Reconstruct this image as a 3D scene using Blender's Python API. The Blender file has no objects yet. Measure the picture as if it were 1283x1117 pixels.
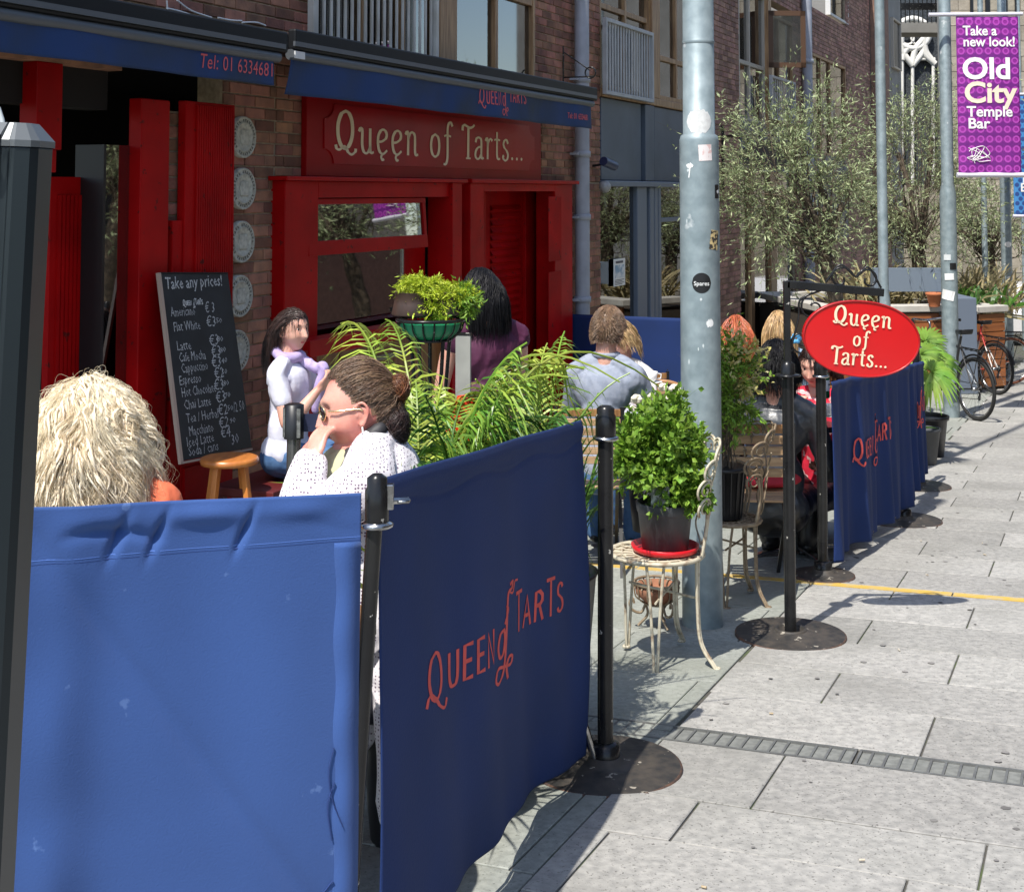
import bpy, math, random
import numpy as np
from mathutils import Vector, Matrix, Quaternion
random.seed(7)
RG = np.random.default_rng(11)
SC = bpy.context.scene
COL = SC.collection
R = math.radians
PI = math.pi

# ------------------------------------------------------------------ camera
F, CX, PIT, HY = 1750.0, 641.0, R(3.3), 240.0
W0, H0 = 1283.0, 1117.0
CY = HY - F*math.tan(PIT)
CH, SL = 1.52, .062                       # eye height, fall of the street per metre
cam = bpy.data.cameras.new('camera')
camo = bpy.data.objects.new('camera', cam)
COL.objects.link(camo)
cam.sensor_width = 36
cam.lens = 36*F/W0
cam.shift_y = (CY - H0/2)/W0
cam.clip_start = .05
cam.clip_end = 600
camo.location = (0, 0, CH)
camo.rotation_euler = (R(90)+PIT, 0, 0)
SC.camera = camo

# ------------------------------------------------------------------ light
SUN_EL, SUN_AZ = 59.0, 211.0
w = bpy.data.worlds.new('World'); SC.world = w; w.use_nodes = True
nt = w.node_tree
sky = nt.nodes.new('ShaderNodeTexSky'); sky.sky_type = 'NISHITA'
sky.sun_disc = False; sky.sun_elevation = R(SUN_EL); sky.sun_rotation = R(SUN_AZ)
nt.nodes['Background'].inputs[1].default_value = .15
nt.links.new(sky.outputs[0], nt.nodes['Background'].inputs[0])
sl = bpy.data.lights.new('sun', 'SUN'); sl.energy = 4.1; sl.angle = R(.55); sl.color = (1, .955, .88)
slo = bpy.data.objects.new('sun', sl); COL.objects.link(slo)
tos = Vector((math.sin(R(SUN_AZ))*math.cos(R(SUN_EL)), math.cos(R(SUN_AZ))*math.cos(R(SUN_EL)), math.sin(R(SUN_EL))))
slo.rotation_euler = tos.to_track_quat('Z', 'Y').to_euler()
SC.view_settings.view_transform = 'Standard'
SC.view_settings.look = 'None'
SC.view_settings.exposure = .62
SC.view_settings.gamma = 1
SC.view_settings.use_curve_mapping = False
SC.cycles.max_bounces = 7
SC.cycles.diffuse_bounces = 3
SC.cycles.glossy_bounces = 3
SC.cycles.transmission_bounces = 5
SC.cycles.transparent_max_bounces = 10
SC.cycles.sample_clamp_indirect = 6
SC.cycles.caustics_reflective = False
SC.cycles.caustics_refractive = False

# ------------------------------------------------------------------ where a pixel of the photo lies
CAM = np.array([0, 0, CH])
def ray(px, py):
    x = (px-CX)/F; u = -(py-CY)/F
    return np.array([x, math.cos(PIT)-u*math.sin(PIT), math.sin(PIT)+u*math.cos(PIT)])
def at(px, py, Y):
    r = ray(px, py); return Vector(CAM + r*(Y/r[1]))
def G(px, py, h=0.0):
    r = ray(px, py); t = (CH-h)/(-r[2]-SL*r[1]); return Vector(CAM + r*t)
def gz(y): return -SL*y
def gnd(px, Y, h=0.0):
    return Vector(((px-CX)/F*Y*1.003, Y, gz(Y)+h))
_d = ray(1410, HY); _d[2] = 0; _d /= np.linalg.norm(_d)
D2 = np.array([_d[0], _d[1], 0]); N2 = np.array([_d[1], -_d[0], 0])
_r = ray(345, HY); _r = _r/_r[1]*9.3
FD = float(N2 @ _r)
FROT = math.atan2(D2[1], D2[0])
def FW(px, py, off=0.0):
    r = ray(px, py); t = (FD+off)/(N2 @ r); p = CAM + r*t
    return float(p @ D2), float(p[2])
def U(px, off=0.0): return FW(px, 240, off)[0]
def Zf(px, py, off=0.0): return FW(px, py, off)[1]
def fworld(u, off, z): return Vector(D2*u + N2*(FD+off)) + Vector((0, 0, z))
def fgz(u): return gz(u*D2[1] + FD*N2[1])

# ------------------------------------------------------------------ objects
def tag(o, label=None, cat=None, group=None, kind=None):
    if label: o['label'] = label
    if cat: o['category'] = cat
    if group: o['group'] = group
    if kind: o['kind'] = kind
    return o
def thing(name, label, cat, loc=(0, 0, 0), rz=0.0, group=None, rot=None):
    o = bpy.data.objects.new(name, None); COL.objects.link(o)
    o.empty_display_size = .1
    o.location = loc; o.rotation_euler = rot or (0, 0, rz)
    return tag(o, label, cat, group)
def copy_tree(o, parent=None):
    c = o.copy(); COL.objects.link(c); c.parent = parent
    for ch in list(o.children): copy_tree(ch, c)
    return c
def link(name, me, parent=None, mats=None):
    o = bpy.data.objects.new(name, me); COL.objects.link(o)
    if parent: o.parent = parent
    if mats:
        for m in (mats if isinstance(mats, (list, tuple)) else [mats]): me.materials.append(m)
    return o
def np_mesh(name, V, Fc, smooth=True, mi=None):
    me = bpy.data.meshes.new(name)
    V = np.asarray(V, dtype=np.float32)
    if isinstance(Fc, np.ndarray):
        n, k = Fc.shape
        me.vertices.add(len(V)); me.vertices.foreach_set('co', V.ravel())
        me.loops.add(n*k); me.loops.foreach_set('vertex_index', Fc.astype(np.int32).ravel())
        me.polygons.add(n)
        me.polygons.foreach_set('loop_start', np.arange(0, n*k, k, dtype=np.int32))
        try: me.polygons.foreach_set('loop_total', np.full(n, k, dtype=np.int32))
        except Exception: pass
        me.update(calc_edges=True)
    else:
        me.from_pydata(V.tolist(), [], Fc); me.update()
    if smooth: me.polygons.foreach_set('use_smooth', np.ones(len(me.polygons), dtype=bool))
    if mi is not None: me.polygons.foreach_set('material_index', np.asarray(mi, dtype=np.int32))
    return me

class MB:
    def __init__(s): s.v = []; s.f = []; s.sm = []
    def add(s, vs, fs, smooth=False, M=None):
        b = len(s.v)
        if M is not None: vs = [M @ Vector(v) for v in vs]
        s.v += [tuple(v) for v in vs]
        s.f += [tuple(i+b for i in f) for f in fs]
        s.sm += [smooth]*len(fs)
        return s
    def box(s, x0, x1, y0, y1, z0, z1, M=None):
        if x0 > x1: x0, x1 = x1, x0
        if y0 > y1: y0, y1 = y1, y0
        if z0 > z1: z0, z1 = z1, z0
        vs = [(x0,y0,z0),(x1,y0,z0),(x1,y1,z0),(x0,y1,z0),(x0,y0,z1),(x1,y0,z1),(x1,y1,z1),(x0,y1,z1)]
        return s.add(vs, [(0,3,2,1),(4,5,6,7),(0,1,5,4),(1,2,6,5),(2,3,7,6),(3,0,4,7)], False, M)
    def bar(s, p, q, w_, h_, up=(0, 0, 1)):
        p, q = Vector(p), Vector(q); d = (q-p); L = d.length; d.normalize()
        a = d.cross(Vector(up))
        if a.length < 1e-4: a = d.cross(Vector((1, 0, 0)))
        a.normalize(); b = a.cross(d)
        vs = []
        for e in (p, q):
            for (i, j) in ((-1,-1),(1,-1),(1,1),(-1,1)): vs.append(e + a*i*w_/2 + b*j*h_/2)
        return s.add(vs, [(0,1,2,3),(7,6,5,4),(0,4,5,1),(1,5,6,2),(2,6,7,3),(3,7,4,0)])
    def tube(s, pts, r, seg=8, caps=True, closed=False):
        pts = [Vector(p) for p in pts]; n = len(pts)
        rs = r if isinstance(r, (list, tuple)) else [r]*n
        vs = []; prev = None
        for i, p in enumerate(pts):
            if closed: t = pts[(i+1) % n]-pts[i-1]
            else: t = pts[min(i+1, n-1)]-pts[max(i-1, 0)]
            if t.length < 1e-9: t = Vector((0, 0, 1))
            t.normalize()
            if prev is None:
                a = t.cross(Vector((0, 0, 1)))
                if a.length < .05: a = t.cross(Vector((1, 0, 0)))
            else: a = prev - t*prev.dot(t)
            if a.length < 1e-6: a = t.orthogonal()
            a.normalize(); prev = a; b = t.cross(a)
            for k in range(seg):
                an = 2*PI*k/seg; vs.append(p + (a*math.cos(an)+b*math.sin(an))*rs[i])
        fs = []
        m = n if closed else n-1
        for i in range(m):
            j = (i+1) % n
            for k in range(seg):
                l = (k+1) % seg
                fs.append((i*seg+k, i*seg+l, j*seg+l, j*seg+k))
        s.add(vs, fs, True)
        if caps and not closed:
            s.add(vs[:seg], [tuple(range(seg-1, -1, -1))]); s.add(vs[-seg:], [tuple(range(seg))])
        return s
    def lathe(s, prof, seg=32, c=(0, 0, 0), smooth=True, M=None, cap=True):
        vs = []; n = len(prof)
        for (r_, z_) in prof:
            for k in range(seg):
                an = 2*PI*k/seg; vs.append((c[0]+r_*math.cos(an), c[1]+r_*math.sin(an), c[2]+z_))
        fs = [(i*seg+k, i*seg+(k+1) % seg, (i+1)*seg+(k+1) % seg, (i+1)*seg+k) for i in range(n-1) for k in range(seg)]
        s.add(vs, fs, smooth, M)
        if cap:
            s.add(vs[:seg], [tuple(range(seg-1, -1, -1))], False, M); s.add(vs[-seg:], [tuple(range(seg))], False, M)
        return s
    def ball(s, c, r, seg=16, rings=10, M=None):
        rx, ry, rz = r if isinstance(r, (tuple, list)) else (r, r, r)
        vs = []; 
        for i in range(rings+1):
            th = PI*i/rings
            for k in range(seg):
                an = 2*PI*k/seg
                vs.append((c[0]+rx*math.sin(th)*math.cos(an), c[1]+ry*math.sin(th)*math.sin(an), c[2]-rz*math.cos(th)))
        fs = [(i*seg+k, i*seg+(k+1) % seg, (i+1)*seg+(k+1) % seg, (i+1)*seg+k) for i in range(rings) for k in range(seg)]
        return s.add(vs, fs, True, M)
    def prism(s, poly, a, b, axis='y', M=None):      # polygon in two axes pushed along the third
        n = len(poly)
        def pt(p, t):
            if axis == 'y': return (p[0], t, p[1])
            if axis == 'z': return (p[0], p[1], t)
            return (t, p[0], p[1])
        vs = [pt(p, a) for p in poly] + [pt(p, b) for p in poly]
        fs = [tuple(range(n)), tuple(range(2*n-1, n-1, -1))]
        fs += [(i, i+n, (i+1) % n + n, (i+1) % n) for i in range(n)]
        return s.add(vs, fs, False, M)
    def build(s, name, m, parent=None, bevel=0, smooth=None, seg=2):
        me = bpy.data.meshes.new(name)
        me.from_pydata(s.v, [], s.f)
        me.polygons.foreach_set('use_smooth', [bool(x) if smooth is None else smooth for x in s.sm])
        me.update()
        o = link(name, me, parent, m)
        if bevel:
            b = o.modifiers.new('bevel', 'BEVEL'); b.width = bevel; b.segments = seg; b.limit_method = 'ANGLE'; b.angle_limit = R(40)
        return o

def spline(pts, n=8, closed=False):
    P = [Vector(p) for p in pts]; m = len(P); out = []
    for i in range(m if closed else m-1):
        p0 = P[i-1] if (closed or i > 0) else P[0]*2-P[1]
        p1 = P[i]; p2 = P[(i+1) % m]
        p3 = P[(i+2) % m] if (closed or i+2 < m) else P[-1]*2-P[-2]
        for k in range(n):
            t = k/n
            out.append(.5*((2*p1)+(p2-p0)*t+(2*p0-5*p1+4*p2-p3)*t*t+(3*p1-p0-3*p2+p3)*t**3))
    if not closed: out.append(P[-1])
    return out

# ------------------------------------------------------------------ materials
_mc = {}
def mat(name, c, c2=None, rough=.6, metal=0.0, scale=12.0, detail=4.0, lo=.35, hi=.65, bump=0.0, bscale=None,
        rnd=0.0, spec=.5, coord='Object', trans=0.0, coat=0.0, stretch=None, spots=None, sheen=0.0, rvar=0.0, sub=0.0, stain=None):
    if name in _mc: return _mc[name]
    m = bpy.data.materials.new(name); m.use_nodes = True; _mc[name] = m
    n = m.node_tree; N = n.nodes; Lk = n.links.new
    b = N['Principled BSDF']
    c = tuple(c)+(1,); b.inputs['Roughness'].default_value = rough; b.inputs['Metallic'].default_value = metal
    b.inputs['Specular IOR Level'].default_value = spec
    if coat: b.inputs['Coat Weight'].default_value = coat; b.inputs['Coat Roughness'].default_value = .15
    if sheen: b.inputs['Sheen Weight'].default_value = sheen
    if sub:
        b.inputs['Subsurface Weight'].default_value = sub; b.inputs['Subsurface Radius'].default_value = (.012, .005, .003)
        b.inputs['Subsurface Scale'].default_value = 1.0
    tc = N.new('ShaderNodeTexCoord'); src = tc.outputs[coord] if coord != 'World' else N.new('ShaderNodeNewGeometry').outputs['Position']
    if stretch:
        mp = N.new('ShaderNodeMapping'); mp.inputs['Scale'].default_value = stretch; Lk(src, mp.inputs[0]); src = mp.outputs[0]
    cur = None
    if c2 is not None:
        t = N.new('ShaderNodeTexNoise'); t.inputs['Scale'].default_value = scale; t.inputs['Detail'].default_value = detail; Lk(src, t.inputs['Vector'])
        rp = N.new('ShaderNodeMapRange'); rp.inputs[1].default_value = lo; rp.inputs[2].default_value = hi; Lk(t.outputs['Fac'], rp.inputs[0])
        mx = N.new('ShaderNodeMix'); mx.data_type = 'RGBA'; mx.inputs[6].default_value = c; mx.inputs[7].default_value = tuple(c2)+(1,)
        Lk(rp.outputs[0], mx.inputs[0]); cur = mx.outputs[2]
        if rvar:
            rr = N.new('ShaderNodeMapRange'); rr.inputs[3].default_value = rough-rvar; rr.inputs[4].default_value = rough+rvar
            Lk(rp.outputs[0], rr.inputs[0]); Lk(rr.outputs[0], b.inputs['Roughness'])
    if spots:                                       # (colour, scale, threshold, width)
        t = N.new('ShaderNodeTexNoise'); t.inputs['Scale'].default_value = spots[1]; t.inputs['Detail'].default_value = 6; Lk(src, t.inputs['Vector'])
        rp = N.new('ShaderNodeMapRange'); rp.inputs[1].default_value = spots[2]; rp.inputs[2].default_value = spots[2]+(spots[3] if len(spots) > 3 else .03); Lk(t.outputs['Fac'], rp.inputs[0])
        mx = N.new('ShaderNodeMix'); mx.data_type = 'RGBA'; Lk(rp.outputs[0], mx.inputs[0])
        if cur: Lk(cur, mx.inputs[6])
        else: mx.inputs[6].default_value = c
        mx.inputs[7].default_value = tuple(spots[0])+(1,); cur = mx.outputs[2]
    if stain:                                       # (colour, scale, lo, hi) broad soft discoloration
        t = N.new('ShaderNodeTexNoise'); t.inputs['Scale'].default_value = stain[1]; t.inputs['Detail'].default_value = 5; Lk(src, t.inputs['Vector'])
        rp = N.new('ShaderNodeMapRange'); rp.inputs[1].default_value = stain[2]; rp.inputs[2].default_value = stain[3]; rp.inputs[4].default_value = .75; Lk(t.outputs['Fac'], rp.inputs[0])
        mx = N.new('ShaderNodeMix'); mx.data_type = 'RGBA'; Lk(rp.outputs[0], mx.inputs[0]); Lk(cur, mx.inputs[6]); mx.inputs[7].default_value = tuple(stain[0])+(1,); cur = mx.outputs[2]
    if rnd:
        g = N.new('ShaderNodeNewGeometry'); oi = N.new('ShaderNodeObjectInfo')
        ad = N.new('ShaderNodeMath'); ad.operation = 'ADD'; Lk(g.outputs['Random Per Island'], ad.inputs[0]); Lk(oi.outputs['Random'], ad.inputs[1])
        fr = N.new('ShaderNodeMath'); fr.operation = 'FRACT'; Lk(ad.outputs[0], fr.inputs[0])
        mr = N.new('ShaderNodeMapRange'); mr.inputs[3].default_value = 1-rnd; mr.inputs[4].default_value = 1+rnd; Lk(fr.outputs[0], mr.inputs[0])
        hs = N.new('ShaderNodeHueSaturation'); Lk(mr.outputs[0], hs.inputs['Value'])
        m2 = N.new('ShaderNodeMapRange'); m2.inputs[3].default_value = .5-rnd*.03; m2.inputs[4].default_value = .5+rnd*.03
        f2 = N.new('ShaderNodeMath'); f2.operation = 'MULTIPLY'; f2.inputs[1].default_value = 7.31; Lk(fr.outputs[0], f2.inputs[0])
        f3 = N.new('ShaderNodeMath'); f3.operation = 'FRACT'; Lk(f2.outputs[0], f3.inputs[0]); Lk(f3.outputs[0], m2.inputs[0]); Lk(m2.outputs[0], hs.inputs['Hue'])
        if cur: Lk(cur, hs.inputs['Color'])
        else: hs.inputs['Color'].default_value = c
        cur = hs.outputs[0]
    if cur: Lk(cur, b.inputs['Base Color'])
    else: b.inputs['Base Color'].default_value = c
    if bump:
        t = N.new('ShaderNodeTexNoise'); t.inputs['Scale'].default_value = bscale or scale; t.inputs['Detail'].default_value = 5; Lk(src, t.inputs['Vector'])
        bp = N.new('ShaderNodeBump'); bp.inputs['Strength'].default_value = 1.0; bp.inputs['Distance'].default_value = bump
        Lk(t.outputs['Fac'], bp.inputs['Height']); Lk(bp.outputs[0], b.inputs['Normal'])
    if trans:
        tr = N.new('ShaderNodeBsdfTranslucent'); ms = N.new('ShaderNodeMixShader'); ms.inputs[0].default_value = trans
        if cur: Lk(cur, tr.inputs[0])
        else: tr.inputs[0].default_value = c
        Lk(b.outputs[0], ms.inputs[1]); Lk(tr.outputs[0], ms.inputs[2]); Lk(ms.outputs[0], N['Material Output'].inputs[0])
    return m
def glass_mat(name, tint=(.8, .85, .85), base=.10, rough=0.02):
    if name in _mc: return _mc[name]
    m = bpy.data.materials.new(name); m.use_nodes = True; _mc[name] = m
    n = m.node_tree; N = n.nodes; L = n.links.new
    N.remove(N['Principled BSDF'])
    t = N.new('ShaderNodeBsdfTransparent'); t.inputs[0].default_value = tint+(1,)
    g = N.new('ShaderNodeBsdfGlossy'); g.inputs['Roughness'].default_value = rough
    fr = N.new('ShaderNodeFresnel'); fr.inputs[0].default_value = 1.5
    ad = N.new('ShaderNodeMath'); ad.operation = 'ADD'; ad.inputs[1].default_value = base; ad.use_clamp = True; L(fr.outputs[0], ad.inputs[0])
    ms = N.new('ShaderNodeMixShader'); L(ad.outputs[0], ms.inputs[0]); L(t.outputs[0], ms.inputs[1]); L(g.outputs[0], ms.inputs[2])
    L(ms.outputs[0], N['Material Output'].inputs[0])
    return m

M_red = mat('red_gloss_paint', (.42, .003, .004), (.30, .002, .003), rough=.42, spec=.14, scale=3, spots=((.14, .01, .01), 22, .66), bump=.0006, bscale=30)
M_redsh = mat('red_shutter_paint', (.44, .003, .004), (.27, .002, .003), rough=.55, spec=.1, scale=2.5, detail=8, spots=((.12, .012, .01), 14, .66), bump=.001, bscale=40)
M_redsign = mat('red_sign_paint', (.34, .004, .006), (.26, .003, .005), spec=.15, rough=.38, scale=2)
M_cream = mat('cream_lettering', (.84, .70, .48), rough=.6)
M_black = mat('black_painted_steel', (.008, .008, .009), (.016, .016, .016), rough=.27, spec=.35, scale=9, spots=((.42, .40, .36), 38, .695, .012), bump=.0003, bscale=60)
M_blackplain = mat('black_satin', (.010, .010, .011), rough=.4)
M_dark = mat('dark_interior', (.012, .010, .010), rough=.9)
M_casing = mat('awning_casing', (.010, .011, .013), rough=.5, spec=.2)
M_casel = mat('awning_rail', (.10, .11, .125), rough=.45, metal=.2)
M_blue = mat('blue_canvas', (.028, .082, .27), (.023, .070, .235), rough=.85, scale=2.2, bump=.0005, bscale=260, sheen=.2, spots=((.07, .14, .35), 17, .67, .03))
M_blue_shade = mat('blue_canvas_shaded', (.004, .025, .125), (.003, .021, .10), rough=.85, scale=2.5, bump=.0012, bscale=160)  # same banner cloth again, its shade put into a darker base colour
M_awn = mat('awning_canvas', (.009, .038, .14), (.02, .032, .05), rough=.8, scale=1.6, lo=.45, hi=.75, bump=.0015, bscale=80)
M_redprint = mat('red_print', (.74, .10, .085), (.60, .08, .07), rough=.8, scale=30)
M_pinkprint = mat('pink_print', (.62, .11, .12), rough=.8)
M_brick = mat('brick', (.36, .165, .105), (.17, .085, .062), rough=.9, scale=9, coord='World', lo=.3, hi=.75, rnd=.42, bump=.004, bscale=60)
M_brick2 = mat('brick_sooty', (.36, .20, .15), (.20, .115, .095), rough=.9, scale=9, coord='World', lo=.3, hi=.75, rnd=.4, bump=.004, bscale=60)
M_mortar = mat('mortar', (.46, .37, .26), (.32, .25, .18), rough=.95, scale=30, bump=.003, bscale=90)
M_wood = mat('varnished_timber', (.33, .17, .06), (.20, .09, .03), rough=.45, scale=6, stretch=(8, 8, .7), bump=.0006)
M_timber = mat('brown_window_timber', (.42, .26, .13), (.22, .12, .055), rough=.5, scale=5, stretch=(8, 8, .6), bump=.0006)
M_slat = mat('pale_chair_slat', (.50, .33, .18), (.33, .20, .10), rough=.5, scale=8, stretch=(1, 8, 8), bump=.0005, rnd=.12)
M_galv = mat('galvanised_steel', (.30, .36, .375), (.19, .24, .255), rough=.52, metal=.25, scale=16, lo=.3, hi=.7, detail=8, bump=.0008, bscale=30, spots=((.55, .58, .58), 9, .68, .06))
M_pipe = mat('grey_pipe', (.36, .38, .44), (.28, .30, .34), rough=.5, scale=5)
M_railing = mat('pale_grey_railing', (.45, .46, .47), (.36, .37, .38), rough=.5, scale=6)
M_panel = mat('slate_blue_panel', (.085, .11, .15), (.06, .08, .11), rough=.5, scale=2)
M_panelL = mat('slate_blue_frame', (.13, .16, .21), rough=.45)
M_glass = glass_mat('window_glass', (.6, .64, .64), base=.20)
M_glassr = glass_mat('mirror_like_glass', (.25, .28, .28), .38)
M_stone = mat('plaque_stone', (.56, .55, .47), (.38, .37, .31), rough=.8, scale=40, bump=.002, bscale=60)
M_white = mat('white_paint', (.78, .78, .76), rough=.6)
M_chrome = mat('worn_chrome', (.55, .55, .55), (.2, .2, .2), rough=.22, metal=1, scale=30)
M_skin = mat('skin_light', (.70, .40, .30), (.62, .30, .22), rough=.48, scale=9, sub=.25, bump=.0004, bscale=200)
M_skinr = mat('skin_flushed', (.68, .36, .27), (.62, .22, .17), rough=.42, scale=8, sub=.25, lo=.4, hi=.62, bump=.0004, bscale=200)
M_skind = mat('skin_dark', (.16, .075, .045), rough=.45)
M_lip = mat('lips', (.55, .13, .12), rough=.35)
M_eyew = mat('eye_white', (.8, .78, .75), rough=.2)
M_eyed = mat('eye_dark', (.03, .02, .015), rough=.15)
# ================================================================== ground and paving
PA = R(22.7)
ex = Vector((math.cos(PA), -math.sin(PA), 0)); ex.z = -SL*ex.y; ex.normalize()
ez = Vector((0, SL, 1)).normalized(); ey = ez.cross(ex)
pave = bpy.data.objects.new('pavement', None); COL.objects.link(pave); pave['kind'] = 'structure'
pave.matrix_world = Matrix((ex, ey, ez)).transposed().to_4x4()
def pv(c, s, h=0.0):            # paving coordinates -> world
    return ex*c + ey*s + ez*h
M_slab = mat('granite_slab', (.38, .368, .34), (.245, .24, .225), rough=.85, scale=34, lo=.33, hi=.70, detail=14, coord='World', rnd=.15, bump=.0018, bscale=110, spots=((.13, .125, .115), 110, .60, .08), stain=((.21, .205, .185), 1.9, .50, .74))
M_slab2 = mat('smooth_granite_slab', (.335, .348, .312), (.225, .235, .212), rough=.85, scale=40, lo=.33, hi=.70, stain=((.20, .215, .175), 1.6, .48, .74), detail=14, coord='World', rnd=.07, bump=.0010, bscale=150, spots=((.14, .145, .13), 120, .61, .08))
M_joint = mat('joint_dirt', (.075, .07, .06), (.07, .10, .03), rough=1, scale=6, lo=.5, hi=.7)
g = MB()
ys = [-30, 0, 60, 300]
zs = [1.86, 0, -3.72, -3.9]
vs = []
for y, z in zip(ys, zs): vs += [(-140, y, z-.007), (160, y, z-.007)]
g.add(vs, [(2*i, 2*i+1, 2*i+3, 2*i+2) for i in range(3)])
tag(g.build('ground', M_joint), kind='structure')

rows = [-1.0, -.55, -.10, .35, .80, 1.25, 1.70, 2.15, 2.60, 3.05, 3.34, 3.78, 4.095, 4.585, 4.74, 5.19, 5.62, 6.08, 6.53, 6.96, 7.16, 7.24]
offs = {3.34: .31, 3.05: -.1, 3.78: -.32, 4.095: -.17, 4.74: -.57, 5.19: -.17, 5.62: -.57, 6.08: -.18, 6.53: -.58}
s_ = 7.24; k_ = 0
while s_ < 34:
    s_ += .45; rows.append(s_); k_ += 1
slabs = []
def add_row(sa, sb, c0, c1, first, L, m):
    c = first
    while c > c0: c -= L
    while c < c1:
        a, b = max(c, c0), min(c+L, c1)
        if b-a > .06: slabs.append((a, b, sa, sb, m))
        c += L
CB = -1.38
for i in range(len(rows)-1):
    sa, sb = rows[i], rows[i+1]
    if (sa, sb) in ((4.585, 4.74), (7.16, 7.24)): continue
    wdt = 3.0 + max(0, sa)*.55 if sa < 20 else 12
    o = offs.get(sa, -.17 if i % 2 else -.57)
    wl = -1.0-max(sa, 0)*.12
    if sa < 7.1:
        add_row(sa, sb, CB, 2.6, o, .8, M_slab)
    else:
        add_row(sa, sb, CB-.02, min(wdt, 8), o, .8, M_slab)
# darker, larger slabs on the cafe side
i = 0; s = -.9
while s < 22:
    L = .62
    sb = s+.62
    if not (s < 7.2 < sb): pass
    add_row(s, sb, max(-6.5, -3.2-.25*s), CB, -1.9-(.45 if i % 2 else 0), .9, M_slab2)
    s = sb; i += 1
def slab_mesh(L, W_, m, cache={}):
    key = (round(L, 3), round(W_, 3), m.name)
    if key in cache: return cache[key]
    a, b, e, h = L/2-.0032, W_/2-.0032, .0025, .0
    vs = [(-a,-b,-.03),(a,-b,-.03),(a,b,-.03),(-a,b,-.03),(-a,-b,-e),(a,-b,-e),(a,b,-e),(-a,b,-e),
          (-a+e,-b+e,0),(a-e,-b+e,0),(a-e,b-e,0),(-a+e,b-e,0)]
    fs = [(0,1,5,4),(1,2,6,5),(2,3,7,6),(3,0,4,7),(4,5,9,8),(5,6,10,9),(6,7,11,10),(7,4,8,11),(8,9,10,11)]
    me = bpy.data.meshes.new('paving_slab'); me.from_pydata(vs, [], fs); me.materials.append(m); cache[key] = me
    return me
def vis(c, s):
    p = pv(c, s); x = p.x/max(p.y, .05)*F+CX
    y = HY + (CH-p.z)/max(p.y, .05)*F
    return p.y > .5 and -80 < x < 1360 and y < 1200
slabs.sort(key=lambda q: (not vis((q[0]+q[1])/2, (q[2]+q[3])/2), pv((q[0]+q[1])/2, (q[2]+q[3])/2).length))
rest = {}
for k, (a, b, sa, sb, m) in enumerate(slabs):
    c, s = (a+b)/2, (sa+sb)/2
    h = RG.uniform(-.0015, .0015)
    me = slab_mesh(b-a, sb-sa, m)
    if k < 296:
        o = bpy.data.objects.new('paving_slab', me); COL.objects.link(o); o.parent = pave
        o.location = (c, s, h); o.rotation_euler = (RG.uniform(-.0012, .0012), RG.uniform(-.0012, .0012), 0)
    else:
        mb = rest.setdefault(m.name, MB())
        mb.add([(v.co.x+c, v.co.y+s, v.co.z+h) for v in me.vertices], [tuple(p.vertices) for p in me.polygons])
for nme, mb in rest.items():
    tag(mb.build('paving_slab', bpy.data.materials[nme], pave), kind='stuff')
# trodden gum and small litter on the slabs
mb = MB(); rr = random.Random(44)
for _ in range(170):
    c, s, q = rr.uniform(-1.3, 2.2), rr.uniform(2.6, 12), rr.uniform(.006, .016)
    if 4.55 < s < 4.77: continue
    n_ = 9; b_ = [(c+q*rr.uniform(.75, 1.1)*math.cos(2*PI*k/n_), s+q*rr.uniform(.75, 1.1)*math.sin(2*PI*k/n_), .0028) for k in range(n_)]; mb.add(b_, [tuple(range(n_))])
tag(mb.build('gum_spot', mat('trodden_gum', (.11, .105, .10), (.20, .19, .18), rough=.9, scale=3, rnd=.5), pave), kind='stuff')
mb = MB()
for _ in range(26):
    c, s, a = rr.uniform(-1.35, 1.6), rr.uniform(3, 10), rr.uniform(0, 3.1); L = rr.uniform(.010, .022)
    mb.tube([(c, s, .006), (c+L*math.cos(a), s+L*math.sin(a), .006)], .0032, 6)
tag(mb.build('litter', mat('paper_litter', (.55, .5, .42), (.35, .25, .12), rough=.9, scale=40), pave), kind='stuff')
# yellow line strip, worn
M_yel = mat('worn_yellow_paint', (.55, .36, .07), (.42, .36, .22), rough=.8, scale=14, lo=.45, hi=.7, bump=.001, bscale=60)
mb = MB()
c = -3.9; 
while c < 3.6:
    L = .8; mb.box(c+.004, c+L-.004, 7.166, 7.236, -.02, .001); c += L
mb.build('yellow_line', M_yel, pave)
# drainage channel
M_drain = mat('drain_iron', (.19, .195, .185), (.14, .14, .135), rough=.6, metal=.4, scale=20)
M_drainh = mat('drain_infill', (.20, .205, .19), (.14, .145, .135), rough=.9, scale=40)
dc = thing('drain_channel', 'narrow metal slot drain running straight across the paving slabs', 'drain', pv(.2, 4.66), 0)
dc.matrix_world = pave.matrix_world @ Matrix.Translation((.2, 4.662, 0))
for j in range(6):
    x0 = -3.9 + j*1.0 - .06
    mb = MB(); mb.box(x0+.004, x0+.996, -.075, -.064, -.03, .001); mb.box(x0+.004, x0+.996, .064, .075, -.03, .001)
    mb.box(x0+.004, x0+.012, -.064, .064, -.03, .001); mb.box(x0+.988, x0+.996, -.064, .064, -.03, .001)
    for q in range(1, 22): mb.box(x0+q*.0455-.004, x0+q*.0455+.004, -.064, .064, -.03, -.001)
    gr = mb.build('grating', M_drain, dc)
    mb = MB(); mb.box(x0+.012, x0+.988, -.064, .064, -.03, -.006); mb.build('infill', M_drainh, gr)

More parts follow.
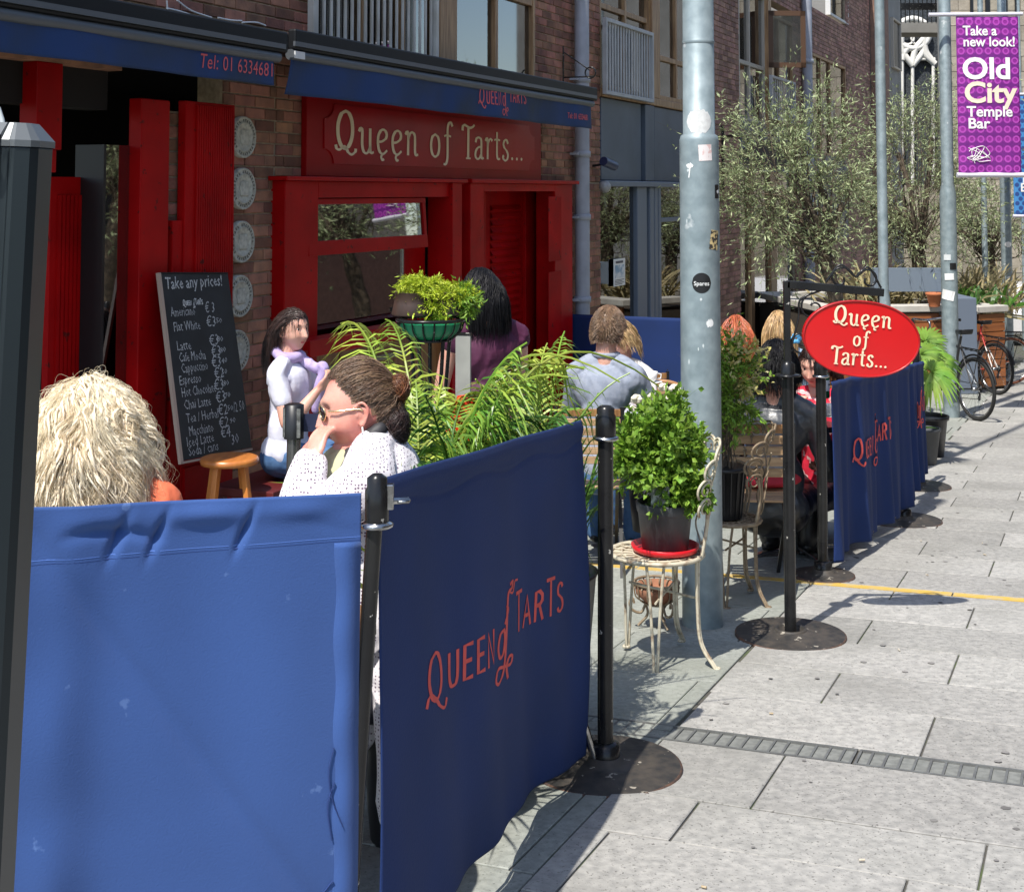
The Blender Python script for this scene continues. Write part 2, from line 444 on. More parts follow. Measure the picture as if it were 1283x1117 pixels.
# ================================================================== the street front on the left
def broot(name, label, px, cat='building'):
    u = U(px); z = fgz(u)
    o = thing(name, label, cat, fworld(u, 0, z), FROT)
    o['u0'] = u; o['z0'] = z
    return o
OFFS = {}
def fbuild(mb, name, m, root, parent=None, **k):
    u0, z0 = OFFS[root.name]
    mb.v = [(x-u0, y, z-z0) for x, y, z in mb.v]
    return mb.build(name, m, parent or root, **k)
def reg(o):
    OFFS[o.name] = (o['u0'], o['z0']); del o['u0']; del o['z0']; return o
cafe = reg(broot('cafe_building', 'brown brick cafe building with red painted shopfront and timber upper windows', 345))
nbr = reg(broot('shop_building', 'brick building with slate blue shopfront and pale railings before its upstairs windows', 800))

BRK = []
def bricks(root, panels, m, seed=0, pitch=.0765, L=.228, th=.1, ind=300):
    """panels: (u0,u1,z0,z1,off)"""
    rr = random.Random(seed); lst = []
    mo = MB()
    for (u0, u1, z0, z1, off) in panels:
        mo.box(u0+.003, u1-.003, -off+.012, -off+.2, z0+.003, z1-.003)
        r0 = math.floor(z0/pitch)
        for r in range(r0, math.ceil(z1/pitch)+1):
            za, zb = max(r*pitch, z0), min((r+1)*pitch, z1)
            if zb-za < .02: continue
            x = math.floor(u0/L)*L - L + (L/2 if r % 2 else 0) + (L/4 if r % 4 == 0 else 0)
            while x < u1:
                a, b = max(x, u0), min(x+L, u1)
                if b-a > .03: lst.append((a, b, za, zb, off))
                x += L
    u0, z0 = OFFS[root.name]
    fbuild(mo, 'mortar', M_mortar, root)
    def px_of(a, z, off):
        p = fworld(a, off, z); return (CX+F*p.x/max(p.y, .1), HY-(p.z-CH)*F/max(p.y, .1), p.y)
    def key(q):
        X, Y, dd = px_of((q[0]+q[1])/2, (q[2]+q[3])/2, q[4])
        v = -20 < X < 1300 and -20 < Y < 640
        return (not v, dd - (q[1]-q[0])*6)
    lst.sort(key=key)
    cache = {}; st = MB()
    def bv(w_, h_, d=.012):
        e = .004; a, b = w_/2-.005, h_/2-.005
        return ([(-a,0,-b),(a,0,-b),(a,0,b),(-a,0,b),(-a,-d+e,-b),(a,-d+e,-b),(a,-d+e,b),(-a,-d+e,b),
                 (-a+e,-d,-b+e),(a-e,-d,-b+e),(a-e,-d,b-e),(-a+e,-d,b-e)],
                [(0,1,5,4),(1,2,6,5),(2,3,7,6),(3,0,4,7),(4,5,9,8),(5,6,10,9),(6,7,11,10),(7,4,8,11),(8,9,10,11)])
    for k, (a, b, za, zb, off) in enumerate(lst):
        vs, fs = bv(b-a, zb-za)
        yy = -off+.012+rr.uniform(-.002, .002)
        if k < ind:
            kk = (round(b-a, 3), round(zb-za, 3))
            if kk not in cache:
                me = bpy.data.meshes.new('brick'); me.from_pydata(vs, [], fs); me.materials.append(m); cache[kk] = me
            o = bpy.data.objects.new('brick', cache[kk]); COL.objects.link(o); o.parent = root
            o.location = ((a+b)/2-u0, yy, (za+zb)/2-z0); o.rotation_euler = (0, rr.uniform(-.006, .006), 0)
        else:
            st.add([(x+(a+b)/2, y+yy, z+(za+zb)/2) for x, y, z in vs], fs)
    if st.v: tag(fbuild(st, 'brick', m, root), kind='stuff')
UB = U(752)
ztop = 5.6
bricks(cafe, [
    (U(196), U(226), -.75, 2.0, 0), (U(278), U(345), -.75, 2.45, 0), (U(345), U(384), 1.62, 2.45, 0),
    (U(678), UB, 1.62, 2.45, 0), (U(704), UB, -1.1, 1.62, 0),
    (U(150), U(388), 2.45, 3.9, 0), (U(669), UB, 2.45, ztop, 0), (U(560), U(669), 4.3, ztop, 0), (U(388), U(560), 4.6, ztop, 0), (U(150), U(388), 3.9, 4.1, 0)], M_brick, 1)
# upper storeys, core of the building (out of sight of the lens, closes the mass)
mb = MB(); mb.box(U(-160), UB, .6, 8, 4.1, 6.4); mb.box(U(-160), U(150), .0, .6, 2.2, 6.4)
fbuild(mb, 'upper_wall', M_brick, cafe)
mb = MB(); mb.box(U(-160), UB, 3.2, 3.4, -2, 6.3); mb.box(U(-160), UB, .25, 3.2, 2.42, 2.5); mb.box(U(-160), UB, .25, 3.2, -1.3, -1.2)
fbuild(mb, 'interior', M_dark, cafe)
shf = thing('wall_shelf', 'dim wooden shelf with pale jars inside the cafe behind the window', 'shelf', fworld(U(430), -1.3, .55), FROT)
mb = MB(); mb.box(-.9, .9, -.1, .12, 0, .03); mb.build('board', M_wood, shf); mb = MB(); mb.box(-.9, .9, -.1, .12, .38, .41); mb.build('board', M_wood, shf)
rr = random.Random(2)
for k in range(9):
    mb = MB(); x = -.8+k*.19; hj = rr.uniform(.12, .22); mb.lathe([(.05, 0), (.055, .02), (.055, hj), (.035, hj+.03)], 12, (x, 0, .03+(.38 if k % 2 else 0))); mb.build('jar', M_stone, shf)
# slabs of dark wall between floors behind the fascia
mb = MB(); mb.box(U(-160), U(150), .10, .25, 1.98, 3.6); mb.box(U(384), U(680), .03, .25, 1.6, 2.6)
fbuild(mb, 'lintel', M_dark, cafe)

# --- red joinery, left shop window and door
def fbx(mb, pa, pb, za, zb, oa, ob): return mb.box(U(pa), U(pb), -ob, -oa, za, zb)
mb = MB(); fbx(mb, 163, 199, -.7, 2.05, -.02, .07); fbuild(mb, 'door_jamb', M_red, cafe, bevel=.006)
mb = MB(); fbx(mb, -30, 66, 1.62, 1.74, -.1, .02); fbx(mb, 44, 76, 1.74, 2.2, -.12, .0); fbuild(mb, 'door_head', M_red, cafe, bevel=.006)
def fluted(mb, u0, u1, y, z0, z1, n, d=.012, M=None):
    w_ = (u1-u0)/n
    for i in range(n):
        mb.box(u0+i*w_+.0, u0+(i+.72)*w_, y-d, y, z0, z1, M)
ul0, ul1 = U(56, -.2), U(126, -.2)
mb = MB(); mb.box(ul0, ul1, .16, .2, -.7, 1.60); fluted(mb, ul0+.05, ul1-.02, .16, -.6, 1.5, 12)
fbuild(mb, 'folding_door_leaf', M_redsh, cafe)
mb = MB(); mb.box(U(-30), U(50), .22, .26, -.7, 1.55); fluted(mb, U(-30), U(50), .22, -.6, 1.5, 16)
fbuild(mb, 'folding_door_leaf', M_redsh, cafe)
mb = MB(); mb.box(U(129), U(132), .0, .2, -.7, 1.78); fbuild(mb, 'glazing_bar', M_blackplain, cafe)
mb = MB(); mb.box(U(132), U(163), .01, .02, -.7, 1.78)
gl = fbuild(mb, 'window_pane', M_glassr, cafe)
# big ribbed shutter folded back on the brickwork
us0, us1 = U(219), U(281)
sh = MB(); sh.box(us0, us1, -.07, -.0145, -.7, 2.06)
so = fbuild(sh, 'shutter', M_redsh, cafe, bevel=.004)
mb = MB(); fluted(mb, us0+.10, us1-.01, -.0705, -.05, 2.04, 17, .010); fbuild(mb, 'shutter_rib', M_redsh, cafe, so)
mb = MB(); mb.box(U(206), us0-.003, -.06, -.0145, -.7, 1.35); fbuild(mb, 'shutter_stile', M_redsh, cafe, so, bevel=.004)
mb = MB(); mb.box(us0+.01, us1-.01, -.086, -.071, .70, .705); mb.box(us0+.01, us1-.01, -.09, -.071, -.7, -.1); fbuild(mb, 'shutter_rail', M_redsh, cafe, so)

# --- red window with tilted fanlight
wt = 1.592
wf = MB()
fbx(wf, 341, 383, -.9, wt, -.1, .10); fbx(wf, 549, 561, -.9, wt, -.1, .13); fbx(wf, 383, 549, wt-.115, wt, -.1, .10)
fbx(wf, 335, 566, wt+.001, wt+.03, .0, .15)
wfo = fbuild(wf, 'window_frame', M_red, cafe, bevel=.005)
mb = MB(); fbx(mb, 386, 389, -.2, wt-.12, -.06, .03); fbx(mb, 506, 546, -.9, wt-.12, -.2, -.10); fbx(mb, 389, 506, wt-.17, wt-.118, -.06, .0)
fbuild(mb, 'inner_frame', M_red, cafe, wfo, bevel=.004)
# fanlight: hinged at top, tilted out at the bottom
fu0, fu1 = U(389, .1), U(532, .1)
zt, zb_ = 1.45, 1.15
Mx = Matrix.Translation((0, -.06, zt)) @ Matrix.Rotation(R(-4), 4, 'X') @ Matrix.Translation((0, 0, -zt))
mb = MB(); mb.box(fu0-.02, fu1+.05, -.02, .02, zb_-.07, zb_+.03, Mx); mb.box(fu0-.02, fu1+.05, -.02, .02, zt-.02, zt+.02, Mx)
mb.box(fu0-.02, fu0+.03, -.018, .018, zb_+.03, zt-.02, Mx); mb.box(fu1, fu1+.048, -.018, .018, zb_+.03, zt-.02, Mx)
fo = fbuild(mb, 'fanlight', M_red, cafe, bevel=.003)
mb = MB(); mb.box(fu0+.03, fu1, -.004, .004, zb_+.03, zt-.02, Mx); fbuild(mb, 'fanlight_pane', glass_mat('fanlight_glass', (.4, .42, .42), .42), cafe, fo)
mb = MB(); mb.box(U(384), U(506), -.0, .008, .50, wt-.17); fbuild(mb, 'window_pane', M_glass, cafe)
# timber dado under the window
td = MB(); n = 5; za, zb = -.9, .47
for i in range(n):
    a = U(384) + (U(549)-U(384))*i/n; b = U(384) + (U(549)-U(384))*(i+1)/n
    td.box(a+.006, b-.006, -.03, .02, za, zb)
    fbuild(td, 'timber_board', M_wood, cafe, bevel=.004); td = MB()
td.box(U(383), U(549), -.09, .02, .47, .5); fbuild(td, 'window_sill', M_wood, cafe, bevel=.004)
mb = MB(); mb.box(U(400), U(505), -.036, -.031, .26, .30); mb.box(U(400), U(505), -.036, -.031, -.2, -.16)
fbuild(mb, 'batten', mat('grey_batten', (.28, .28, .25), rough=.7), cafe)
# downpipe in the gap between window and door
mb = MB(); fbx(mb, 561, 573, -1, wt+.1, -.18, -.05); fbuild(mb, 'gap_lining', M_casing, cafe)
mb = MB(); mb.tube([(U(567), .0, -1), (U(567), .0, wt+.1)], .035, 10); fbuild(mb, 'gap_pipe', mat('dark_pipe', (.07, .085, .11), rough=.4), cafe)
# --- red doorway
df = MB(); fbx(df, 573, 590, -1.1, wt, -.1, .12); fbx(df, 683, 705, -1.1, wt, -.1, .10); fbx(df, 590, 683, wt-.07, wt, -.1, .10)
fbx(df, 571, 708, wt+.001, wt+.035, 0, .15)
dfo = fbuild(df, 'door_frame', M_red, cafe, bevel=.005)
mb = MB(); ur0, ur1 = U(686, .1), U(702, .1); mb.box(ur0, ur1, -.108, -.1, -.8, .75); mb.box(ur0, ur1, -.108, -.1, .85, wt-.12)
fbuild(mb, 'jamb_panel', M_redsh, cafe, dfo, bevel=.004)
dl = MB(); dl.box(U(596, -.22), U(676, -.22), .22, .26, -1.1, wt-.07)
dlo = fbuild(dl, 'door_leaf', M_redsh, cafe)
mb = MB()
for i in range(34):
    z = -.9 + i*.07
    if z < wt-.2:
        u0, u1 = U(616, -.2), U(652, -.2)
        mb.add([(u0, .215, z), (u1, .215, z), (u1, .19, z+.012), (u0, .19, z+.012), (u0, .215, z+.05), (u1, .215, z+.05)], [(0,1,2,3), (3,2,5,4)])
fbuild(mb, 'door_louvre', M_redsh, cafe, dlo)
mb = MB(); mb.box(U(656, -.2), U(674, -.2), .18, .22, -1.1, wt-.07); mb.box(U(596, -.2), U(606, -.2), .18, .22, -1.1, wt-.07); fbuild(mb, 'door_stile', M_red, cafe, bevel=.004)
# --- upper windows over the awning
def timber_window(root, pa, pb, za, zb, mull=(), trans=(), off=-.05, m=None, pane=None, frame=.05, name='window_frame', rec=.0):
    u0, u1 = U(pa), U(pb)
    mb = MB(); y = -off
    mb.box(u0, u0+frame, y-.05, y+.05, za, zb); mb.box(u1-frame, u1, y-.05, y+.05, za, zb)
    mb.box(u0+frame, u1-frame, y-.05, y+.05, za, za+frame); mb.box(u0+frame, u1-frame, y-.05, y+.05, zb-frame, zb)
    for q in mull: uu = U(q); mb.box(uu-.03, uu+.03, y-.045, y+.045, za+frame, zb-frame)
    for z in trans: mb.box(u0+frame, u1-frame, y-.042, y+.042, z-.03, z+.03)
    f = fbuild(mb, name, m or M_timber, root, bevel=.004)
    p = MB(); p.box(u0+frame, u1-frame, y-.004, y+.004, za+frame, zb-frame)
    fbuild(p, 'window_pane', pane or M_glass, root, f)
    return f
zA = Zf(545, 84)
timber_window(cafe, 389, 546, 2.50, 4.6, mull=(455, 505))
timber_window(cafe, 566, 668, 2.50, 4.3, mull=(620,), trans=(3.32,), off=-.03)
mb = MB(); mb.box(U(546), U(566), -.03, .1, 2.5, 4.6); fbuild(mb, 'timber_post', M_timber, cafe, bevel=.01)
mb = MB(); mb.box(U(388), U(669), .9, .95, 2.5, 4.6); fbuild(mb, 'curtain', mat('net_curtain', (.42, .43, .42), (.28, .30, .31), rough=.9, scale=3, stretch=(6, 1, .4)), cafe)
def railing(root, pa, pb, za, zb, n, off=.06, m=None, fr=.04, br=.014):
    u0, u1 = U(pa, off), U(pb, off); y = -off
    mb = MB()
    mb.box(u0, u0+fr, y-.03, y+.02, za, zb); mb.box(u1-fr, u1, y-.03, y+.02, za, zb)
    mb.box(u0+fr, u1-fr, y-.03, y+.02, za, za+fr); mb.box(u0+fr, u1-fr, y-.03, y+.02, zb-fr, zb)
    f = fbuild(mb, 'window_railing', m or M_railing, root, bevel=.003)
    for i in range(n):
        u = u0+fr+(u1-u0-2*fr)*(i+.5)/n
        b = MB(); b.box(u-br, u+br, y-.006, y+.006, za+fr, zb-fr); fbuild(b, 'railing_bar', m or M_railing, root, f)
railing(cafe, 386, 545, 2.56, 3.62, 19, off=.08, m=mat('off_white_railing', (.55, .55, .52), (.42, .40, .36), rough=.5, scale=4))
# wires and a bracket on the wall
mb = MB()
for pts in ([(205, 10), (222, 14), (240, 20)], [(218, 0), (236, 13), (262, 22)], [(270, 22), (285, 25), (300, 26)], [(300, 28), (318, 28), (330, 32)], [(205, 0), (206, 12), (207, 22)]):
    mb.tube(spline([(U(a, .05), -.05, Zf(a, b, .05)) for a, b in pts], 5), .006, 5)
fbuild(mb, 'loose_cable', M_white, cafe)
br = MB(); u = U(702); z0 = Zf(702, 105); 
br.tube([(u, -.03, z0), (u, -.03, z0+.38)], .008, 6); br.tube([(u, -.03, z0+.06), (u, -.36, z0+.06)], .008, 6); br.tube([(u, -.03, z0+.32), (u, -.32, z0+.12)], .007, 6)
br.tube(spline([(u, -.32-.055*math.cos(t), z0+.10+.055*math.sin(t)) for t in np.linspace(0, 6.28, 14)], 2), .008, 5)
fbuild(br, 'iron_bracket', M_black, cafe)
# downpipe
dp = thing('downpipe', 'pale grey drainpipe running down the brick pier right of the red doorway', 'drainpipe', fworld(U(729, .1), .1, fgz(U(729, .1))), FROT)
mb = MB(); mb.tube([(0, 0, 0), (0, 0, 6.2)], .075, 16); mb.build('pipe', M_pipe, dp)
for py in (100, 193, 272, 375):
    z = Zf(729, py, .1)-fgz(U(729, .1)); mb = MB(); mb.lathe([(.078, -.03), (.088, -.028), (.088, .028), (.078, .03)], 18, (0, 0, z)); mb.box(-.14, -.07, 0, .08, z-.012, z+.012); mb.build('pipe_collar', M_pipe, dp)

# round stone plaques
M_pl2 = mat('plaque_recess', (.20, .195, .165), (.14, .14, .12), rough=.9, scale=40)
words = ['topmost of the five, just under the awning', 'second from the top of the five', 'middle one of the five', 'fourth from the top of five', 'lowest of five, half behind chalkboard']
pl0 = None
for i, (px, py) in enumerate([(305.5, 172), (305, 236.5), (303.5, 303), (301, 371), (297, 440)]):
    u, z = FW(px, py, .03)
    root = thing('wall_plaque', 'round grey stone plaque on the brick pier, '+words[i], 'plaque', fworld(u, .0, z), FROT, 'round stone plaques on the brick pier')
    rad = .133
    Mr = Matrix.Rotation(PI/2, 4, 'X')
    mb = MB(); mb.lathe([(rad, .0), (rad, .03), (rad-.006, .036), (rad-.012, .030), (rad-.037, .030), (rad-.040, .037), (rad-.046, .031), (.001, .031)], 48, M=Mr); mb.build('disc', M_stone, root)
    mb = MB(); mb.box(-.042, .042, -.038, -.030, -.045, .045); mb.box(-.05, .05, -.035, -.030, -.01, .02); mb.build('relief', M_stone, root, bevel=.004)
    mb = MB()
    for k in range(30):
        if k % 10 == 9: continue
        an = 2*PI*k/30; c_, s_n = math.cos(an), math.sin(an); rr = rad-.025
        Mk = Matrix.Rotation(PI/2, 4, 'X') @ Matrix.Rotation(an, 4, 'Z') @ Matrix.Translation((rr, 0, .0305))
        mb.box(-.008, .008, -.0025, .0025, 0, .004, Mk); mb.box([-.008, .004][k % 2], [-.004, .008][k % 2], -.0075, .006, 0, .004, Mk)
    mb.build('lettering', M_pl2, root)

# ================================================================== neighbouring shopfront
z1 = Zf(760, 122); z2 = Zf(760, 228)
mb = MB(); mb.box(UB, U(880), -.03, .1, z1, z1+.09); fbuild(mb, 'sill_beam', M_timber, nbr, bevel=.01)
for a, b in ((753, 803), (805.5, 817), (820, 880)):
    mb = MB(); mb.box(U(a), U(b), 0 if a != 805.5 else -.03, .06, z2+.02, z1-.01); fbuild(mb, 'fascia_panel', M_panel, nbr, bevel=.006)
mb = MB(); mb.box(UB, U(880), .062, .1, z2, z1); fbuild(mb, 'fascia_backing', M_casing, nbr)
mb = MB(); mb.box(UB, U(880), -.06, .1, z2-.05, z2+.015); fbuild(mb, 'transom', M_panelL, nbr, bevel=.01)
mb = MB(); 
for a, b in ((796, 808), (812, 817), (818, 822), (823, 826)): mb.box(U(a), U(b), -.02, .08, -1.6, z2-.05)
fbuild(mb, 'shopfront_mullion', M_panelL, nbr, bevel=.01)
mb = MB(); mb.box(U(826), U(880), -.02, .08, 1.15, 1.2); mb.box(U(826), U(880), -.02, .08, -1.6, -.3); fbuild(mb, 'shopfront_rail', M_panelL, nbr, bevel=.005)
mb = MB(); mb.box(UB, U(796), .03, .04, -1.6, z2-.05); mb.box(U(826), U(880), .03, .04, -.3, 1.15); mb.box(U(826), U(880), .03, .04, 1.2, z2-.05)
fbuild(mb, 'shop_window_pane', glass_mat('shop_glass', (.5, .52, .52), .22), nbr)
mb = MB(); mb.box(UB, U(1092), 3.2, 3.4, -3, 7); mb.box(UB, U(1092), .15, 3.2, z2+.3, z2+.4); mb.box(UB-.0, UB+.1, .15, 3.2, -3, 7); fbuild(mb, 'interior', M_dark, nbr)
uN, zN = FW(775, 342, .05)
nt_ = thing('window_notice', 'white printed notice with blue picture stuck inside the dark shop door glass', 'notice', fworld(U(775), .0, zN), FROT)
mb = MB(); mb.box(-.19, .19, -.002, .002, -.15, .15); mb.build('sheet', M_white, nt_)
mb = MB(); mb.box(-.15, .15, -.004, -.002, -.06, .08); mb.build('picture', mat('picture_print', (.25, .38, .5), (.7, .72, .74), rough=.6, scale=9, lo=.45, hi=.55), nt_)
mb = MB()
for q in range(4): mb.box(-.15, .15-(q % 2)*.06, -.004, -.002, -.08-q*.016, -.086-q*.016)
mb.box(-.12, .12, -.004, -.002, .10, .125); mb.build('lettering', mat('print_ink', (.08, .08, .1)), nt_)
# upstairs windows
timber_window(nbr, 753, 815, z1+.09, 5.4, mull=(786,), trans=(3.55,), off=-.06)
timber_window(nbr, 824, 880, z1+.09, 5.4, mull=(847,), trans=(3.15,), off=-.03)
mb = MB(); mb.box(U(815), U(824), -.03, .1, z1+.09, 5.4); fbuild(mb, 'timber_post', M_timber, nbr, bevel=.01)
za = Zf(758, 118, .08); zb = Zf(757, 22, .08)
railing(nbr, 757, 817, za, zb, 17, off=.08, br=.018)
bricks(nbr, [(U(878), U(927), -2.2, 6.3, 0), (U(995), U(1018), -2.6, 6.6, 0), (U(1062), U(1092), -2.8, 6.6, 0),
             (U(927), U(995), 4.6, 6.3, 0), (U(1018), U(1062), 4.05, 4.9, 0), (U(1018), U(1062), -2.6, .6, 0)], M_brick2, 5, ind=150)
# far windows of the brick front
zw = Zf(930, 150)
timber_window(nbr, 927, 960, zw, 4.6, mull=(941,), trans=(3.45,), m=mat('pale_sash', (.42, .38, .32), rough=.5))
timber_window(nbr, 963, 995, zw, 4.4, mull=(978,), trans=())
mb = MB(); mb.box(U(959.5), U(963.5), -.06, .1, zw-.1, 4.6); fbuild(mb, 'timber_post', M_timber, nbr)
mb = MB(); mb.box(U(927), U(995), -.02, .1, zw-.75, zw-.0); fbuild(mb, 'spandrel_panel', M_panel, nbr)
mb = MB(); mb.box(U(927), U(995), .05, .1, -2.4, zw-.75); fbuild(mb, 'shop_window_pane', glass_mat('shop_glass'), nbr)
mb = MB(); mb.box(U(940), U(944), -.0, .1, -2.4, zw-.75); mb.box(U(965), U(972), -.0, .1, -2.4, zw-.75);  fbuild(mb, 'shopfront_mullion', M_timber, nbr)
railing(nbr, 966, 996, Zf(966, 150, .08), Zf(966, 95, .08), 13, off=.1, br=.02)
# casement standing open
Mc = Matrix.Translation((U(960), -.05, 0)) @ Matrix.Rotation(R(-62), 4, 'Z')
mb = MB(); z0, z1c = Zf(950, 82), Zf(950, 10)
mb.box(0, .6, -.02, .03, z0, z0+.08, Mc); mb.box(0, .6, -.02, .03, z1c-.08, z1c, Mc); mb.box(0, .08, -.02, .03, z0, z1c, Mc); mb.box(.52, .6, -.02, .03, z0, z1c, Mc)
co = fbuild(mb, 'open_casement', mat('dark_casement', (.09, .045, .022), rough=.5), nbr)
mb = MB(); mb.box(.08, .52, 0, .008, z0+.08, z1c-.08, Mc); fbuild(mb, 'casement_pane', M_glass, nbr, co)
timber_window(nbr, 1019, 1061, 2.2, 4.05, mull=(1030, 1042), trans=())
timber_window(nbr, 1043, 1066, 4.95, 6.4, m=mat('white_sash', (.6, .6, .58)), trans=())
mb = MB(); mb.box(U(1018), U(1062), .0, .1, .6, 2.2); fbuild(mb, 'spandrel_panel', M_panel, nbr)
dp2 = thing('downpipe', 'thin grey drainpipe on the far brick wall above the olive tree', 'drainpipe', fworld(U(1013, .1), .1, fgz(U(1013))), FROT)
mb = MB(); mb.tube([(0, 0, 0), (0, 0, 8.4)], .09, 12); mb.build('pipe', M_pipe, dp2)
mb = MB(); mb.lathe([(.1, -.04), (.115, -.03), (.115, .03), (.1, .04)], 14, (0, 0, Zf(1013, 78, .1)-fgz(U(1013)))); mb.build('pipe_collar', M_pipe, dp2)
# security camera and oval hanging sign
u, z = FW(753, 208, .1)
sc_ = thing('security_camera', 'small dark blue security camera on the brick edge beside the slate panels', 'camera', fworld(u, 0, z), FROT)
mb = MB(); mb.tube([(0, 0, 0), (.0, -.12, .02)], .015, 6); mb.build('arm', M_black, sc_)
mb = MB(); mb.tube([(-.02, -.13, .05), (.22, -.17, .0)], .05, 10); mb.build('housing', mat('navy_plastic', (.02, .03, .08), rough=.3), sc_)
mb = MB(); mb.ball((.05, -.12, -.22), .065); mb.build('dome', mat('grey_dome', (.3, .3, .3), rough=.3), sc_)
u, z = FW(906, 189, .0)
os_ = thing('hanging_sign', 'dark oval hanging sign on an iron bracket beside the olive tree', 'sign', fworld(U(903), 0, z), FROT)
def F3(v): return v
mb = MB(); mb.tube([(0, -.03, -.55), (0, -.03, .35)], .02, 6); mb.tube([(0, -.03, .2), (0, -1.15, .2)], .018, 6)
for yy in (-.35, -1.0): mb.tube([(0, yy, .2), (0, yy, .08)], .01, 5)
mb.build('bracket', M_black, os_)
Ms = Matrix.Translation((0, -.68, -.08)) @ Matrix.Rotation(PI/2, 4, 'Y') @ Matrix.Diagonal((.2, .42, 1, 1))
mb = MB(); mb.lathe([(1, -.02), (1, .02)], 32, M=Ms); mb.build('board', M_blackplain, os_)

# ------------------------------------------------------------------ beyond: rendered block, church, pale stone building
M_conc = mat('grey_render', (.27, .265, .25), (.20, .195, .18), rough=.9, scale=1.2, bump=.004, bscale=20)
gb = reg(broot('rendered_building', 'plain grey rendered building end beyond the brick shops', 1110))
mb = MB(); a, b = U(1092)+.02, U(1131); mb.box(a, b, 0, 5, fgz(a)-1, 9.5); fbuild(mb, 'wall', M_conc, gb)
mb = MB(); mb.box(a, a+1.1, -.25, -.01, -3, 9.5); fbuild(mb, 'pier', M_brick2, gb)
timber_window(gb, 1118, 1128, Zf(1122, 88), Zf(1122, 27), off=.03, m=mat('pale_sash', (.42, .38, .32)))
# church gable with tracery window, facing the camera
M_lime = mat('pale_limestone', (.42, .37, .29), (.30, .26, .20), rough=.9, scale=2, bump=.01, bscale=12, rnd=.18)
M_trac = mat('white_tracery', (.72, .70, .64), rough=.8)
YC = 46.0
ch = thing('church', 'pale stone church gable with white gothic tracery window seen between the lamp posts', 'church', (at(1150, 200, YC).x, YC, -3.6))
def cp(px, py): p = at(px, py, YC); return p.x-ch.location.x, p.z+3.6
x0, zt_ = cp(1118, 12); x1, zb_ = cp(1186, 232)
wl = MB(); wl.box(x0-3, x0+.05, 0, .6, 0, 14); wl.box(x1-.05, x1+6, 0, .6, 0, 14); wl.box(x0, x1, 0, .6, 0, zb_); wl.box(x0, x1, 0, .6, zt_+1.6, 14)
wl.build('wall', M_lime, ch)
gm = MB(); gm.box(x0, x1, .25, .3, zb_, zt_+1.6); gm.build('window_pane', mat('leaded_glass', (.03, .035, .04), (.09, .10, .11), rough=.25, scale=30), ch)
def cpt(px, py, y=.1): a_, b_ = cp(px, py); return (a_, y, b_)
def arc(pa, pb, bulge, n=8):
    pa, pb = Vector(pa), Vector(pb); m_ = (pa+pb)/2; d_ = (pb-pa); nrm = Vector((-d_.z, 0, d_.x)); return spline([pa, m_+nrm*bulge, pb], n)
tr = MB()
for q in ([cpt(1144, 82), cpt(1144, 240)], [cpt(1131, 75), cpt(1131, 240)], [cpt(1170, 80), cpt(1170, 240)], [cpt(1130, 74), cpt(1172, 74)]): tr.tube(q, .06, 6)
for a_, b_, bl in (((1130, 40), (1144, 82), -.15), ((1158, 40), (1144, 82), .15), ((1158, 48), (1172, 80), -.2), ((1131, 75), (1138, 60), .1), ((1144, 80), (1158, 48), .12), ((1170, 78), (1158, 48), .12)):
    tr.tube(arc(cpt(*a_), cpt(*b_), bl), .11, 6)
cx_, cz_ = cp(1144, 42)
tr.tube([(cx_+.55*math.cos(t), .1, cz_+.5*math.sin(t)) for t in np.linspace(0, 6.28, 25)], .11, 6)
for k in range(4):
    an = PI/4+k*PI/2; tr.tube([(cx_+.22*math.cos(an)+.2*math.cos(t), .1, cz_+.22*math.sin(an)+.2*math.sin(t)) for t in np.linspace(0, 6.28, 13)], .04, 5)
tr.build('tracery', M_trac, ch)
# balcony between
bl = thing('balcony', 'dark iron balcony with railings jutting out high above the church window', 'balcony', at(1150, 28, 40))
mb = MB(); mb.box(-1.0, .9, 0, 1.2, -.3, 0); mb.build('balcony_slab', M_conc, bl)
mb = MB(); mb.tube([(-1, 0, 1.0), (.9, 0, 1.0)], .05, 6)
for k in range(16): mb.tube([(-1+k*.126, 0, 0), (-1+k*.126, 0, 1.0)], .02, 5)
mb.box(-1, .9, -.02, .02, .35, .55); mb.build('balcony_railing', M_black, bl)
# pale ashlar building behind the purple banner
YS = 38.0
sb_ = thing('stone_building', 'pale ashlar stone building behind the purple street banner', 'building', (at(1240, 200, YS).x, YS, gz(YS)))
lx = at(1183, 200, YS).x - sb_.location.x
mb = MB(); mb.box(lx+.02, 14, .02, .5, 0, 12); mb.build('mortar', M_conc, sb_)
rr = random.Random(3); stn = MB(); row = 0; z = 0; cnt = 0; bl_ = []
winx = [(at(1246, 0, YS).x-sb_.location.x, at(1262, 0, YS).x-sb_.location.x)]
while z < 11:
    h = .42; x = lx-(.4 if row % 2 else 0)
    while x < 4:
        L = .85; a, b = max(x, lx), min(x+L, 4)
        if b-a > .1: bl_.append((a, b, z, z+h))
        x += L
    z += h; row += 1
for k, (a, b, z, zz) in enumerate(bl_):
    mb = MB(); d = rr.uniform(0, .012)
    mb.box(a+.008, b-.008, -d, .03, z+.008, zz-.008); mb.build('ashlar_block', M_lime, sb_)
    if k > 250: break
mb = MB(); mb.box(lx, 4, -.1, .03, 10.52, 12); mb.build('cornice', M_lime, sb_)
for pa, pb, ya, yb in ((1214, 1218, -20, 18), (1233, 1239, -20, 15), (1256, 1261, -20, 18), (1270, 1274, -20, 18), (1262, 1283, 120, 152)):
    q0 = at(pa, ya, YS)-sb_.location; q1 = at(pb, yb, YS)-sb_.location
    mb = MB(); mb.box(q0.x, q1.x, -.06, .0, q1.z, q0.z); mb.build('window_bar', M_blackplain if ya < 0 else M_conc, sb_)
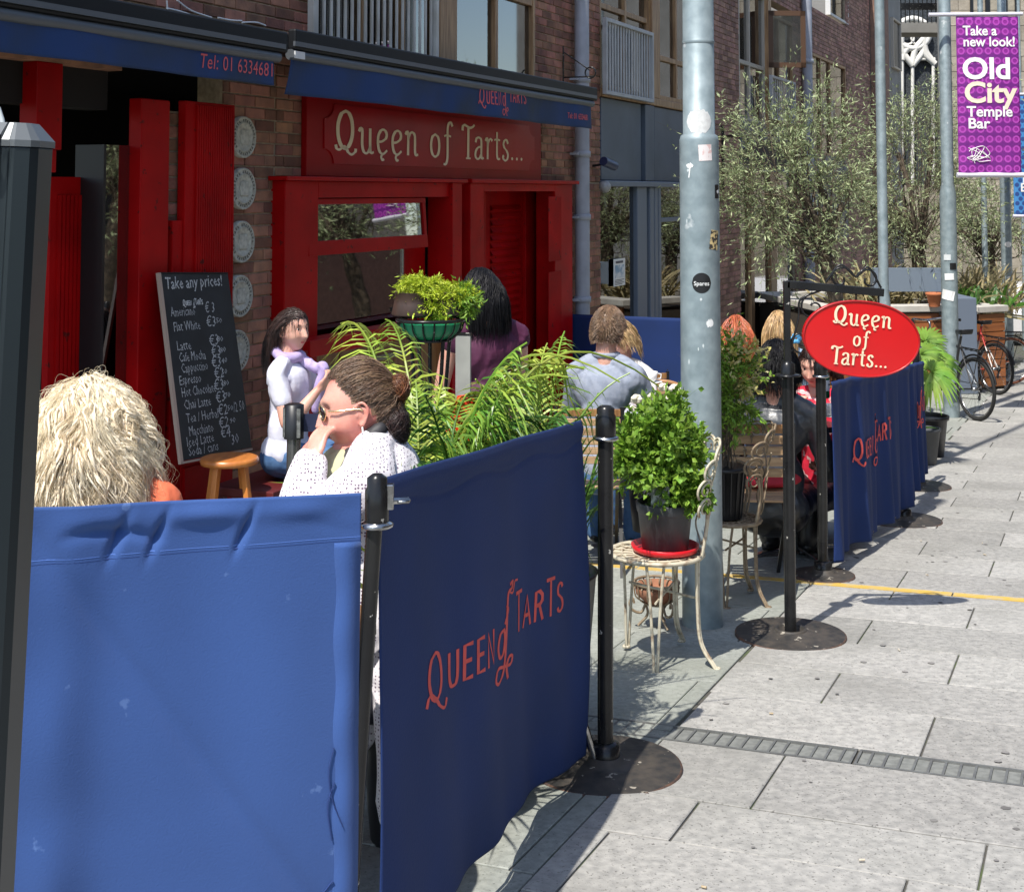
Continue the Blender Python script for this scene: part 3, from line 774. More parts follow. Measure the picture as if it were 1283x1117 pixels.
# a hoarding of pale buildings closing the far end low down
fe = thing('street_end_building', 'sandy coloured building closing the street beyond the bicycles', 'building', (12, 60, gz(60)+.0))
mb = MB(); mb.box(-16, 30, 0, 5, -1, 10); mb.build('wall', mat('sandy_render', (.45, .38, .29), (.33, .28, .22), rough=.9, scale=.6), fe)
for k in range(14):
    mb = MB(); mb.box(-15+k*2.2, -13.9+k*2.2, -.05, .02, 1.0, 3.0); mb.build('window', M_dark, fe)
# the other side of the street, out of frame: what the cafe windows mirror
op = thing('opposite_building_out_of_frame', 'pale stone building across the street, outside the frame', 'building', (11.5, 12, gz(12)), R(-23))
mb = MB(); mb.box(0, 6, -16, 14, -2, 2.6); mb.build('shopfront', M_brick2, op); mb = MB(); mb.box(0, 6, -16, 14, 2.6, 9); mb.build('wall', M_lime, op)
for k in range(8):
    for j in range(2):
        mb = MB(); mb.box(-.03, .05, -14+k*3.4, -12.4+k*3.4, 1.2+j*3.6, 3.4+j*3.6); mb.build('window', M_dark, op)
# ================================================================== lettering
GLY = {
 'Q': (1.12, [([(.52,1.63),(.3,1.5),(.16,1.2),(.12,.9),(.16,.55),(.3,.25),(.5,.14),(.7,.28),(.84,.6),(.87,.95),(.82,1.3),(.68,1.55),(.52,1.63)], 1.25), ([(.02,.28),(.08,.12),(.24,.1),(.4,.22),(.52,.2),(.66,0),(.84,-.08),(1.02,.04),(1.04,.16)], 1.0)]),
 'u': (.86, [([(0,.86),(.08,1.0),(.17,.92),(.17,.35),(.26,.06),(.42,.0),(.56,.14),(.6,.3)], 1), ([(.6,1.02),(.6,.2),(.66,.02),(.8,.06)], 1)]),
 'e': (.74, [([(.08,.5),(.3,.52),(.52,.66),(.56,.85),(.44,1.0),(.26,.98),(.1,.75),(.08,.42),(.16,.12),(.36,.0),(.6,.16)], 1), ([(.36,.0),(.26,-.12),(.34,-.26),(.42,-.2)], .8)]),
 'n': (.84, [([(0,.88),(.08,1.0),(.16,.9),(.16,.0)], 1), ([(.16,.68),(.26,.92),(.42,1.0),(.56,.88),(.58,.6),(.58,.2),(.64,.02),(.78,.06)], 1)]),
 'o': (.74, [([(.34,1.0),(.14,.85),(.07,.5),(.14,.15),(.34,0),(.54,.15),(.6,.5),(.54,.85),(.34,1.0)], 1.05)]),
 'f': (.66, [([(.66,1.42),(.54,1.6),(.4,1.52),(.33,1.25),(.33,.3),(.31,-.1),(.2,-.32),(.06,-.3)], 1), ([(.1,.95),(.3,1.0),(.56,.95)], .9)]),
 'T': (.78, [([(.02,1.28),(.04,1.46),(.16,1.55),(.34,1.5),(.56,1.44),(.76,1.5),(.88,1.6)], 1.15), ([(.44,1.46),(.43,.9),(.42,.0)], 1.15), ([(.26,0),(.6,.0)], .8)]),
 'a': (.74, [([(.1,.78),(.16,.96),(.34,1.02),(.5,.92),(.52,.6),(.52,.18),(.58,.02),(.7,.06)], 1), ([(.52,.58),(.3,.55),(.12,.38),(.08,.14),(.2,0),(.38,.04),(.52,.24)], 1)]),
 'r': (.56, [([(0,.88),(.08,1.0),(.16,.9),(.16,.0)], 1), ([(.16,.62),(.24,.88),(.4,1.0),(.52,.9)], 1)]),
 't': (.56, [([(.24,1.36),(.24,.9),(.24,.25),(.32,.04),(.48,.06)], 1), ([(.02,.96),(.24,1.0),(.48,.96)], .9)]),
 's': (.6, [([(.46,.82),(.36,1.0),(.2,.98),(.1,.8),(.18,.62),(.36,.46),(.46,.28),(.4,.06),(.22,-.02),(.06,.12),(.12,.24)], 1)]),
 '.': (.3, [([(.12,.04),(.12,.1)], 1.9)]),
 ' ': (.5, []),
 # plain capitals for the banners
 'K': (1.12, [([(.45,1.25),(.2,1.1),(.06,.75),(.06,.4),(.2,.05),(.42,-.05),(.66,.1),(.78,.45),(.74,.9),(.6,1.18),(.45,1.25)], 1), ([(-.12,-.12),(0,.12),(.2,.14),(.42,-.05),(.66,-.3),(.95,-.42),(1.1,-.2)], .9)]),
 'U': (.66, [([(.05,1),(.05,.3),(.14,.04),(.28,0),(.42,.04),(.5,.3),(.5,1)], 1)]),
 'E': (.56, [([(.42,1),(.06,1),(.06,0),(.42,0)], 1, 'l'), ([(.06,.52),(.36,.52)], 1, 'l')]),
 'N': (.68, [([(.05,0),(.05,1),(.48,0),(.48,1)], 1, 'l')]),
 'A': (.66, [([(.0,0),(.27,1),(.54,0)], 1, 'l'), ([(.1,.34),(.44,.34)], 1, 'l')]),
 'R': (.62, [([(.06,0),(.06,1),(.3,1),(.44,.86),(.44,.66),(.3,.52),(.06,.52)], 1, 'l'), ([(.28,.52),(.48,0)], 1, 'l')]),
 'S': (.56, [([(.44,.86),(.34,1),(.18,1),(.07,.84),(.1,.64),(.26,.52),(.42,.36),(.44,.14),(.3,0),(.14,0),(.04,.14)], 1)]),
 'H': (.6, [([(.0,1.3),(.5,1.3)], 1, 'l'), ([(.25,1.3),(.25,0)], 1, 'l')]),
}
def stroke_poly(pts, w, lin=False):
    P = [Vector((p[0], p[1], 0)) for p in pts]
    if not lin: P = spline(P, 5)
    closed = (P[0]-P[-1]).length < 1e-5
    n = len(P); vs = []; fs = []
    for i, p in enumerate(P):
        if closed: t = (P[(i+1) % (n-1)]-P[(i-1) % (n-1)])
        else: t = P[min(i+1, n-1)]-P[max(i-1, 0)]
        if t.length < 1e-6: t = Vector((1, 0, 0))
        t.normalize(); a = Vector((-t.y, t.x, 0))
        ww = w*(1.12 if abs(t.y) > .7 else .78) if not lin else w
        if lin and 0 < i < n-1: ww *= 1.25
        vs += [p+a*ww/2, p-a*ww/2]
    if lin:     # square ends
        for e, d_ in ((0, -1), (n-1, 1)):
            t = (P[1]-P[0] if e == 0 else P[-1]-P[-2]).normalized()*w*.4*d_
            vs[2*e] += t; vs[2*e+1] += t
    fs = [(2*i+1, 2*i+3, 2*i+2, 2*i) for i in range(n-1)]
    return vs, fs
def gl_text(txt, size, wd=.13, track=.08, center=True, gap=None):
    """stroke lettering in the xy plane; size = x height"""
    V, Fa = [], []; x = 0
    for ch_ in txt:
        adv, st = GLY[ch_]
        if ch_ == '.':
            b = len(V); V += [(x+.12+wd*.62*math.cos(t), .09+wd*.62*math.sin(t)) for t in np.linspace(0, 2*PI, 14, endpoint=False)]; Fa += [tuple(range(b, b+14))]; x += adv+track; continue
        for q in st:
            vs, fs = stroke_poly(q[0], wd*q[1], len(q) > 2)
            b = len(V); V += [((v.x+x), v.y) for v in vs]; Fa += [tuple(i+b for i in f) for f in fs]
        x += adv + track
    V = np.array(V); 
    if center: V[:, 0] -= x/2
    return V*size, Fa
def ornament(size):       # the scrolled "of" on the banners
    st = [([(.55,2.5),(.8,2.55),(.7,2.35),(.45,2.3),(.35,2.0),(.28,1.2),(.2,.4),(.05,-.1),(-.3,-.35),(-.55,-.2),(-.35,.1),(.1,.05),(.6,0),(.75,.2),(.5,.25),(.3,.0),(.4,-.4)], 1),
          ([(.1,1.2),(-.2,1.1),(-.35,.7),(-.2,.4),(.05,.5),(.15,.9),(.1,1.2)], 1), ([(.15,1.35),(.4,1.75),(.25,1.9)], .8), ([(.45,2.3),(.8,2.2),(1.0,2.5),(1.3,2.5)], .7)]
    V, Fa = [], []
    for pts, k in st:
        vs, fs = stroke_poly(pts, .13*k); b = len(V); V += [(v.x, v.y) for v in vs]; Fa += [tuple(i+b for i in f) for f in fs]
    return np.array(V)*size, Fa
def font_text(txt, size, off=0.0, shear=0.0, align='LEFT', res=4, space=1.0):
    cu = bpy.data.curves.new('t', 'FONT'); cu.body = txt; cu.size = size; cu.offset = off; cu.shear = shear; cu.align_x = align
    cu.resolution_u = res; cu.space_character = space; cu.fill_mode = 'FRONT'
    o = bpy.data.objects.new('t', cu); COL.objects.link(o)
    dg = bpy.context.evaluated_depsgraph_get(); me = bpy.data.meshes.new_from_object(o.evaluated_get(dg))
    V = np.array([v.co[:2] for v in me.vertices]).reshape(-1, 2); Fa = [tuple(p.vertices) for p in me.polygons]
    bpy.data.objects.remove(o); bpy.data.curves.remove(cu); bpy.data.meshes.remove(me)
    return V, Fa
def place_text(name, VF, fn, m, parent, flip=False):
    V, Fa = VF
    P = [fn(float(a), float(b)) for a, b in V]
    me = bpy.data.meshes.new(name); me.from_pydata([tuple(p) for p in P], [], [tuple(reversed(f)) if flip else f for f in Fa]); me.update()
    return link(name, me, parent, m)
def cat(*vfs):
    V, Fa = [], []
    for v, f, dx, dy in vfs:
        b = len(V); V += [(a+dx, c+dy) for a, c in v]; Fa += [tuple(i+b for i in q) for q in f]
    return np.array(V), Fa
def banner_text(h, wd=.15):
    a = gl_text('KUEEN', h, wd, .12, False); o_ = ornament(h*1.05); b = gl_text('HARHS', h, wd, .12, False)
    wq = a[0][:, 0].max()
    return cat((a[0], a[1], 0, 0), (o_[0], o_[1], wq+h*.70, -h*.45), (b[0], b[1], wq+h*1.95, h*.42)), wq+h*1.95+b[0][:, 0].max()

# ================================================================== awnings and fascia sign
def awning(pa, pb, label, texts, topz, botz, off=.42):
    ua, ub = U(pa, off), U(pb, off)
    r = thing('awning', label, 'awning', fworld(ua, 0, topz), FROT, 'blue folding awnings over the cafe front')
    L = ub-ua
    mb = MB(); mb.box(0, L+.1, -off+.0, -.02, .02, .10); mb.box(0, L+.12, -off-.06, -off+.0, .0, .13); mb.build('casing', M_casing, r, bevel=.012)
    mb = MB(); mb.tube([(0, -off-.02, -.03), (L+.06, -off-.02, -.03)], .035, 10); mb.box(-.02, L+.08, -off-.07, -off-.055, .02, .05); mb.build('front_rail', M_casel, r)
    mb = MB(); mb.box(-.01, .10, -off-.066, -off-.055, -.055, -.01); mb.build('end_cap', mat('label_white', (.6, .6, .6)), r)
    n, k = 120, 10; h = topz-botz
    def f(x, z):          # x along, z up (0 top)
        t = x/max(L, .01); v = -z/h
        y = -off-.03 + .018*v*math.sin(x*3.1+1)+.010*v*math.sin(x*9.7)+.035*v*v*math.exp(-x*3)
        return (x, y, z)
    V = []; 
    for i in range(n+1):
        for j in range(k+1): V.append(f(L*i/n, -.04-(h-.04)*j/k))
    Fc = [(i*(k+1)+j, i*(k+1)+j+1, (i+1)*(k+1)+j+1, (i+1)*(k+1)+j) for i in range(n) for j in range(k)]
    me = np_mesh('valance', V, Fc); vo = link('valance', me, r, M_awn); sd = vo.modifiers.new('s', 'SOLIDIFY'); sd.thickness = .002; sd.offset = 1
    for VF, x0, z0, m in texts(L, h):
        place_text('lettering', VF, lambda a, b: (lambda q: (q[0], q[1]-.006, q[2]))(f(a+x0, b+z0)), m, vo)
    return r
def tx1(L, h):
    V, Fc = font_text('Tel: 01 6334681', .115, 0, space=1.08); V[:, 0] *= .88
    return [((V, Fc), L-.72, -h*.74, M_pinkprint)]
def tx2(L, h):
    (V, Fc), wd = banner_text(.105, .15)
    V2, F2 = font_text('Tel: 01 6334681', .075, .001)
    return [((V*.95, Fc), L*.52, -h*.60, M_pinkprint), ((V2, F2), L-.60, -h*.72, M_pinkprint)]
oz = .42
awning(-150, 335, 'long blue awning at upper left lettered Tel: 01 6334681', tx1, Zf(330, 64, oz), Zf(330, 107, oz))
awning(358, 736, 'blue awning with red lettering above the Queen of Tarts fascia sign', tx2, Zf(540, 93, oz), Zf(540, 139, oz))

us, ue = U(384, .05), U(678, .05); zc0, zc1 = Zf(540, 225, .05)+.01, Zf(540, 141, .05)+.03
fs_ = thing('fascia_sign', 'wide red fascia sign reading Queen of Tarts... above the window and door', 'sign', fworld(us, 0, zc0), FROT)
Ls, Hs = ue-us, zc1-zc0
mb = MB(); mb.box(0, Ls, -.045, .0, 0, Hs); mb.box(0, Ls, -.07, .0, -.05, -.002); mb.build('board', M_redsign, fs_, bevel=.004)
# raised lighter field with scooped corners
e = .13; pts = []
x0, x1, y0, y1 = .22, Ls-.18, .09, Hs-.05
def scoop(cx, cy, a0, a1): return [(cx+e*math.cos(t), cy+e*math.sin(t)*.8) for t in np.linspace(a0, a1, 8)]
pts += scoop(x0, y0, PI/2, 0); pts += scoop(x1, y0, PI, PI/2); pts += scoop(x1, y1, 3*PI/2, PI); pts += scoop(x0, y1, 2*PI, 3*PI/2)
mb = MB(); mb.prism(pts, -.053, -.044); mb.build('raised_field', mat('red_sign_field', (.40, .006, .010), (.30, .004, .008), spec=.2, rough=.3, scale=1.5), fs_)
VF = gl_text('Queen of Tarts...', .145, .125, .09, False); V, Fc = VF
V[:, 0] *= (Ls*.80)/V[:, 0].max()
V[:, 1] *= 1.25
place_text('lettering', (V, Fc), lambda a, b: (.36+a, -.0565, .175+b), M_cream, fs_)

# ================================================================== barrier posts, discs and banners
M_disc = mat('scuffed_base_plate', (.022, .021, .02), (.06, .05, .04), rough=.62, scale=22, bump=.0015, bscale=45, spots=((.30, .27, .22), 30, .66, .03))
M_rust = mat('rusty_edge', (.12, .06, .035), (.05, .035, .03), rough=.8, scale=40)
def post(px, py, h, label, r=.0265, disc=.24, tiltx=0.0, tilty=0.0, group='black barrier posts around the cafe tables', collar=True, world=None):
    b = world or G(px, py)
    t = thing('barrier_post', label, 'post', b, 0, group)
    mb = MB(); mb.lathe([(disc, .0), (disc, .012), (disc-.006, .014)], 56, cap=False); mb.build('base_rim', M_rust, t)
    mb = MB(); mb.lathe([(disc-.006, .0141), (.10, .020), (.058, .024), (.056, .040), (.001, .042)], 56, cap=False); mb.build('base_plate', M_disc, t)
    p = Vector((tiltx, tilty, h))
    mb = MB(); mb.tube([(0, 0, .03), p], r, 24); mb.lathe([(.046, .035), (.046, .075), (r+.003, .082)], 24); mb.build('pole', M_black, t)
    if collar:
        Mt = Matrix.Translation(p)
        mb = MB(); mb.lathe([(r+.006, -.08), (r+.008, -.075), (r+.008, -.012), (r+.004, -.006), (r+.004, .012), (r-.006, .02)], 24, M=Mt); mb.build('cap', M_black, t)
        mb = MB(); mb.lathe([(r+.009, -.088), (r+.017, -.084), (r+.017, -.078), (r+.009, -.074)], 24, M=Mt); mb.build('clip_ring', M_chrome, t)
    return t
P757 = G(758, 962)
t757 = post(0, 0, 1.10, 'black barrier post on a round base plate right of the large shaded blue banner', world=P757, tiltx=.005, r=.0245)
# corner post between the two nearest banners
def pv_(px, Y): return Vector(((px-CX)/F*Y, Y, gz(Y)))
top460 = at(472, 606, 2.86)
B460 = Vector((top460.x-.065, 2.86, gz(2.86)))
t460 = post(0, 0, top460.z-B460.z, 'scratched black corner post with worn metal clip between the two nearest blue banners', world=B460, tiltx=.065, r=.0165)
mb = MB(); mb.tube([(.02, 0, -.035), (.062, .02, -.037)], .007, 10); mb.box(.02, .034, -.010, .010, -.05, .0); mb.tube([(.05+.014*math.cos(a), .014+.012*math.sin(a), -.036) for a in np.linspace(0, 6.28, 13)[:-1]], .004, 6, closed=True); o = mb.build('banner_hook', M_chrome, t460, bevel=.003); o.location = (.065, 0, top460.z-B460.z)

def banner(name, A, B, hA, hB, bot, label, m, wav, text=None, hem=True, group='blue canvas cafe windbreak banners', nx=150, nz=110, over=.02, m_edge=None):
    """A, B: ground points; cloth from height bot to hA/hB; face normal to the right of A->B"""
    A, B = Vector(A), Vector(B); d = (B-A); L = math.hypot(d.x, d.y); ux = Vector((d.x/L, d.y/L, 0)); nrm = Vector((ux.y, -ux.x, 0))
    root = thing(name, label, 'banner', A, math.atan2(ux.y, ux.x), group)
    dzA = B.z-A.z
    def f(s, z, off=0.0):     # s 0..L ; z 0..1 from bottom to top ; local coordinates: x along, -y outwards
        t = s/L; zt = hA+(hB+dzA-hA)*t; zb = bot+(dzA)*t + wav.get('low', lambda q: 0)(t)
        y = wav['f'](t, z)
        sag = wav.get('sag', 0)*math.sin(PI*t)*z
        return (s, -y-off, zb+(zt-zb)*z - sag)
    V = [f(L*i/nx, j/nz) for i in range(nx+1) for j in range(nz+1)]
    Fc = [(i*(nz+1)+j, (i+1)*(nz+1)+j, (i+1)*(nz+1)+j+1, i*(nz+1)+j+1) for i in range(nx) for j in range(nz)]
    co = link('cloth', np_mesh('cloth', V, Fc), root, m); sd = co.modifiers.new('s', 'SOLIDIFY'); sd.thickness = .003; sd.offset = 1
    for zz in (.985, .012): mb = MB(); mb.tube([f(-over+L*q/20*(1+over/L), zz, -.007) for q in range(21)], .0045, 8); mb.build('rod', M_blackplain, root)
    return root, co, f, L
# A: the nearest banner, facing the camera
Lp = at(6, 638, 2.52); La = Vector((Lp.x-.25, 2.42, gz(2.42)))
hA = at(0, 640, 2.42).z-La.z; Be = Vector((top460.x-.035, 2.85, gz(2.85))); hB = at(450, 616, 2.85).z-Be.z
def waveA(t, z):
    y = .010*math.sin(t*7+.5)*z + .007*math.exp(-((t-.38)/.05)**2)*math.sin(z*26+t*9)*.5
    y += .012*math.exp(-((t-.36-.05*z)/.06)**2)
    # diagonal crease, pulled top hem folds
    q = (1-z)*.85 + .42 - t - .12; y -= .009*math.exp(-(q/.03)**2); y += .0035*math.sin(z*37+t*11)*math.exp(-((t-.42)/.10)**2)*max(0, .75-z) + .004*math.sin(t*23+z*6)*math.sin(z*5+1)
    y += .012*math.exp(-((z-.975)/.016)**2)*(.45+.55*math.sin(t*21)*math.sin(t*9+2))
    y -= .010*math.exp(-((z-.945-.012*math.sin(t*17))/.010)**2)*(1 if t < .80 else .1)*max(0, math.sin(t*14+1.0))
    for tc, wd in ((.50, .012), (.58, .010), (.755, .009)):
        y -= .016*math.exp(-((t-tc-(z-.95)*.5)/wd)**2)*math.exp(-((z-.945)/.030)**2)
    return y
rA, cA, fA, LA = banner('windbreak_banner', La, Be, hA, hB, -.02, 'sunlit blue canvas banner with a stitched top hem, filling the lower left foreground', M_blue, {'f': waveA, 'sag': .006}, nx=260, nz=180)
# hem seams, side hem, threads and marks
M_seam = mat('blue_thread', (.07, .15, .44), rough=.8)
M_thr = mat('dark_thread', (.015, .04, .16), rough=.8)
mb = MB(); mb.tube([fA(LA*t, .911+.012*t, .002) for t in np.linspace(0, .999, 90)], .0016, 5)
mb.build('hem_seam', M_seam, cA)
mb = MB(); mb.tube([fA(LA*t, .905+.012*t, .0012) for t in np.linspace(0, .999, 90)], .0022, 5)
mb.build('hem_fold', M_thr, cA)
hx = 1-.052/LA
V = [fA(LA*a, z, .0035) for z in np.linspace(.0, .914, 90) for a in (hx+.003*math.sin(z*40), 1.0)]
Fc = [(2*i, 2*i+1, 2*i+3, 2*i+2) for i in range(89)]
so_ = link('side_hem', np_mesh('side_hem', V, Fc), cA, M_blue)
sd = so_.modifiers.new('s', 'SOLIDIFY'); sd.thickness = .003
mb = MB()
for q in ([(hx-.002, .56), (hx-.012, .52), (hx-.004, .47), (hx+.02, .42)], [(hx, .50), (hx-.014, .46), (hx-.004, .40)], [(hx, .33), (hx-.03, .305), (hx-.09, .30)], [(hx, .27), (hx-.04, .26)]):
    mb.tube(spline([fA(LA*a, z, .006) for a, z in q], 6), .0013, 5)
mb.build('loose_thread', M_thr, cA)
mb = MB(); mk = [(-.0045, 0), (.0045, .002), (.006, .05), (.002, .07), (.005, .085), (0, .095), (-.003, .06), (-.006, .03)]
V = [fA(LA*(.83+a), .165+b*.6, .004) for a, b in mk]; mb.add(V, [tuple(range(len(V)))]); mb.build('scuff_mark', M_white, cA)
# B: lettered, in the darker shaded copy of the cloth
Bs = B460+Vector((.060, .03, 0)); Bt = P757+Vector((-.075, -.02, 0))
hs = at(487, 600, Bs.y).z-Bs.z; ht = at(741, 526, Bt.y).z-Bt.z
def waveB(t, z):
    y = .022*math.sin(t*6.3+.3)*(1.1-z) + .010*math.sin(t*15+z*2.0)*(1-z*.6) + .006*math.sin(t*31+z*5)*(1-z)
    y += .007*math.exp(-((z-.975)/.02)**2)
    y += .02*math.exp(-((t-1)/.05)**2)*math.sin(z*3.1)
    y -= .004*math.exp(-((z-.93-.01*math.sin(t*20))/.006)**2)
    return y
rB, cB, fB, LB = banner('windbreak_banner', Bs, Bt, hs, ht, .05, 'shaded blue canvas banner lettered Queen of Tarts in red, beside the round base plate', M_blue_shade, {'f': waveB, 'sag': .0, 'low': lambda t: .11*(1-t)}, nx=180, nz=140)
(VF, wdt) = banner_text(.080, .13)
sx = .86/wdt
V, Fc = VF
# locate the word from the photo: Q starts at (522,830), S ends at (703,730)
def inv(px, py):          # banner plane intersection -> s, height fraction
    r_ = ray(px, py); A = np.array(Bs); u = np.array([(Bt-Bs).x, (Bt-Bs).y]); u = u/np.linalg.norm(u); n_ = np.array([u[1], -u[0]])
    t_ = (A[:2]-CAM[:2])@n_/(r_[:2]@n_); p = CAM+r_*t_; s_ = (p[:2]-A[:2])@u
    zb = fB(s_, 0)[2]; zt = fB(s_, 1)[2]; return s_, (p[2]-A[2]-zb)/(zt-zb), p[2]-A[2]
qa, qb = inv(524, 872), inv(703, 757); qz = inv(542, 864)[2]; qe = inv(703, 760)[2]-.040
sx = (qb[0]-qa[0])/wdt
def tB(a, b):
    s_ = qa[0]+.015+a*sx; zz = qz+(qe-qz)*(s_-qa[0])/(qb[0]-qa[0])+b*.98
    lo, hi = fB(s_, 0)[2], fB(s_, 1)[2]; return fB(s_, (zz-lo)/(hi-lo), .0042)
lo_ = place_text('lettering', (V, Fc), tB, M_redprint, cB)
sp = thing('banner_spring', 'small metal spring hook holding the lower corner of the lettered banner', 'hook', P757+Vector((-.07, -.02, .10)))
mb = MB(); mb.tube([(0, 0, .05), (.035, 0, -.06)], .013, 10); mb.tube([(.035, 0, -.06), (.04, 0, -.085)], .006, 6); mb.build('spring', M_chrome, sp)

# sign post with the red oval
Ps = G(990, 797)
sg = thing('sign_post', 'black steel sign post with scrolled cross arm holding the red oval sign', 'sign post', Ps)
mb = MB(); mb.lathe([(.235, .0), (.235, .012), (.229, .014)], 56, cap=False); mb.build('base_rim', M_rust, sg)
mb = MB(); mb.lathe([(.229, .0141), (.10, .022), (.07, .03)], 56, cap=False); mb.lathe([(.07, .03), (.068, .036), (.055, .036), (.053, .012), (.001, .011)], 40, cap=False); mb.build('base_plate', M_disc, sg)
top = at(990, 352, Ps.y).z-Ps.z; mid = at(990, 462, Ps.y).z-Ps.z
mb = MB(); mb.tube([(0, 0, .02), (0, 0, mid)], .025, 20); mb.build('pole', M_black, sg)
mb = MB(); mb.lathe([(.032, -.03), (.032, .02), (.014, .035)], 20, (0, 0, mid)); mb.lathe([(.02, -.034), (.056, -.03), (.056, -.024), (.02, -.02)], 20, (0, 0, mid)); mb.build('collar', M_black, sg)
ux = Vector((math.cos(R(-8)), math.sin(R(-8)), 0))
uxp = ux*.46
mb = MB(); mb.box(-.014, .014, -.014, .014, mid, top); mb.bar((0, 0, top-.014), (.42, -.0, top-.05), .028, .034); mb.build('arm', M_black, sg, bevel=.003)
mb = MB()
def spiral(c, r0, r1, a0, a1, y=0, n=28): return [(c[0]+(r0+(r1-r0)*k/n)*math.cos(a0+(a1-a0)*k/n), y, c[1]+(r0+(r1-r0)*k/n)*math.sin(a0+(a1-a0)*k/n)) for k in range(n+1)]
mb.tube(spiral((.235, top+.01), .058, .012, 0.2, 6.6), .005, 6); mb.tube(spiral((.355, top+.005), .052, .012, PI-.2, PI-6.8), .005, 6); mb.tube(spline([(.17, 0, top-.005), (.235, 0, top+.07), (.3, 0, top+.02), (.355, 0, top+.06), (.41, 0, top-.03)], 6), .005, 6)
mb.tube(spiral((.115, top-.115), .062, .014, PI/2, PI/2+7.2), .005, 6); mb.tube(spline([(.012, 0, top-.30), (.05, 0, top-.16), (.06, 0, top-.08), (.15, 0, top-.04)], 6), .005, 6)
mb.tube(spiral((.06, top-.26), .05, .012, -PI/2, -PI/2-7.0), .005, 6)
mb.build('scroll', M_black, sg)
ov = thing('oval_sign', 'glossy red oval sign reading Queen of Tarts... hanging from the black sign post', 'sign', (0, 0, 0))
oc = at(1078, 424, Ps.y+.0); ov.location = oc; ov.rotation_euler = (R(2), 0, R(3))
a_, b_ = 74/F*Ps.y, 47/F*Ps.y
M_redoval = mat('red_oval_enamel', (.62, .005, .008), (.56, .005, .008), rough=.22, scale=4, coat=.4)
rot = Matrix.Rotation(R(5.5), 4, 'Y')
mb = MB(); Mo = rot @ Matrix.Rotation(PI/2, 4, 'X') @ Matrix.Diagonal((a_, b_, 1, 1))
def lens(k, n=40):
    return [(abs(math.cos(t))**.92*math.copysign(1, math.cos(t))*a_*k, math.sin(t)*b_*k) for t in np.linspace(0, 2*PI, 2*n, endpoint=False)]
mb.prism(lens(1), -.012, .012, M=rot); mb.build('board', M_redoval, ov, bevel=.005)
rim = [rot @ Vector((x, -.013, z)) for x, z in lens(.985)]
mb = MB(); mb.tube(rim, .0045, 6, closed=True); mb.build('rim', mat('rim_red', (.38, .01, .012), rough=.3), ov)
for txt, zz, sc in (('Queen', .056, .060), ('of', -.031, .060), ('Tarts...', -.115, .060)):
    V, Fc = gl_text(txt, sc, .155, .08); 
    if txt != 'Queen' and txt != 'of': V[:, 0] *= .95
    V = V*(.86 if txt == 'of' else 1.0)
    place_text('lettering', (V*np.array([.93, .80]), Fc), lambda a, b: rot @ Vector((a-.0, -.0165, zz+b)), M_cream, ov)
mb = MB(); mb.tube([(-.02, 0, b_-.01), (-.02, 0, b_+.06)], .004, 5); mb.tube([(.08, 0, b_-.01), (.08, 0, b_+.05)], .004, 5); mb.build('hanger', M_black, ov)

# far posts and banners along the second group of tables
P1030 = G(1031, 722); P1131 = G(1132, 653); P1148 = G(1150, 610)
t3 = post(0, 0, 1.10, 'black barrier post beside the leather jacket, at the near end of the far blue banner', world=P1030, disc=.16)
t4 = post(0, 0, 1.10, 'black barrier post whose base plate shows under the far blue banner', world=P1131, disc=.235)
t5 = post(0, 0, 1.10, 'farthest black barrier post, its base plate next to the bucket', world=P1148, disc=.235)
def waveC(t, z):
    return (.030*math.sin(t*19+.4)*(1.05-z*.8)+.018*math.sin(t*41+z)*(1-z*.7)+.008*math.sin(t*77+z*3)*(1-z*.8)+.01*math.exp(-((z-.975)/.02)**2))
c3, c4, c5 = P1030+Vector((.05, .04, 0)), P1131+Vector((.055, .03, 0)), P1148+Vector((.05, .0, 0))
rC, cC, fC, LC = banner('windbreak_banner', c3, c4, at(1042, 478, c3.y).z-c3.z, at(1126, 458, c4.y).z-c4.z, .06, 'rippled blue banner with small red lettering beneath the red oval sign', M_blue_shade, {'f': waveC, 'low': lambda t: .03*t}, nx=200, nz=60)
(VF, wdt) = banner_text(.10, .16); V, Fc = VF; k_ = .62/wdt
place_text('lettering', (V, Fc), lambda a, b: fC(.34*LC-.12+a*k_*1.25, .50+(b+.02*a)*1.0, .014), M_redprint, cC)
rD, cD, fD, LD = banner('windbreak_banner', c4+Vector((.0, .10, 0)), c5, at(1128, 460, c4.y).z-c4.z, at(1147, 452, c5.y).z-c5.z, .10, 'farthest blue banner, a narrow strip showing behind the rippled one', M_blue_shade, {'f': waveC}, nx=120, nz=40)
place_text('lettering', (V.copy(), Fc), lambda a, b: fD(.42*LD+a*k_*.9, .55+b*1.1, .02), M_redprint, cD)
# banner closing the first seating group at the back
w1, w2 = Vector(fworld(U(706), .06, 0)), pv(CB-.1, 0)
wl_ = at(706, 393, 14.2); wr_ = at(862, 399, 13.2)
w1 = Vector((wl_.x, wl_.y, gz(wl_.y))); w2 = Vector((wr_.x, wr_.y, gz(wr_.y)))
rE, cE, fE, LE = banner('windbreak_banner', w1, w2, wl_.z-w1.z, wr_.z-w2.z, .08, 'plain blue banner across the back of the seating, behind the man in the pale shirt', M_blue_shade, {'f': lambda t, z: .02*math.sin(t*9)*(1-z)}, nx=60, nz=30)
for k, (px, g_) in enumerate(((0, w1), (0, w2))):
    post(0, 0, 1.16, ['black barrier post against the red door frame at the end of the plain blue banner', 'black barrier post behind the big lamp post ending the plain blue banner'][k], world=g_, disc=.2)
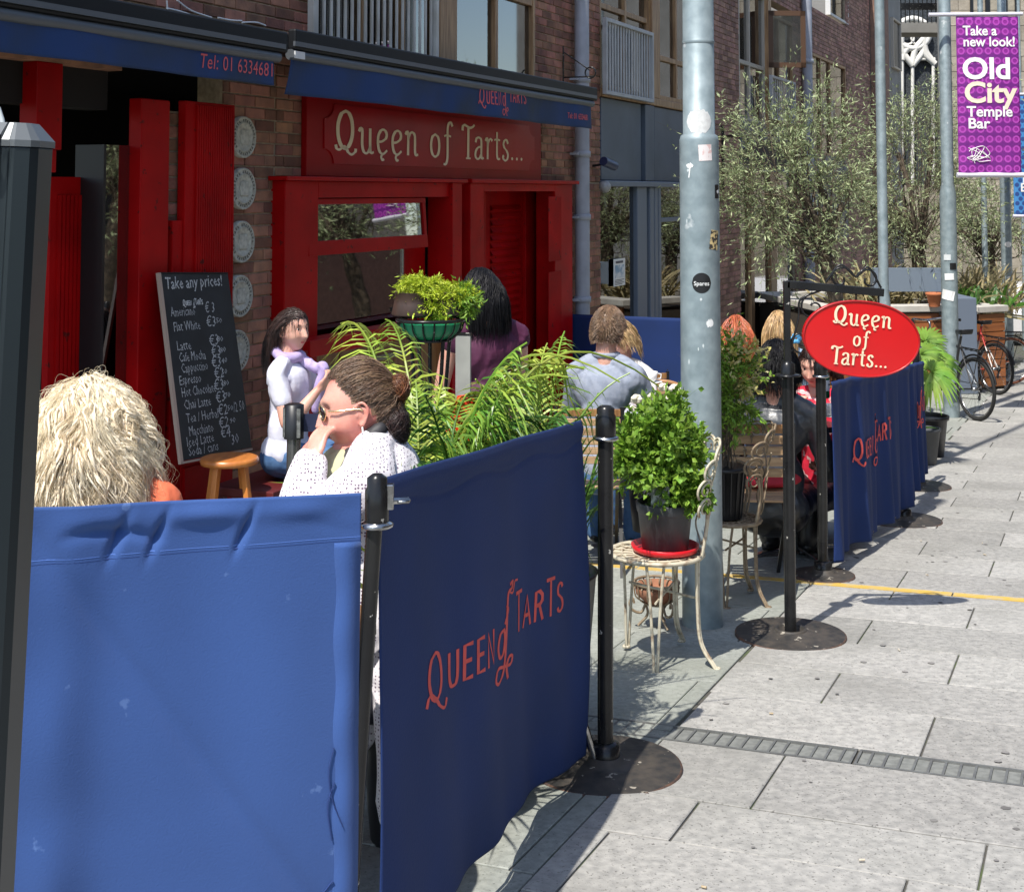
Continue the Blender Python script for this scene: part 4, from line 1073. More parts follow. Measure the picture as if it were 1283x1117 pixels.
# stanchion in front of the woman in lilac
Bst = at(368, 507, 6.4); st_ = thing('stanchion', 'chrome topped black stanchion with a dark tape, beside the woman in the lilac scarf', 'stanchion', (Bst.x, 6.4, gz(6.4)))
hh = Bst.z-gz(6.4)
mb = MB(); mb.tube([(0, 0, .02), (0, 0, hh-.14)], .032, 16); mb.build('pole', mat('grey_tube', (.18, .18, .18), rough=.25, metal=.8), st_)
mb = MB(); mb.lathe([(.045, -.15), (.045, 0), (.03, .006)], 18, (0, 0, hh)); mb.build('head', M_blackplain, st_)
mb = MB(); mb.box(-.046, -.036, -.03, .03, hh-.14, hh-.01); mb.box(.02, .036, -.05, -.03, hh-.14, hh-.01); mb.build('tape_slot', M_chrome, st_)
mb = MB(); mb.box(.04, .30, -.002, .002, hh-.12, hh-.04); mb.build('tape', mat('navy_tape', (.012, .016, .05)), st_)
mb = MB(); mb.lathe([(.18, 0), (.18, .015), (.03, .03)], 32); mb.build('base_plate', M_blackplain, st_)

# ================================================================== tall aluminium post at the left edge
ap = thing('aluminium_post', 'tall grey faceted aluminium post with pale cap at the left edge of the frame', 'post', (0, 0, 0))
Ya = 1.3; tp = at(21, 184, Ya); bt = at(-29, 1117, Ya)
dv = (tp-bt); bt = bt - dv*.35; ap.location = bt
M_alu = mat('anodised_grey', (.022, .030, .035), (.017, .024, .028), rough=.34, metal=.4, scale=3, stretch=(1, 1, .1))
axis = (tp-bt); hL = axis.length; ap.rotation_euler = axis.to_track_quat('Z', 'Y').to_euler()
ap.rotation_euler.rotate_axis('Z', R(0))
prof = [(-.046,-.02),(-.040,-.034),(-.016,-.04),(-.012,-.034),(.0,-.034),(.004,-.041),(.012,-.043),(.034,-.034),(.044,-.022),(.046,.04),(-.046,.04)]
mq = axis.to_track_quat('Z', 'Y').to_matrix().to_4x4()
xa = (mq.inverted().to_3x3() @ Vector((1, 0, 0))); an = math.atan2(xa.y, xa.x)
Mp = Matrix.Rotation(an, 4, 'Z')
prof = [(a*.56, b*.6) for a, b in prof]
mb = MB(); mb.prism(prof, 0, hL, 'z', Mp); mb.build('column', M_alu, ap, bevel=.0015)
cpf = [(a*1.05, b*1.05) for a, b in prof]; n_ = len(cpf)
mb = MB(); mb.add([(a, b, hL) for a, b in cpf]+[(a, b, hL+.006) for a, b in cpf]+[(a*.55, b*.55, hL+.022) for a, b in cpf],
    [(i, (i+1) % n_, n_+(i+1) % n_, n_+i) for i in range(n_)]+[(n_+i, n_+(i+1) % n_, 2*n_+(i+1) % n_, 2*n_+i) for i in range(n_)]+[tuple(range(2*n_, 3*n_))], False, Mp)
mb.build('cap', mat('pale_cap', (.11, .12, .125), rough=.4, metal=.2), ap)
mb = MB(); mb.box(-.0195, -.0165, -.0262, -.0215, 0, hL-.04, Mp); mb.build('bright_strip', mat('bright_trim', (.7, .72, .74), rough=.25, metal=.6), ap)
mb = MB()
mb.tube([Mp @ Vector(v) for v in spline([(-.027, -.024, hL-.006), (-.018, -.033, hL+.003), (-.011, -.031, hL-.018), (-.012, -.03, hL-.027)], 5)], .0018, 6)
mb.tube([Mp @ Vector(v) for v in spline([(-.03, -.018, hL-.02), (-.018, -.033, hL-.017), (-.008, -.033, hL-.007), (-.006, -.03, hL+.010)], 5)], .002, 6); mb.build('cord_knot', M_blackplain, ap)
# clear edge of a screen beyond it
gs = thing('glass_screen', 'curved clear screen edge just visible behind the aluminium post', 'screen', at(-5, 600, 2.45))
mb = MB(); mb.tube([Vector(at(x, y, 2.45))-gs.location for x, y in ((-3, 135), (2, 150), (5, 168), (8, 190), (6, 300))], .0045, 8); mb.build('edge', mat('clear_plastic', (.55, .58, .58), rough=.1), gs)

# ================================================================== lamp posts
def lamp_post(px, py, prof, label, cat_='lamp post', pz=None, seg=40, group='galvanised lamp posts down the street', name='lamp_post'):
    b = G(px, py) if not isinstance(py, Vector) else py
    t = thing(name, label, cat_, b, 0, group)
    mb = MB(); mb.lathe(prof, seg); mb.build('column', M_galv, t)
    return t, b
b870 = G(880, 782)
Yp = b870.y
def rpx(w_): return w_/2/F*Yp
zc = at(876, 172, Yp).z - b870.z
lp, _ = lamp_post(880, b870, [(rpx(50), 0), (rpx(50), zc-.03), (rpx(50)*1.0, zc-.01), (rpx(46), zc+.01), (rpx(40), zc+.02), (rpx(38), zc+1.2), (rpx(36), 6.5), (.05, 6.6)],
    'thick galvanised lamp post with stickers standing beside the potted plant chair') if False else lamp_post(880, b870,
    [(rpx(50), 0), (rpx(49), zc-.04), (rpx(49), zc-.015), (rpx(46), zc+.006), (rpx(40), zc+.014), (rpx(38), zc+1.0), (rpx(36), 6.5), (.05, 6.6)],
    'thick galvanised lamp post with stickers standing beside the potted plant chair')
mb = MB(); mb.lathe([(rpx(39.5), zc+.42), (rpx(40.5), zc+.425), (rpx(40.5), zc+.433), (rpx(39.3), zc+.438)], 40); mb.build('weld_ring', M_galv, lp)
def on_pole(VF, m, name, ang, z, rad, parent, lift=.0012):
    return place_text(name, VF, lambda a, b: ((rad+lift)*math.sin(ang+a/rad), -(rad+lift)*math.cos(ang+a/rad), z+b), m, parent)
def ang_px(px, py, rad):
    dx = (px - (CX+F*b870.x/Yp) - (0 if py > 172 else -3))/F*Yp; return math.asin(max(-.99, min(.99, dx/rad)))
def quad_vf(w_, h_, n=6, rotd=0, wob=None):
    c_, s_n = math.cos(R(rotd)), math.sin(R(rotd)); V, Fc = [], []
    for i in range(n+1):
        for j in range(2):
            x, y = -w_/2+w_*i/n, -h_/2+h_*j; V.append((x*c_-y*s_n, x*s_n+y*c_))
    return np.array(V), [(2*i, 2*i+2, 2*i+3, 2*i+1) for i in range(n)]
def disc_vf(rx, ry, n=28, wob=0, seed=1):
    rr = random.Random(seed); V = []; n = 16
    for k in range(n+1):
        x = -1+2*k/n; h = math.sqrt(max(0, 1-x*x))
        V += [(rx*x, -ry*h*(1+rr.uniform(-wob, wob))), (rx*x, ry*h*(1+rr.uniform(-wob, wob)))]
    return np.array(V), [(2*k, 2*k+2, 2*k+3, 2*k+1) for k in range(n)]
R1, R2 = rpx(49), rpx(39)
def pz(py): return at(876, py, Yp).z-b870.z
k_ = Yp/F
on_pole(disc_vf(17*k_, 15*k_, 34, .13, 4), mat('torn_paper', (.72, .72, .70), (.6, .6, .58), scale=60), 'torn_sticker', ang_px(870, 155, R2), pz(153), R2+.001, lp)
on_pole(quad_vf(17*k_, 20*k_, 6, 3), mat('pink_white_sticker', (.75, .68, .66), (.65, .45, .42), scale=45, lo=.55, hi=.6), 'sticker', ang_px(880, 192, R1), pz(192), R1, lp)
on_pole(disc_vf(12*k_, 12.5*k_), M_blackplain, 'round_sticker', ang_px(874, 353, R1), pz(353), R1, lp)
V, Fc = font_text('Spares', 6.3*k_*1.15, .0002, align='CENTER'); on_pole((V, Fc), M_white, 'lettering', ang_px(874, 353, R1), pz(356), R1, lp, .002)
on_pole(quad_vf(9*k_, 17*k_, 4, 0), M_blackplain, 'sticker', ang_px(895, 240, R1), pz(240), R1, lp)
on_pole(quad_vf(5*k_, 4*k_, 3, 20), M_white, 'lettering', ang_px(896, 240, R1), pz(240), R1, lp, .002)
on_pole(quad_vf(14*k_, 24*k_, 5, -8), mat('patterned_sticker', (.04, .035, .03), (.55, .42, .2), scale=70, lo=.48, hi=.54), 'sticker', ang_px(891, 300, R1), pz(300), R1, lp)
on_pole(disc_vf(5*k_, 5*k_, 12, .3, 8), M_white, 'paint_mark', ang_px(884, 403, R1), pz(403), R1, lp)
on_pole(disc_vf(5*k_, 3*k_, 12, .4, 9), M_white, 'paint_mark', ang_px(861, 208, R1), pz(208), R1, lp)
on_pole(quad_vf(1.5*k_, 18*k_, 3, -8), M_white, 'paint_mark', ang_px(861, 214, R1), pz(214), R1, lp)
rr = random.Random(8)
for _ in range(10): on_pole(disc_vf(rr.uniform(.6, 2)*k_, rr.uniform(.6, 3)*k_, 8, .4, _), mat('pale_scuff', (.55, .6, .6)), 'paint_mark', rr.uniform(-1, 1), pz(rr.uniform(190, 560)), R1, lp)
# further posts
def far_post(px, Y, w0, w1, ystep, label, h=9):
    b = Vector(((px-CX)/F*Y, Y, gz(Y))); r0, r1 = w0/2/F*Y, w1/2/F*Y
    zs_ = at(px, ystep, Y).z-b.z
    return lamp_post(0, b, [(r0, 0), (r0, zs_-.1), (r0*.95, zs_-.05), (r1, zs_+.05), (r1*.93, h), (.03, h+.05)], label, seg=24)
tF1, _ = far_post(1104, 10.5, 17, 12.5, 372, 'slim galvanised lamp post rising right behind the scrolled sign arm')
tF2, bF2 = far_post(1186, 15.6, 20, 15, 235, 'lamp post carrying the purple street banner, next to the black bicycle')
tF3, _ = far_post(1231, 21, 12, 7, 352, 'slim lamp post with a wide foot, directly behind the purple banner')
tF4, bF4 = far_post(1258, 22.5, 13, 11, 180, 'lamp post with stickers under the right corner of the purple banner')
tF5, bF5 = far_post(1279, 30, 7, 4, 362, 'thinnest and farthest lamp post at the right edge')
for (px, py, w_, h_, m, rt) in ((1182, 346, 12, 8, M_white, 3), (1180, 369, 17, 12, M_white, -12), (1187, 333, 9, 8, M_blackplain, 0), (1180, 322, 9, 7, mat('faint_sticker', (.6, .63, .63)), 0)):
    rad = 10/F*15.6; a0 = math.asin(max(-.95, min(.95, (px-1185)/10.5)))
    on_pole(quad_vf(w_/F*15.6*.9, h_/F*15.6, 4, rt), m, 'sticker', a0, at(px, py, 15.6).z-bF2.z, rad*1.0, tF2, .006)
for (px, py, w_, h_) in ((1258, 306, 8, 7), (1256, 365, 5, 6), (1262, 348, 4, 5)):
    on_pole(disc_vf(w_/2/F*22.5, h_/2/F*22.5, 10, .2), M_white, 'sticker', 0, at(px, py, 22.5).z-bF4.z, 6.6/F*22.5, tF4, .008)

# street banner
Yb = 15.4
def sbanner(name, pxs, Yb, label, colr, draw, post_, pr):
    x0, x1, y0, y1 = pxs; TL = at(x0, y0, Yb); BR = at(x1, y1, Yb); Wd, Hd = BR.x-TL.x, TL.z-BR.z
    t = thing(name, label, 'banner', (TL.x, Yb, BR.z))
    n, k = 16, 40
    def f(x, z, o_=0):
        return (x, -.02*math.sin(3*z/Hd)*math.sin(x/Wd*PI)-o_ - (.012*math.sin(x*14)*max(0, 1-z/Hd*6)), z)
    V = [f(Wd*i/n, Hd*j/k) for i in range(n+1) for j in range(k+1)]
    Fc = [(i*(k+1)+j, (i+1)*(k+1)+j, (i+1)*(k+1)+j+1, i*(k+1)+j+1) for i in range(n) for j in range(k)]
    co = link('cloth', np_mesh('cloth', V, Fc), t, colr); sd = co.modifiers.new('s', 'SOLIDIFY'); sd.thickness = .004; sd.offset = 1
    mb = MB(); mb.tube([(-pr, 0, Hd+.02), (Wd+.05, 0, Hd+.03)], .022, 8); mb.tube([(-.02, 0, -.02), (Wd+.03, 0, -.02)], .028, 8); mb.build('rod', mat('pale_rod', (.62, .6, .66), rough=.4), t)
    draw(t, co, f, Wd, Hd)
    return t
M_pur = mat('purple_print', (.30, .022, .30), (.25, .02, .27), rough=.5, scale=2)
M_purd = mat('purple_pattern', (.17, .018, .22), rough=.5)
M_purl = mat('light_purple_pattern', (.42, .06, .42), rough=.5)
def draw_p(t, co, f, Wd, Hd):
    nx, nz = 7, 16
    mb, ml = MB(), MB()
    for i in range(nx):
        for j in range(nz):
            cx, cz = (i+.5)*Wd/nx, (j+.45)*Hd/nz
            for (r0, r1, tgt, of) in ((.058, .075, mb, .006), (.022, .040, ml, .0065)):
                V = []
                for q in range(18):
                    a = 2*PI*q/18
                    for rd in (r0, r1):
                        V.append(f(min(Wd, max(0, cx+rd*math.cos(a))), min(Hd, max(0, cz+rd*math.sin(a))), of))
                tgt.add(V, [(2*q, 2*q+1, (2*q+3) % 36, (2*q+2) % 36) for q in range(18)])
    mb.build('ring_pattern', M_purd, co); ml.build('ring_pattern', M_purl, co)
    s = Wd/79.0
    M_w = mat('banner_white', (.88, .86, .84), rough=.6); M_c = mat('banner_cream', (.85, .72, .56), rough=.6)
    for txt, x, y, sz, m, of in (('Take a', 8, 45, 17, M_w, .35), ('new look!', 8, 59, 17, M_w, .35), ('Old', 6, 100, 37, M_w, 1.0), ('City', 8, 130, 36, M_c, 1.0), ('Temple', 11, 148, 18, M_w, .4), ('Bar', 12, 163, 18, M_w, .4)):
        V, Fc = font_text(txt, sz*s*1.02, of*s)
        want = {'Take a': 43, 'new look!': 65, 'Old': 60, 'City': 67, 'Temple': 58, 'Bar': 27}[txt]*s
        V[:, 0] *= want/(V[:, 0].max()-V[:, 0].min())
        place_text('lettering', (V, Fc), lambda a, b: f(x*s+a, Hd-(y-21)*s+b, .012), m, co)
    mb = MB()
    for q in range(5): mb.tube(spline([f((10+rr.random()*34)*s, (12+rr.random()*22)*s, .012) for _ in range(5)], 4), .004, 4)
    mb.build('scribble', M_w, co)
sbanner('street_banner', (1197, 1279, 21, 217), Yb, 'purple Old City Temple Bar banner with ring pattern hanging from a lamp post', M_pur, draw_p, tF2, .30)
def draw_b(t, co, f, Wd, Hd):
    mb = MB()
    for i in range(9):
        for j in range(26):
            cx, cz = (i+.5+(.5 if j % 2 else 0))*Wd/9, (j+.5)*Hd/26
            if cx > Wd-.03: continue
            V = [f(cx+.035*math.cos(a), cz+.035*math.sin(a), .006) for a in np.linspace(0, 2*PI, 8, endpoint=False)]; mb.add(V, [tuple(range(8))])
    mb.build('dot_pattern', mat('navy_print', (.02, .06, .22)), co)
    for txt, y in (('Temple', 229), ('Bar', 240)):
        V, Fc = font_text(txt, 15/F*22, .004); place_text('lettering', (V, Fc), lambda a, b: f(8/F*22+a, Hd-(y-120)/F*22+b, .012), M_white, co)
sbanner('street_banner', (1267, 1345, 120, 269), 22.0, 'blue dotted street banner cut off by the right edge below the purple one', mat('banner_blue', (.05, .22, .50), rough=.6), draw_b, tF4, .25)
# ================================================================== foliage makers
def unit(v): return v/np.maximum(np.linalg.norm(v, axis=-1, keepdims=True), 1e-9)
def leaf_mesh(P, D, L, Wd, rg, fold=.25, droop=.0):
    """diamond leaves with a folded midrib: base, left, tip, right"""
    n = len(P); D = unit(D); R_ = unit(rg.normal(size=(n, 3))); S = unit(np.cross(D, R_)); Nn = np.cross(S, D)
    L = np.broadcast_to(np.asarray(L, float).reshape(-1, 1), (n, 1)); Wd = np.broadcast_to(np.asarray(Wd, float).reshape(-1, 1), (n, 1))
    mid = P + D*L*.45
    V = np.empty((n, 4, 3)); V[:, 0] = P; V[:, 1] = mid+S*Wd/2+Nn*Wd*fold; V[:, 2] = P+D*L+np.array([0, 0, -1])*L*droop; V[:, 3] = mid-S*Wd/2+Nn*Wd*fold
    b = (np.arange(n)*4)[:, None]
    Fc = np.concatenate([b+np.array([[0, 1, 2]]), b+np.array([[0, 2, 3]])], 0)
    return V.reshape(-1, 3), Fc
def strips(C, r, seg=3, taper=True):
    """C: n x k x 3 polylines -> thin tubes; r scalar or n"""
    n, k, _ = C.shape
    T = np.gradient(C, axis=1); T = unit(T)
    ref = unit(RG.normal(size=(n, 1, 3))); A = unit(np.cross(T, ref)); B = np.cross(T, A)
    rr = np.broadcast_to(np.asarray(r, float).reshape(-1, 1, 1), (n, 1, 1))*np.ones((1, k, 1))
    if taper: rr = rr*np.linspace(1, .25, k).reshape(1, k, 1)
    V = np.empty((n, k, seg, 3))
    for s in range(seg):
        a = 2*PI*s/seg; V[:, :, s] = C+(A*math.cos(a)+B*math.sin(a))*rr
    i = np.arange(n)[:, None, None]*k*seg; j = np.arange(k-1)[None, :, None]*seg; s = np.arange(seg)[None, None, :]; s2 = (s+1) % seg
    q = np.stack([i+j+s, i+j+s2, i+j+seg+s2, i+j+seg+s], -1).reshape(-1, 4)
    return V.reshape(-1, 3), q
def bside(P):
    A = np.array(Bs)[:2]; u = np.array(Bt)[:2]-A; u = u/np.linalg.norm(u); n_ = np.array([u[1], -u[0]]); return (P[..., :2]-A)@n_
def crown(rg, centre, rad, K, M_, per, twl, lfl, lfw, up=.3, shell=.55, spread=.8, droop=.1):
    """twigs in clumps through an ellipsoid; returns twig polylines and leaves"""
    c = np.array(centre); rad = np.array(rad)
    d = unit(rg.normal(size=(K, 3))); r = shell+(1-shell)*rg.random((K, 1))**.6
    r *= 1+.18*np.sin(d[:, :1]*5+d[:, 2:]*7)
    K0 = c+d*rad*r*.82
    S0 = np.repeat(K0, M_, 0)+rg.normal(size=(K*M_, 3))*rad*.06
    out = unit(np.repeat(d, M_, 0)+rg.normal(size=(K*M_, 3))*spread+np.array([0, 0, up]))
    ln = twl*(.55+.9*rg.random((K*M_, 1)))
    t = np.linspace(0, 1, 5)[None, :, None]
    C = S0[:, None]+out[:, None]*ln[:, None]*t+rg.normal(size=(K*M_, 1, 3))*ln[:, None]*.22*t**2+np.array([0, 0, -droop])*ln[:, None]*t**2
    tt = rg.random((K*M_, per))*.95+.05
    idx = np.clip((tt*4).astype(int), 0, 3); fr = (tt*4-idx)[..., None]
    ar = np.arange(K*M_)[:, None]
    P = C[ar, idx]*(1-fr)+C[ar, idx+1]*fr; T = unit(C[ar, idx+1]-C[ar, idx])
    Dl = unit(T*.9+rg.normal(size=P.shape)*.65)
    n = P.size//3
    V, Fc = leaf_mesh(P.reshape(-1, 3), Dl.reshape(-1, 3), lfl*(.6+.7*rg.random(n)), lfw*(.7+.5*rg.random(n)), rg)
    return K0, C, V, Fc
M_olive = mat('olive_leaf', (.24, .30, .13), (.42, .48, .27), rough=.5, scale=25, rnd=.45, trans=.25)
M_bark = mat('olive_bark', (.16, .12, .08), (.08, .065, .05), rough=.95, scale=18, bump=.02, bscale=14)
M_lime_l = mat('lime_leaf', (.40, .50, .03), (.50, .58, .05), rough=.5, scale=30, rnd=.35, trans=.35)
M_balm = mat('balm_leaf', (.14, .27, .025), (.22, .36, .04), rough=.55, scale=25, rnd=.4, trans=.35)
M_green = mat('mid_green_leaf', (.045, .13, .018), (.09, .20, .03), rough=.42, scale=14, rnd=.4, trans=.3)
M_palm = mat('palm_leaflet', (.10, .24, .025), (.26, .40, .05), rough=.35, scale=4, rnd=.4, trans=.3)
M_palmy = mat('yellowing_palm_leaflet', (.42, .48, .07), (.22, .36, .04), rough=.4, scale=5, rnd=.3, trans=.3)
M_soil = mat('potting_soil', (.03, .022, .016), (.06, .045, .03), rough=1, scale=50, bump=.006, bscale=60)
def tree(px, Y, cpx, cpy, rpx_, rpy, label, seed, K=70, M_=9, per=15, trunk_r=.1, cY=None, lf=.062):
    rg = np.random.default_rng(seed); b = Vector(((px-CX)/F*Y, Y, gz(Y)))
    t = thing('olive_tree', label, 'tree', b, 0, 'olive trees in the timber planter')
    c = at(cpx, cpy, cY or Y)-b; rx, rz = rpx_/F*Y, rpy/F*Y
    K0, C, V, Fc = crown(rg, c, (rx, rx*.9, rz), K, M_, per, .40*rz+.12, lf, lf*.22, up=.35, shell=.25, spread=.6)
    link('crown', np_mesh('crown', V, Fc, False), t, M_olive)
    tv, tf = strips(C, .003); 
    fork = Vector((c.x*.55, c.y*.5, max(.8, c.z-rz*.75)))
    L = []
    for k in range(0, K):
        p1 = fork+Vector(rg.normal(size=3)*.06); p2 = Vector(K0[k]); m_ = (p1+p2)/2+Vector(rg.normal(size=3)*.12*rz)
        L.append([tuple(q) for q in spline([p1, m_, p2], 5)])
    L = np.array(L); bv, bf = strips(L, .014)
    allV = np.concatenate([tv, bv]); allF = np.concatenate([tf, bf+len(tv)])
    link('branches', np_mesh('branches', allV, allF), t, M_bark)
    mb = MB(); pts = spline([(0, 0, 0), (.05*c.x+.03, 0, fork.z*.35), (fork.x*.5-.04, fork.y*.5, fork.z*.75), tuple(fork), tuple(fork+Vector((c.x*.2, 0, .3)))], 6)
    mb.tube(pts, [trunk_r*(1.25-.75*i/len(pts))*(1+.12*math.sin(i*2.1)) for i in range(len(pts))], 12)
    for k in range(5):
        q = Vector(K0[k*7 % K]); mb.tube(spline([fork, (fork+q)/2+Vector((.05, 0, .1)), q], 5), [trunk_r*.5*(1-.12*i) for i in range(11)][:11] if False else trunk_r*.3, 7)
    mb.build('trunk', M_bark, t)
    return t
tree(1068, 15.0, 1000, 232, 98, 118, 'nearest olive tree, its silvery crown spreading in front of the brick shops', 3, K=78, M_=11, per=14, trunk_r=.09, lf=.066)
tree(1160, 20.5, 1138, 232, 92, 104, 'middle olive tree with thick trunk behind the lamp post with purple banner', 4, K=74, M_=11, per=14, trunk_r=.13, lf=.07)
tree(1243, 25.0, 1232, 262, 68, 82, 'farthest olive tree with dark trunk between the two right lamp posts', 5, K=60, M_=9, per=13, trunk_r=.15, lf=.08)
far_tree = bpy.data.objects.get('olive_tree')
for q in ((7.5, 12.6, 0, 'nearer'), (7.3, 16.6, 1.8, 'farther')):
    o = copy_tree(far_tree); o.location = (q[0], q[1], gz(q[1])); o.rotation_euler = (0, 0, q[2]); o.scale = (1.3, 1.3, 1.3); o['label'] = q[3]+' olive tree across the street, outside the frame'
# timber planter with rim
M_orange = mat('orange_timber', (.34, .12, .035), (.20, .07, .025), rough=.55, scale=3, stretch=(.5, 6, 6), rnd=.15)
Yt = 19.0
def planter(pa, pb, Y, label, dep):
    A, B = at(pa, 384, Y), at(pb, 387, Y+.3); b0 = Vector((A.x, Y, gz(Y)))
    t = thing('planter', label, 'planter', b0, math.atan2(.3, B.x-A.x), 'timber clad street planters')
    L = B.x-A.x; H = A.z-b0.z
    mb = MB(); mb.box(0, L, -.03, .25, H-.09, H); mb.box(0, L, dep, dep+.25, H-.09, H); mb.box(0, .25, .25, dep, H-.09, H); mb.box(L-.25, L, .25, dep, H-.09, H); mb.build('rim', mat('pale_concrete_rim', (.52, .50, .45), (.42, .4, .36), rough=.9, scale=6), t, bevel=.01)
    n = 8
    for i in range(n):
        z0 = .03+(H-.13)*i/n; z1 = .03+(H-.13)*(i+1)/n-.012; mb = MB(); mb.box(.05, L-.05, 0, .04, z0, z1); mb.build('timber_slat', M_orange, t)
    mb = MB(); mb.box(.04, L-.04, .041, dep+.2, -.05, H-.16); mb.build('soil', M_soil, t)
    return t
planter(1030, 1208, Yt, 'timber clad planter with pale rim behind the handlebars, under the olive trees', 2.6)
planter(1222, 1266, Yt+.4, 'short timber clad planter section right of the grey panel', 2.6)
q = at(1214, 372, 18.6); t = thing('grey_cabinet', 'plain grey cabinet panel between the two timber planters', 'cabinet', (q.x, 18.7, gz(18.7)))
mb = MB(); mb.box(-.13, .13, 0, 1.2, 0, q.z-gz(18.7)-.02); mb.build('body', M_panelL, t, bevel=.01); mb = MB(); mb.box(-1.0, -.02, .9, 1.1, q.z-gz(18.7), q.z-gz(18.7)+.32); mb.build('screen', mat('blue_grey_panel', (.16, .2, .25), rough=.5), t)
# dry grasses in the planter
rg = np.random.default_rng(9)
def grass_tuft(name, label, base, n, h, spread, m, cat_='plant', group=None, w_=.012, kind=None, keep=None, sprd=.45):
    t = thing(name, label, cat_, base, 0, group)
    P0 = rg.normal(size=(n, 3))*spread*np.array([1, 1, 0]); d = unit(rg.normal(size=(n, 3))*sprd+np.array([0, 0, 1])); ln = h*(.5+.6*rg.random((n, 1)))
    k = 6; tt = np.linspace(0, 1, k)[None, :, None]
    out = d.copy(); out[:, 2] = 0
    C = P0[:, None]+d[:, None]*ln[:, None]*tt+out[:, None]*ln[:, None]*.15*tt**2-np.array([0, 0, .28])*ln[:, None]*tt**3
    if keep is not None:
        ok = (bside(C+np.array(base)) < -.04).all(1); C, d = C[ok], d[ok]; n = len(C)
    S = unit(np.cross(d, rg.normal(size=(n, 3))))[:, None]*w_*np.sin(np.linspace(.35, PI, k))[None, :, None]
    V = np.stack([C-S, C+S], 2).reshape(-1, 3)
    i = np.arange(n)[:, None]*2*k; j = np.arange(k-1)[None, :]*2
    Fc = np.stack([i+j, i+j+1, i+j+3, i+j+2], -1).reshape(-1, 4)
    link('blades', np_mesh('blades', V, Fc), t, m)
    return t
M_dry = mat('dry_grass', (.42, .34, .18), (.26, .24, .12), rough=.8, scale=9, rnd=.35, trans=.2)
for px, Y, lab in ((1100, 20.6, 'dry tan grasses behind the sign scroll'), (1200, 20.8, 'dry pale grasses between the middle trunk and slim lamp post'), (1226, 21.5, 'dry grasses at the right end of the planter')):
    p = at(px, 384, Y); grass_tuft('grass_clump', lab, (p.x, Y, p.z-.1), 260, 1.1, .28, M_dry, group='dry grasses in the planters', w_=.016)
p = at(1213, 384, 20); grass_tuft('shrub_clump', 'low green leaves above the grey cabinet screen', (at(1185, 384, 20.2).x+.3, 20.2, p.z), 90, .45, .3, M_green, w_=.03)
p = at(1158, 380, 19.6); t = thing('terracotta_pot', 'small terracotta pot standing on the planter rim near the middle trunk', 'pot', (p.x, 19.15, at(1158, 384, 19.15).z+.0))
mb = MB(); mb.lathe([(.07, 0), (.10, .15), (.115, .15), (.115, .19), (.09, .19), (.085, .12)], 20); mb.build('pot', mat('terracotta', (.45, .15, .06), rough=.8), t)
# pedestrians and cars are mere specks; a parked bike rack area follows below

# ================================================================== palms and pots
def frond(rg, base, d0, length, droop, nl, ll, lw, m, parent, twist=0.0, curl=1.0, tipup=0.0, name='frond'):
    d0 = Vector(d0).normalized(); pts = []; k = 14
    side = d0.cross(Vector((0, 0, 1))).normalized() if abs(d0.z) < .98 else Vector((1, 0, 0))
    hd = Vector((d0.x, d0.y, 0)); hd = hd.normalized() if hd.length > .01 else Vector((1, 0, 0))
    for i in range(k+1):
        t = i/k; pts.append(Vector(base)+d0*length*t+(hd*.35-Vector((0, 0, 1)))*droop*length*t*t)
    V, Fc = [], []
    for sgn in (-1, 1):
        for j in range(nl):
            t = .22+.78*(j+.5)/nl; i = min(int(t*k), k-1); fr = t*k-i
            p = pts[i].lerp(pts[i+1], fr); tg = (pts[i+1]-pts[i]).normalized(); s = tg.cross(Vector((0, 0, 1)))
            s = s.normalized() if s.length > .05 else side
            s = s*sgn; upn = s.cross(tg)*sgn*-1 if False else tg.cross(s)*(-sgn)
            L = ll*(math.sin(PI*min(1, .18+t*.86))**.6)*rg.uniform(.85, 1.1)
            dr = (tg*rg.uniform(.5, .9)+s*rg.uniform(.5, .8)+Vector((0, 0, 1))*rg.uniform(-.15, .15)).normalized()
            wv = tg.cross(dr).cross(dr).normalized(); wv = (wv+Vector(rg.normal(size=3)*.3)).normalized()
            if float(bside(np.array(parent.location+p+dr*L))) > -.04 and parent.location.y < 5.2: continue
            b = len(V); cc = curl*rg.uniform(.5, 1.4)
            for q, (u, ww) in enumerate(((0, .25), (.3, 1), (.65, .8), (1, .05))):
                c = p+dr*L*u-Vector((0, 0, 1))*cc*L*u*u
                V += [c-wv*lw*ww/2, c+wv*lw*ww/2]
            Fc += [(b, b+1, b+3, b+2), (b+2, b+3, b+5, b+4), (b+4, b+5, b+7, b+6)]
    b = len(V); mb = MB(); mb.tube(pts, [.006*(1-.75*i/k)+.0012 for i in range(k+1)], 5)
    V += [Vector(v) for v in mb.v]; Fc += [tuple(i+b for i in f) for f in mb.f]
    me = bpy.data.meshes.new(name); me.from_pydata([tuple(v) for v in V], [], Fc); me.update()
    return link(name, me, parent, m)
def aim(base, px, py, Y):       # direction from a base point to where the tip shows
    return Vector(at(px, py, Y))-Vector(base)
def pot_mesh(r0, r1, h, m, parent, name='pot', rim=.02):
    mb = MB(); mb.lathe([(r0, 0), (r1*.97, h-rim*1.6), (r1*1.05, h-rim*1.5), (r1*1.06, h), (r1*.98, h), (r1*.94, h-.03)], 36); mb.build(name, m, parent)
    mb = MB(); mb.lathe([(r1*.93, h-.035), (.001, h-.03)], 24); mb.build('soil', M_soil, parent)
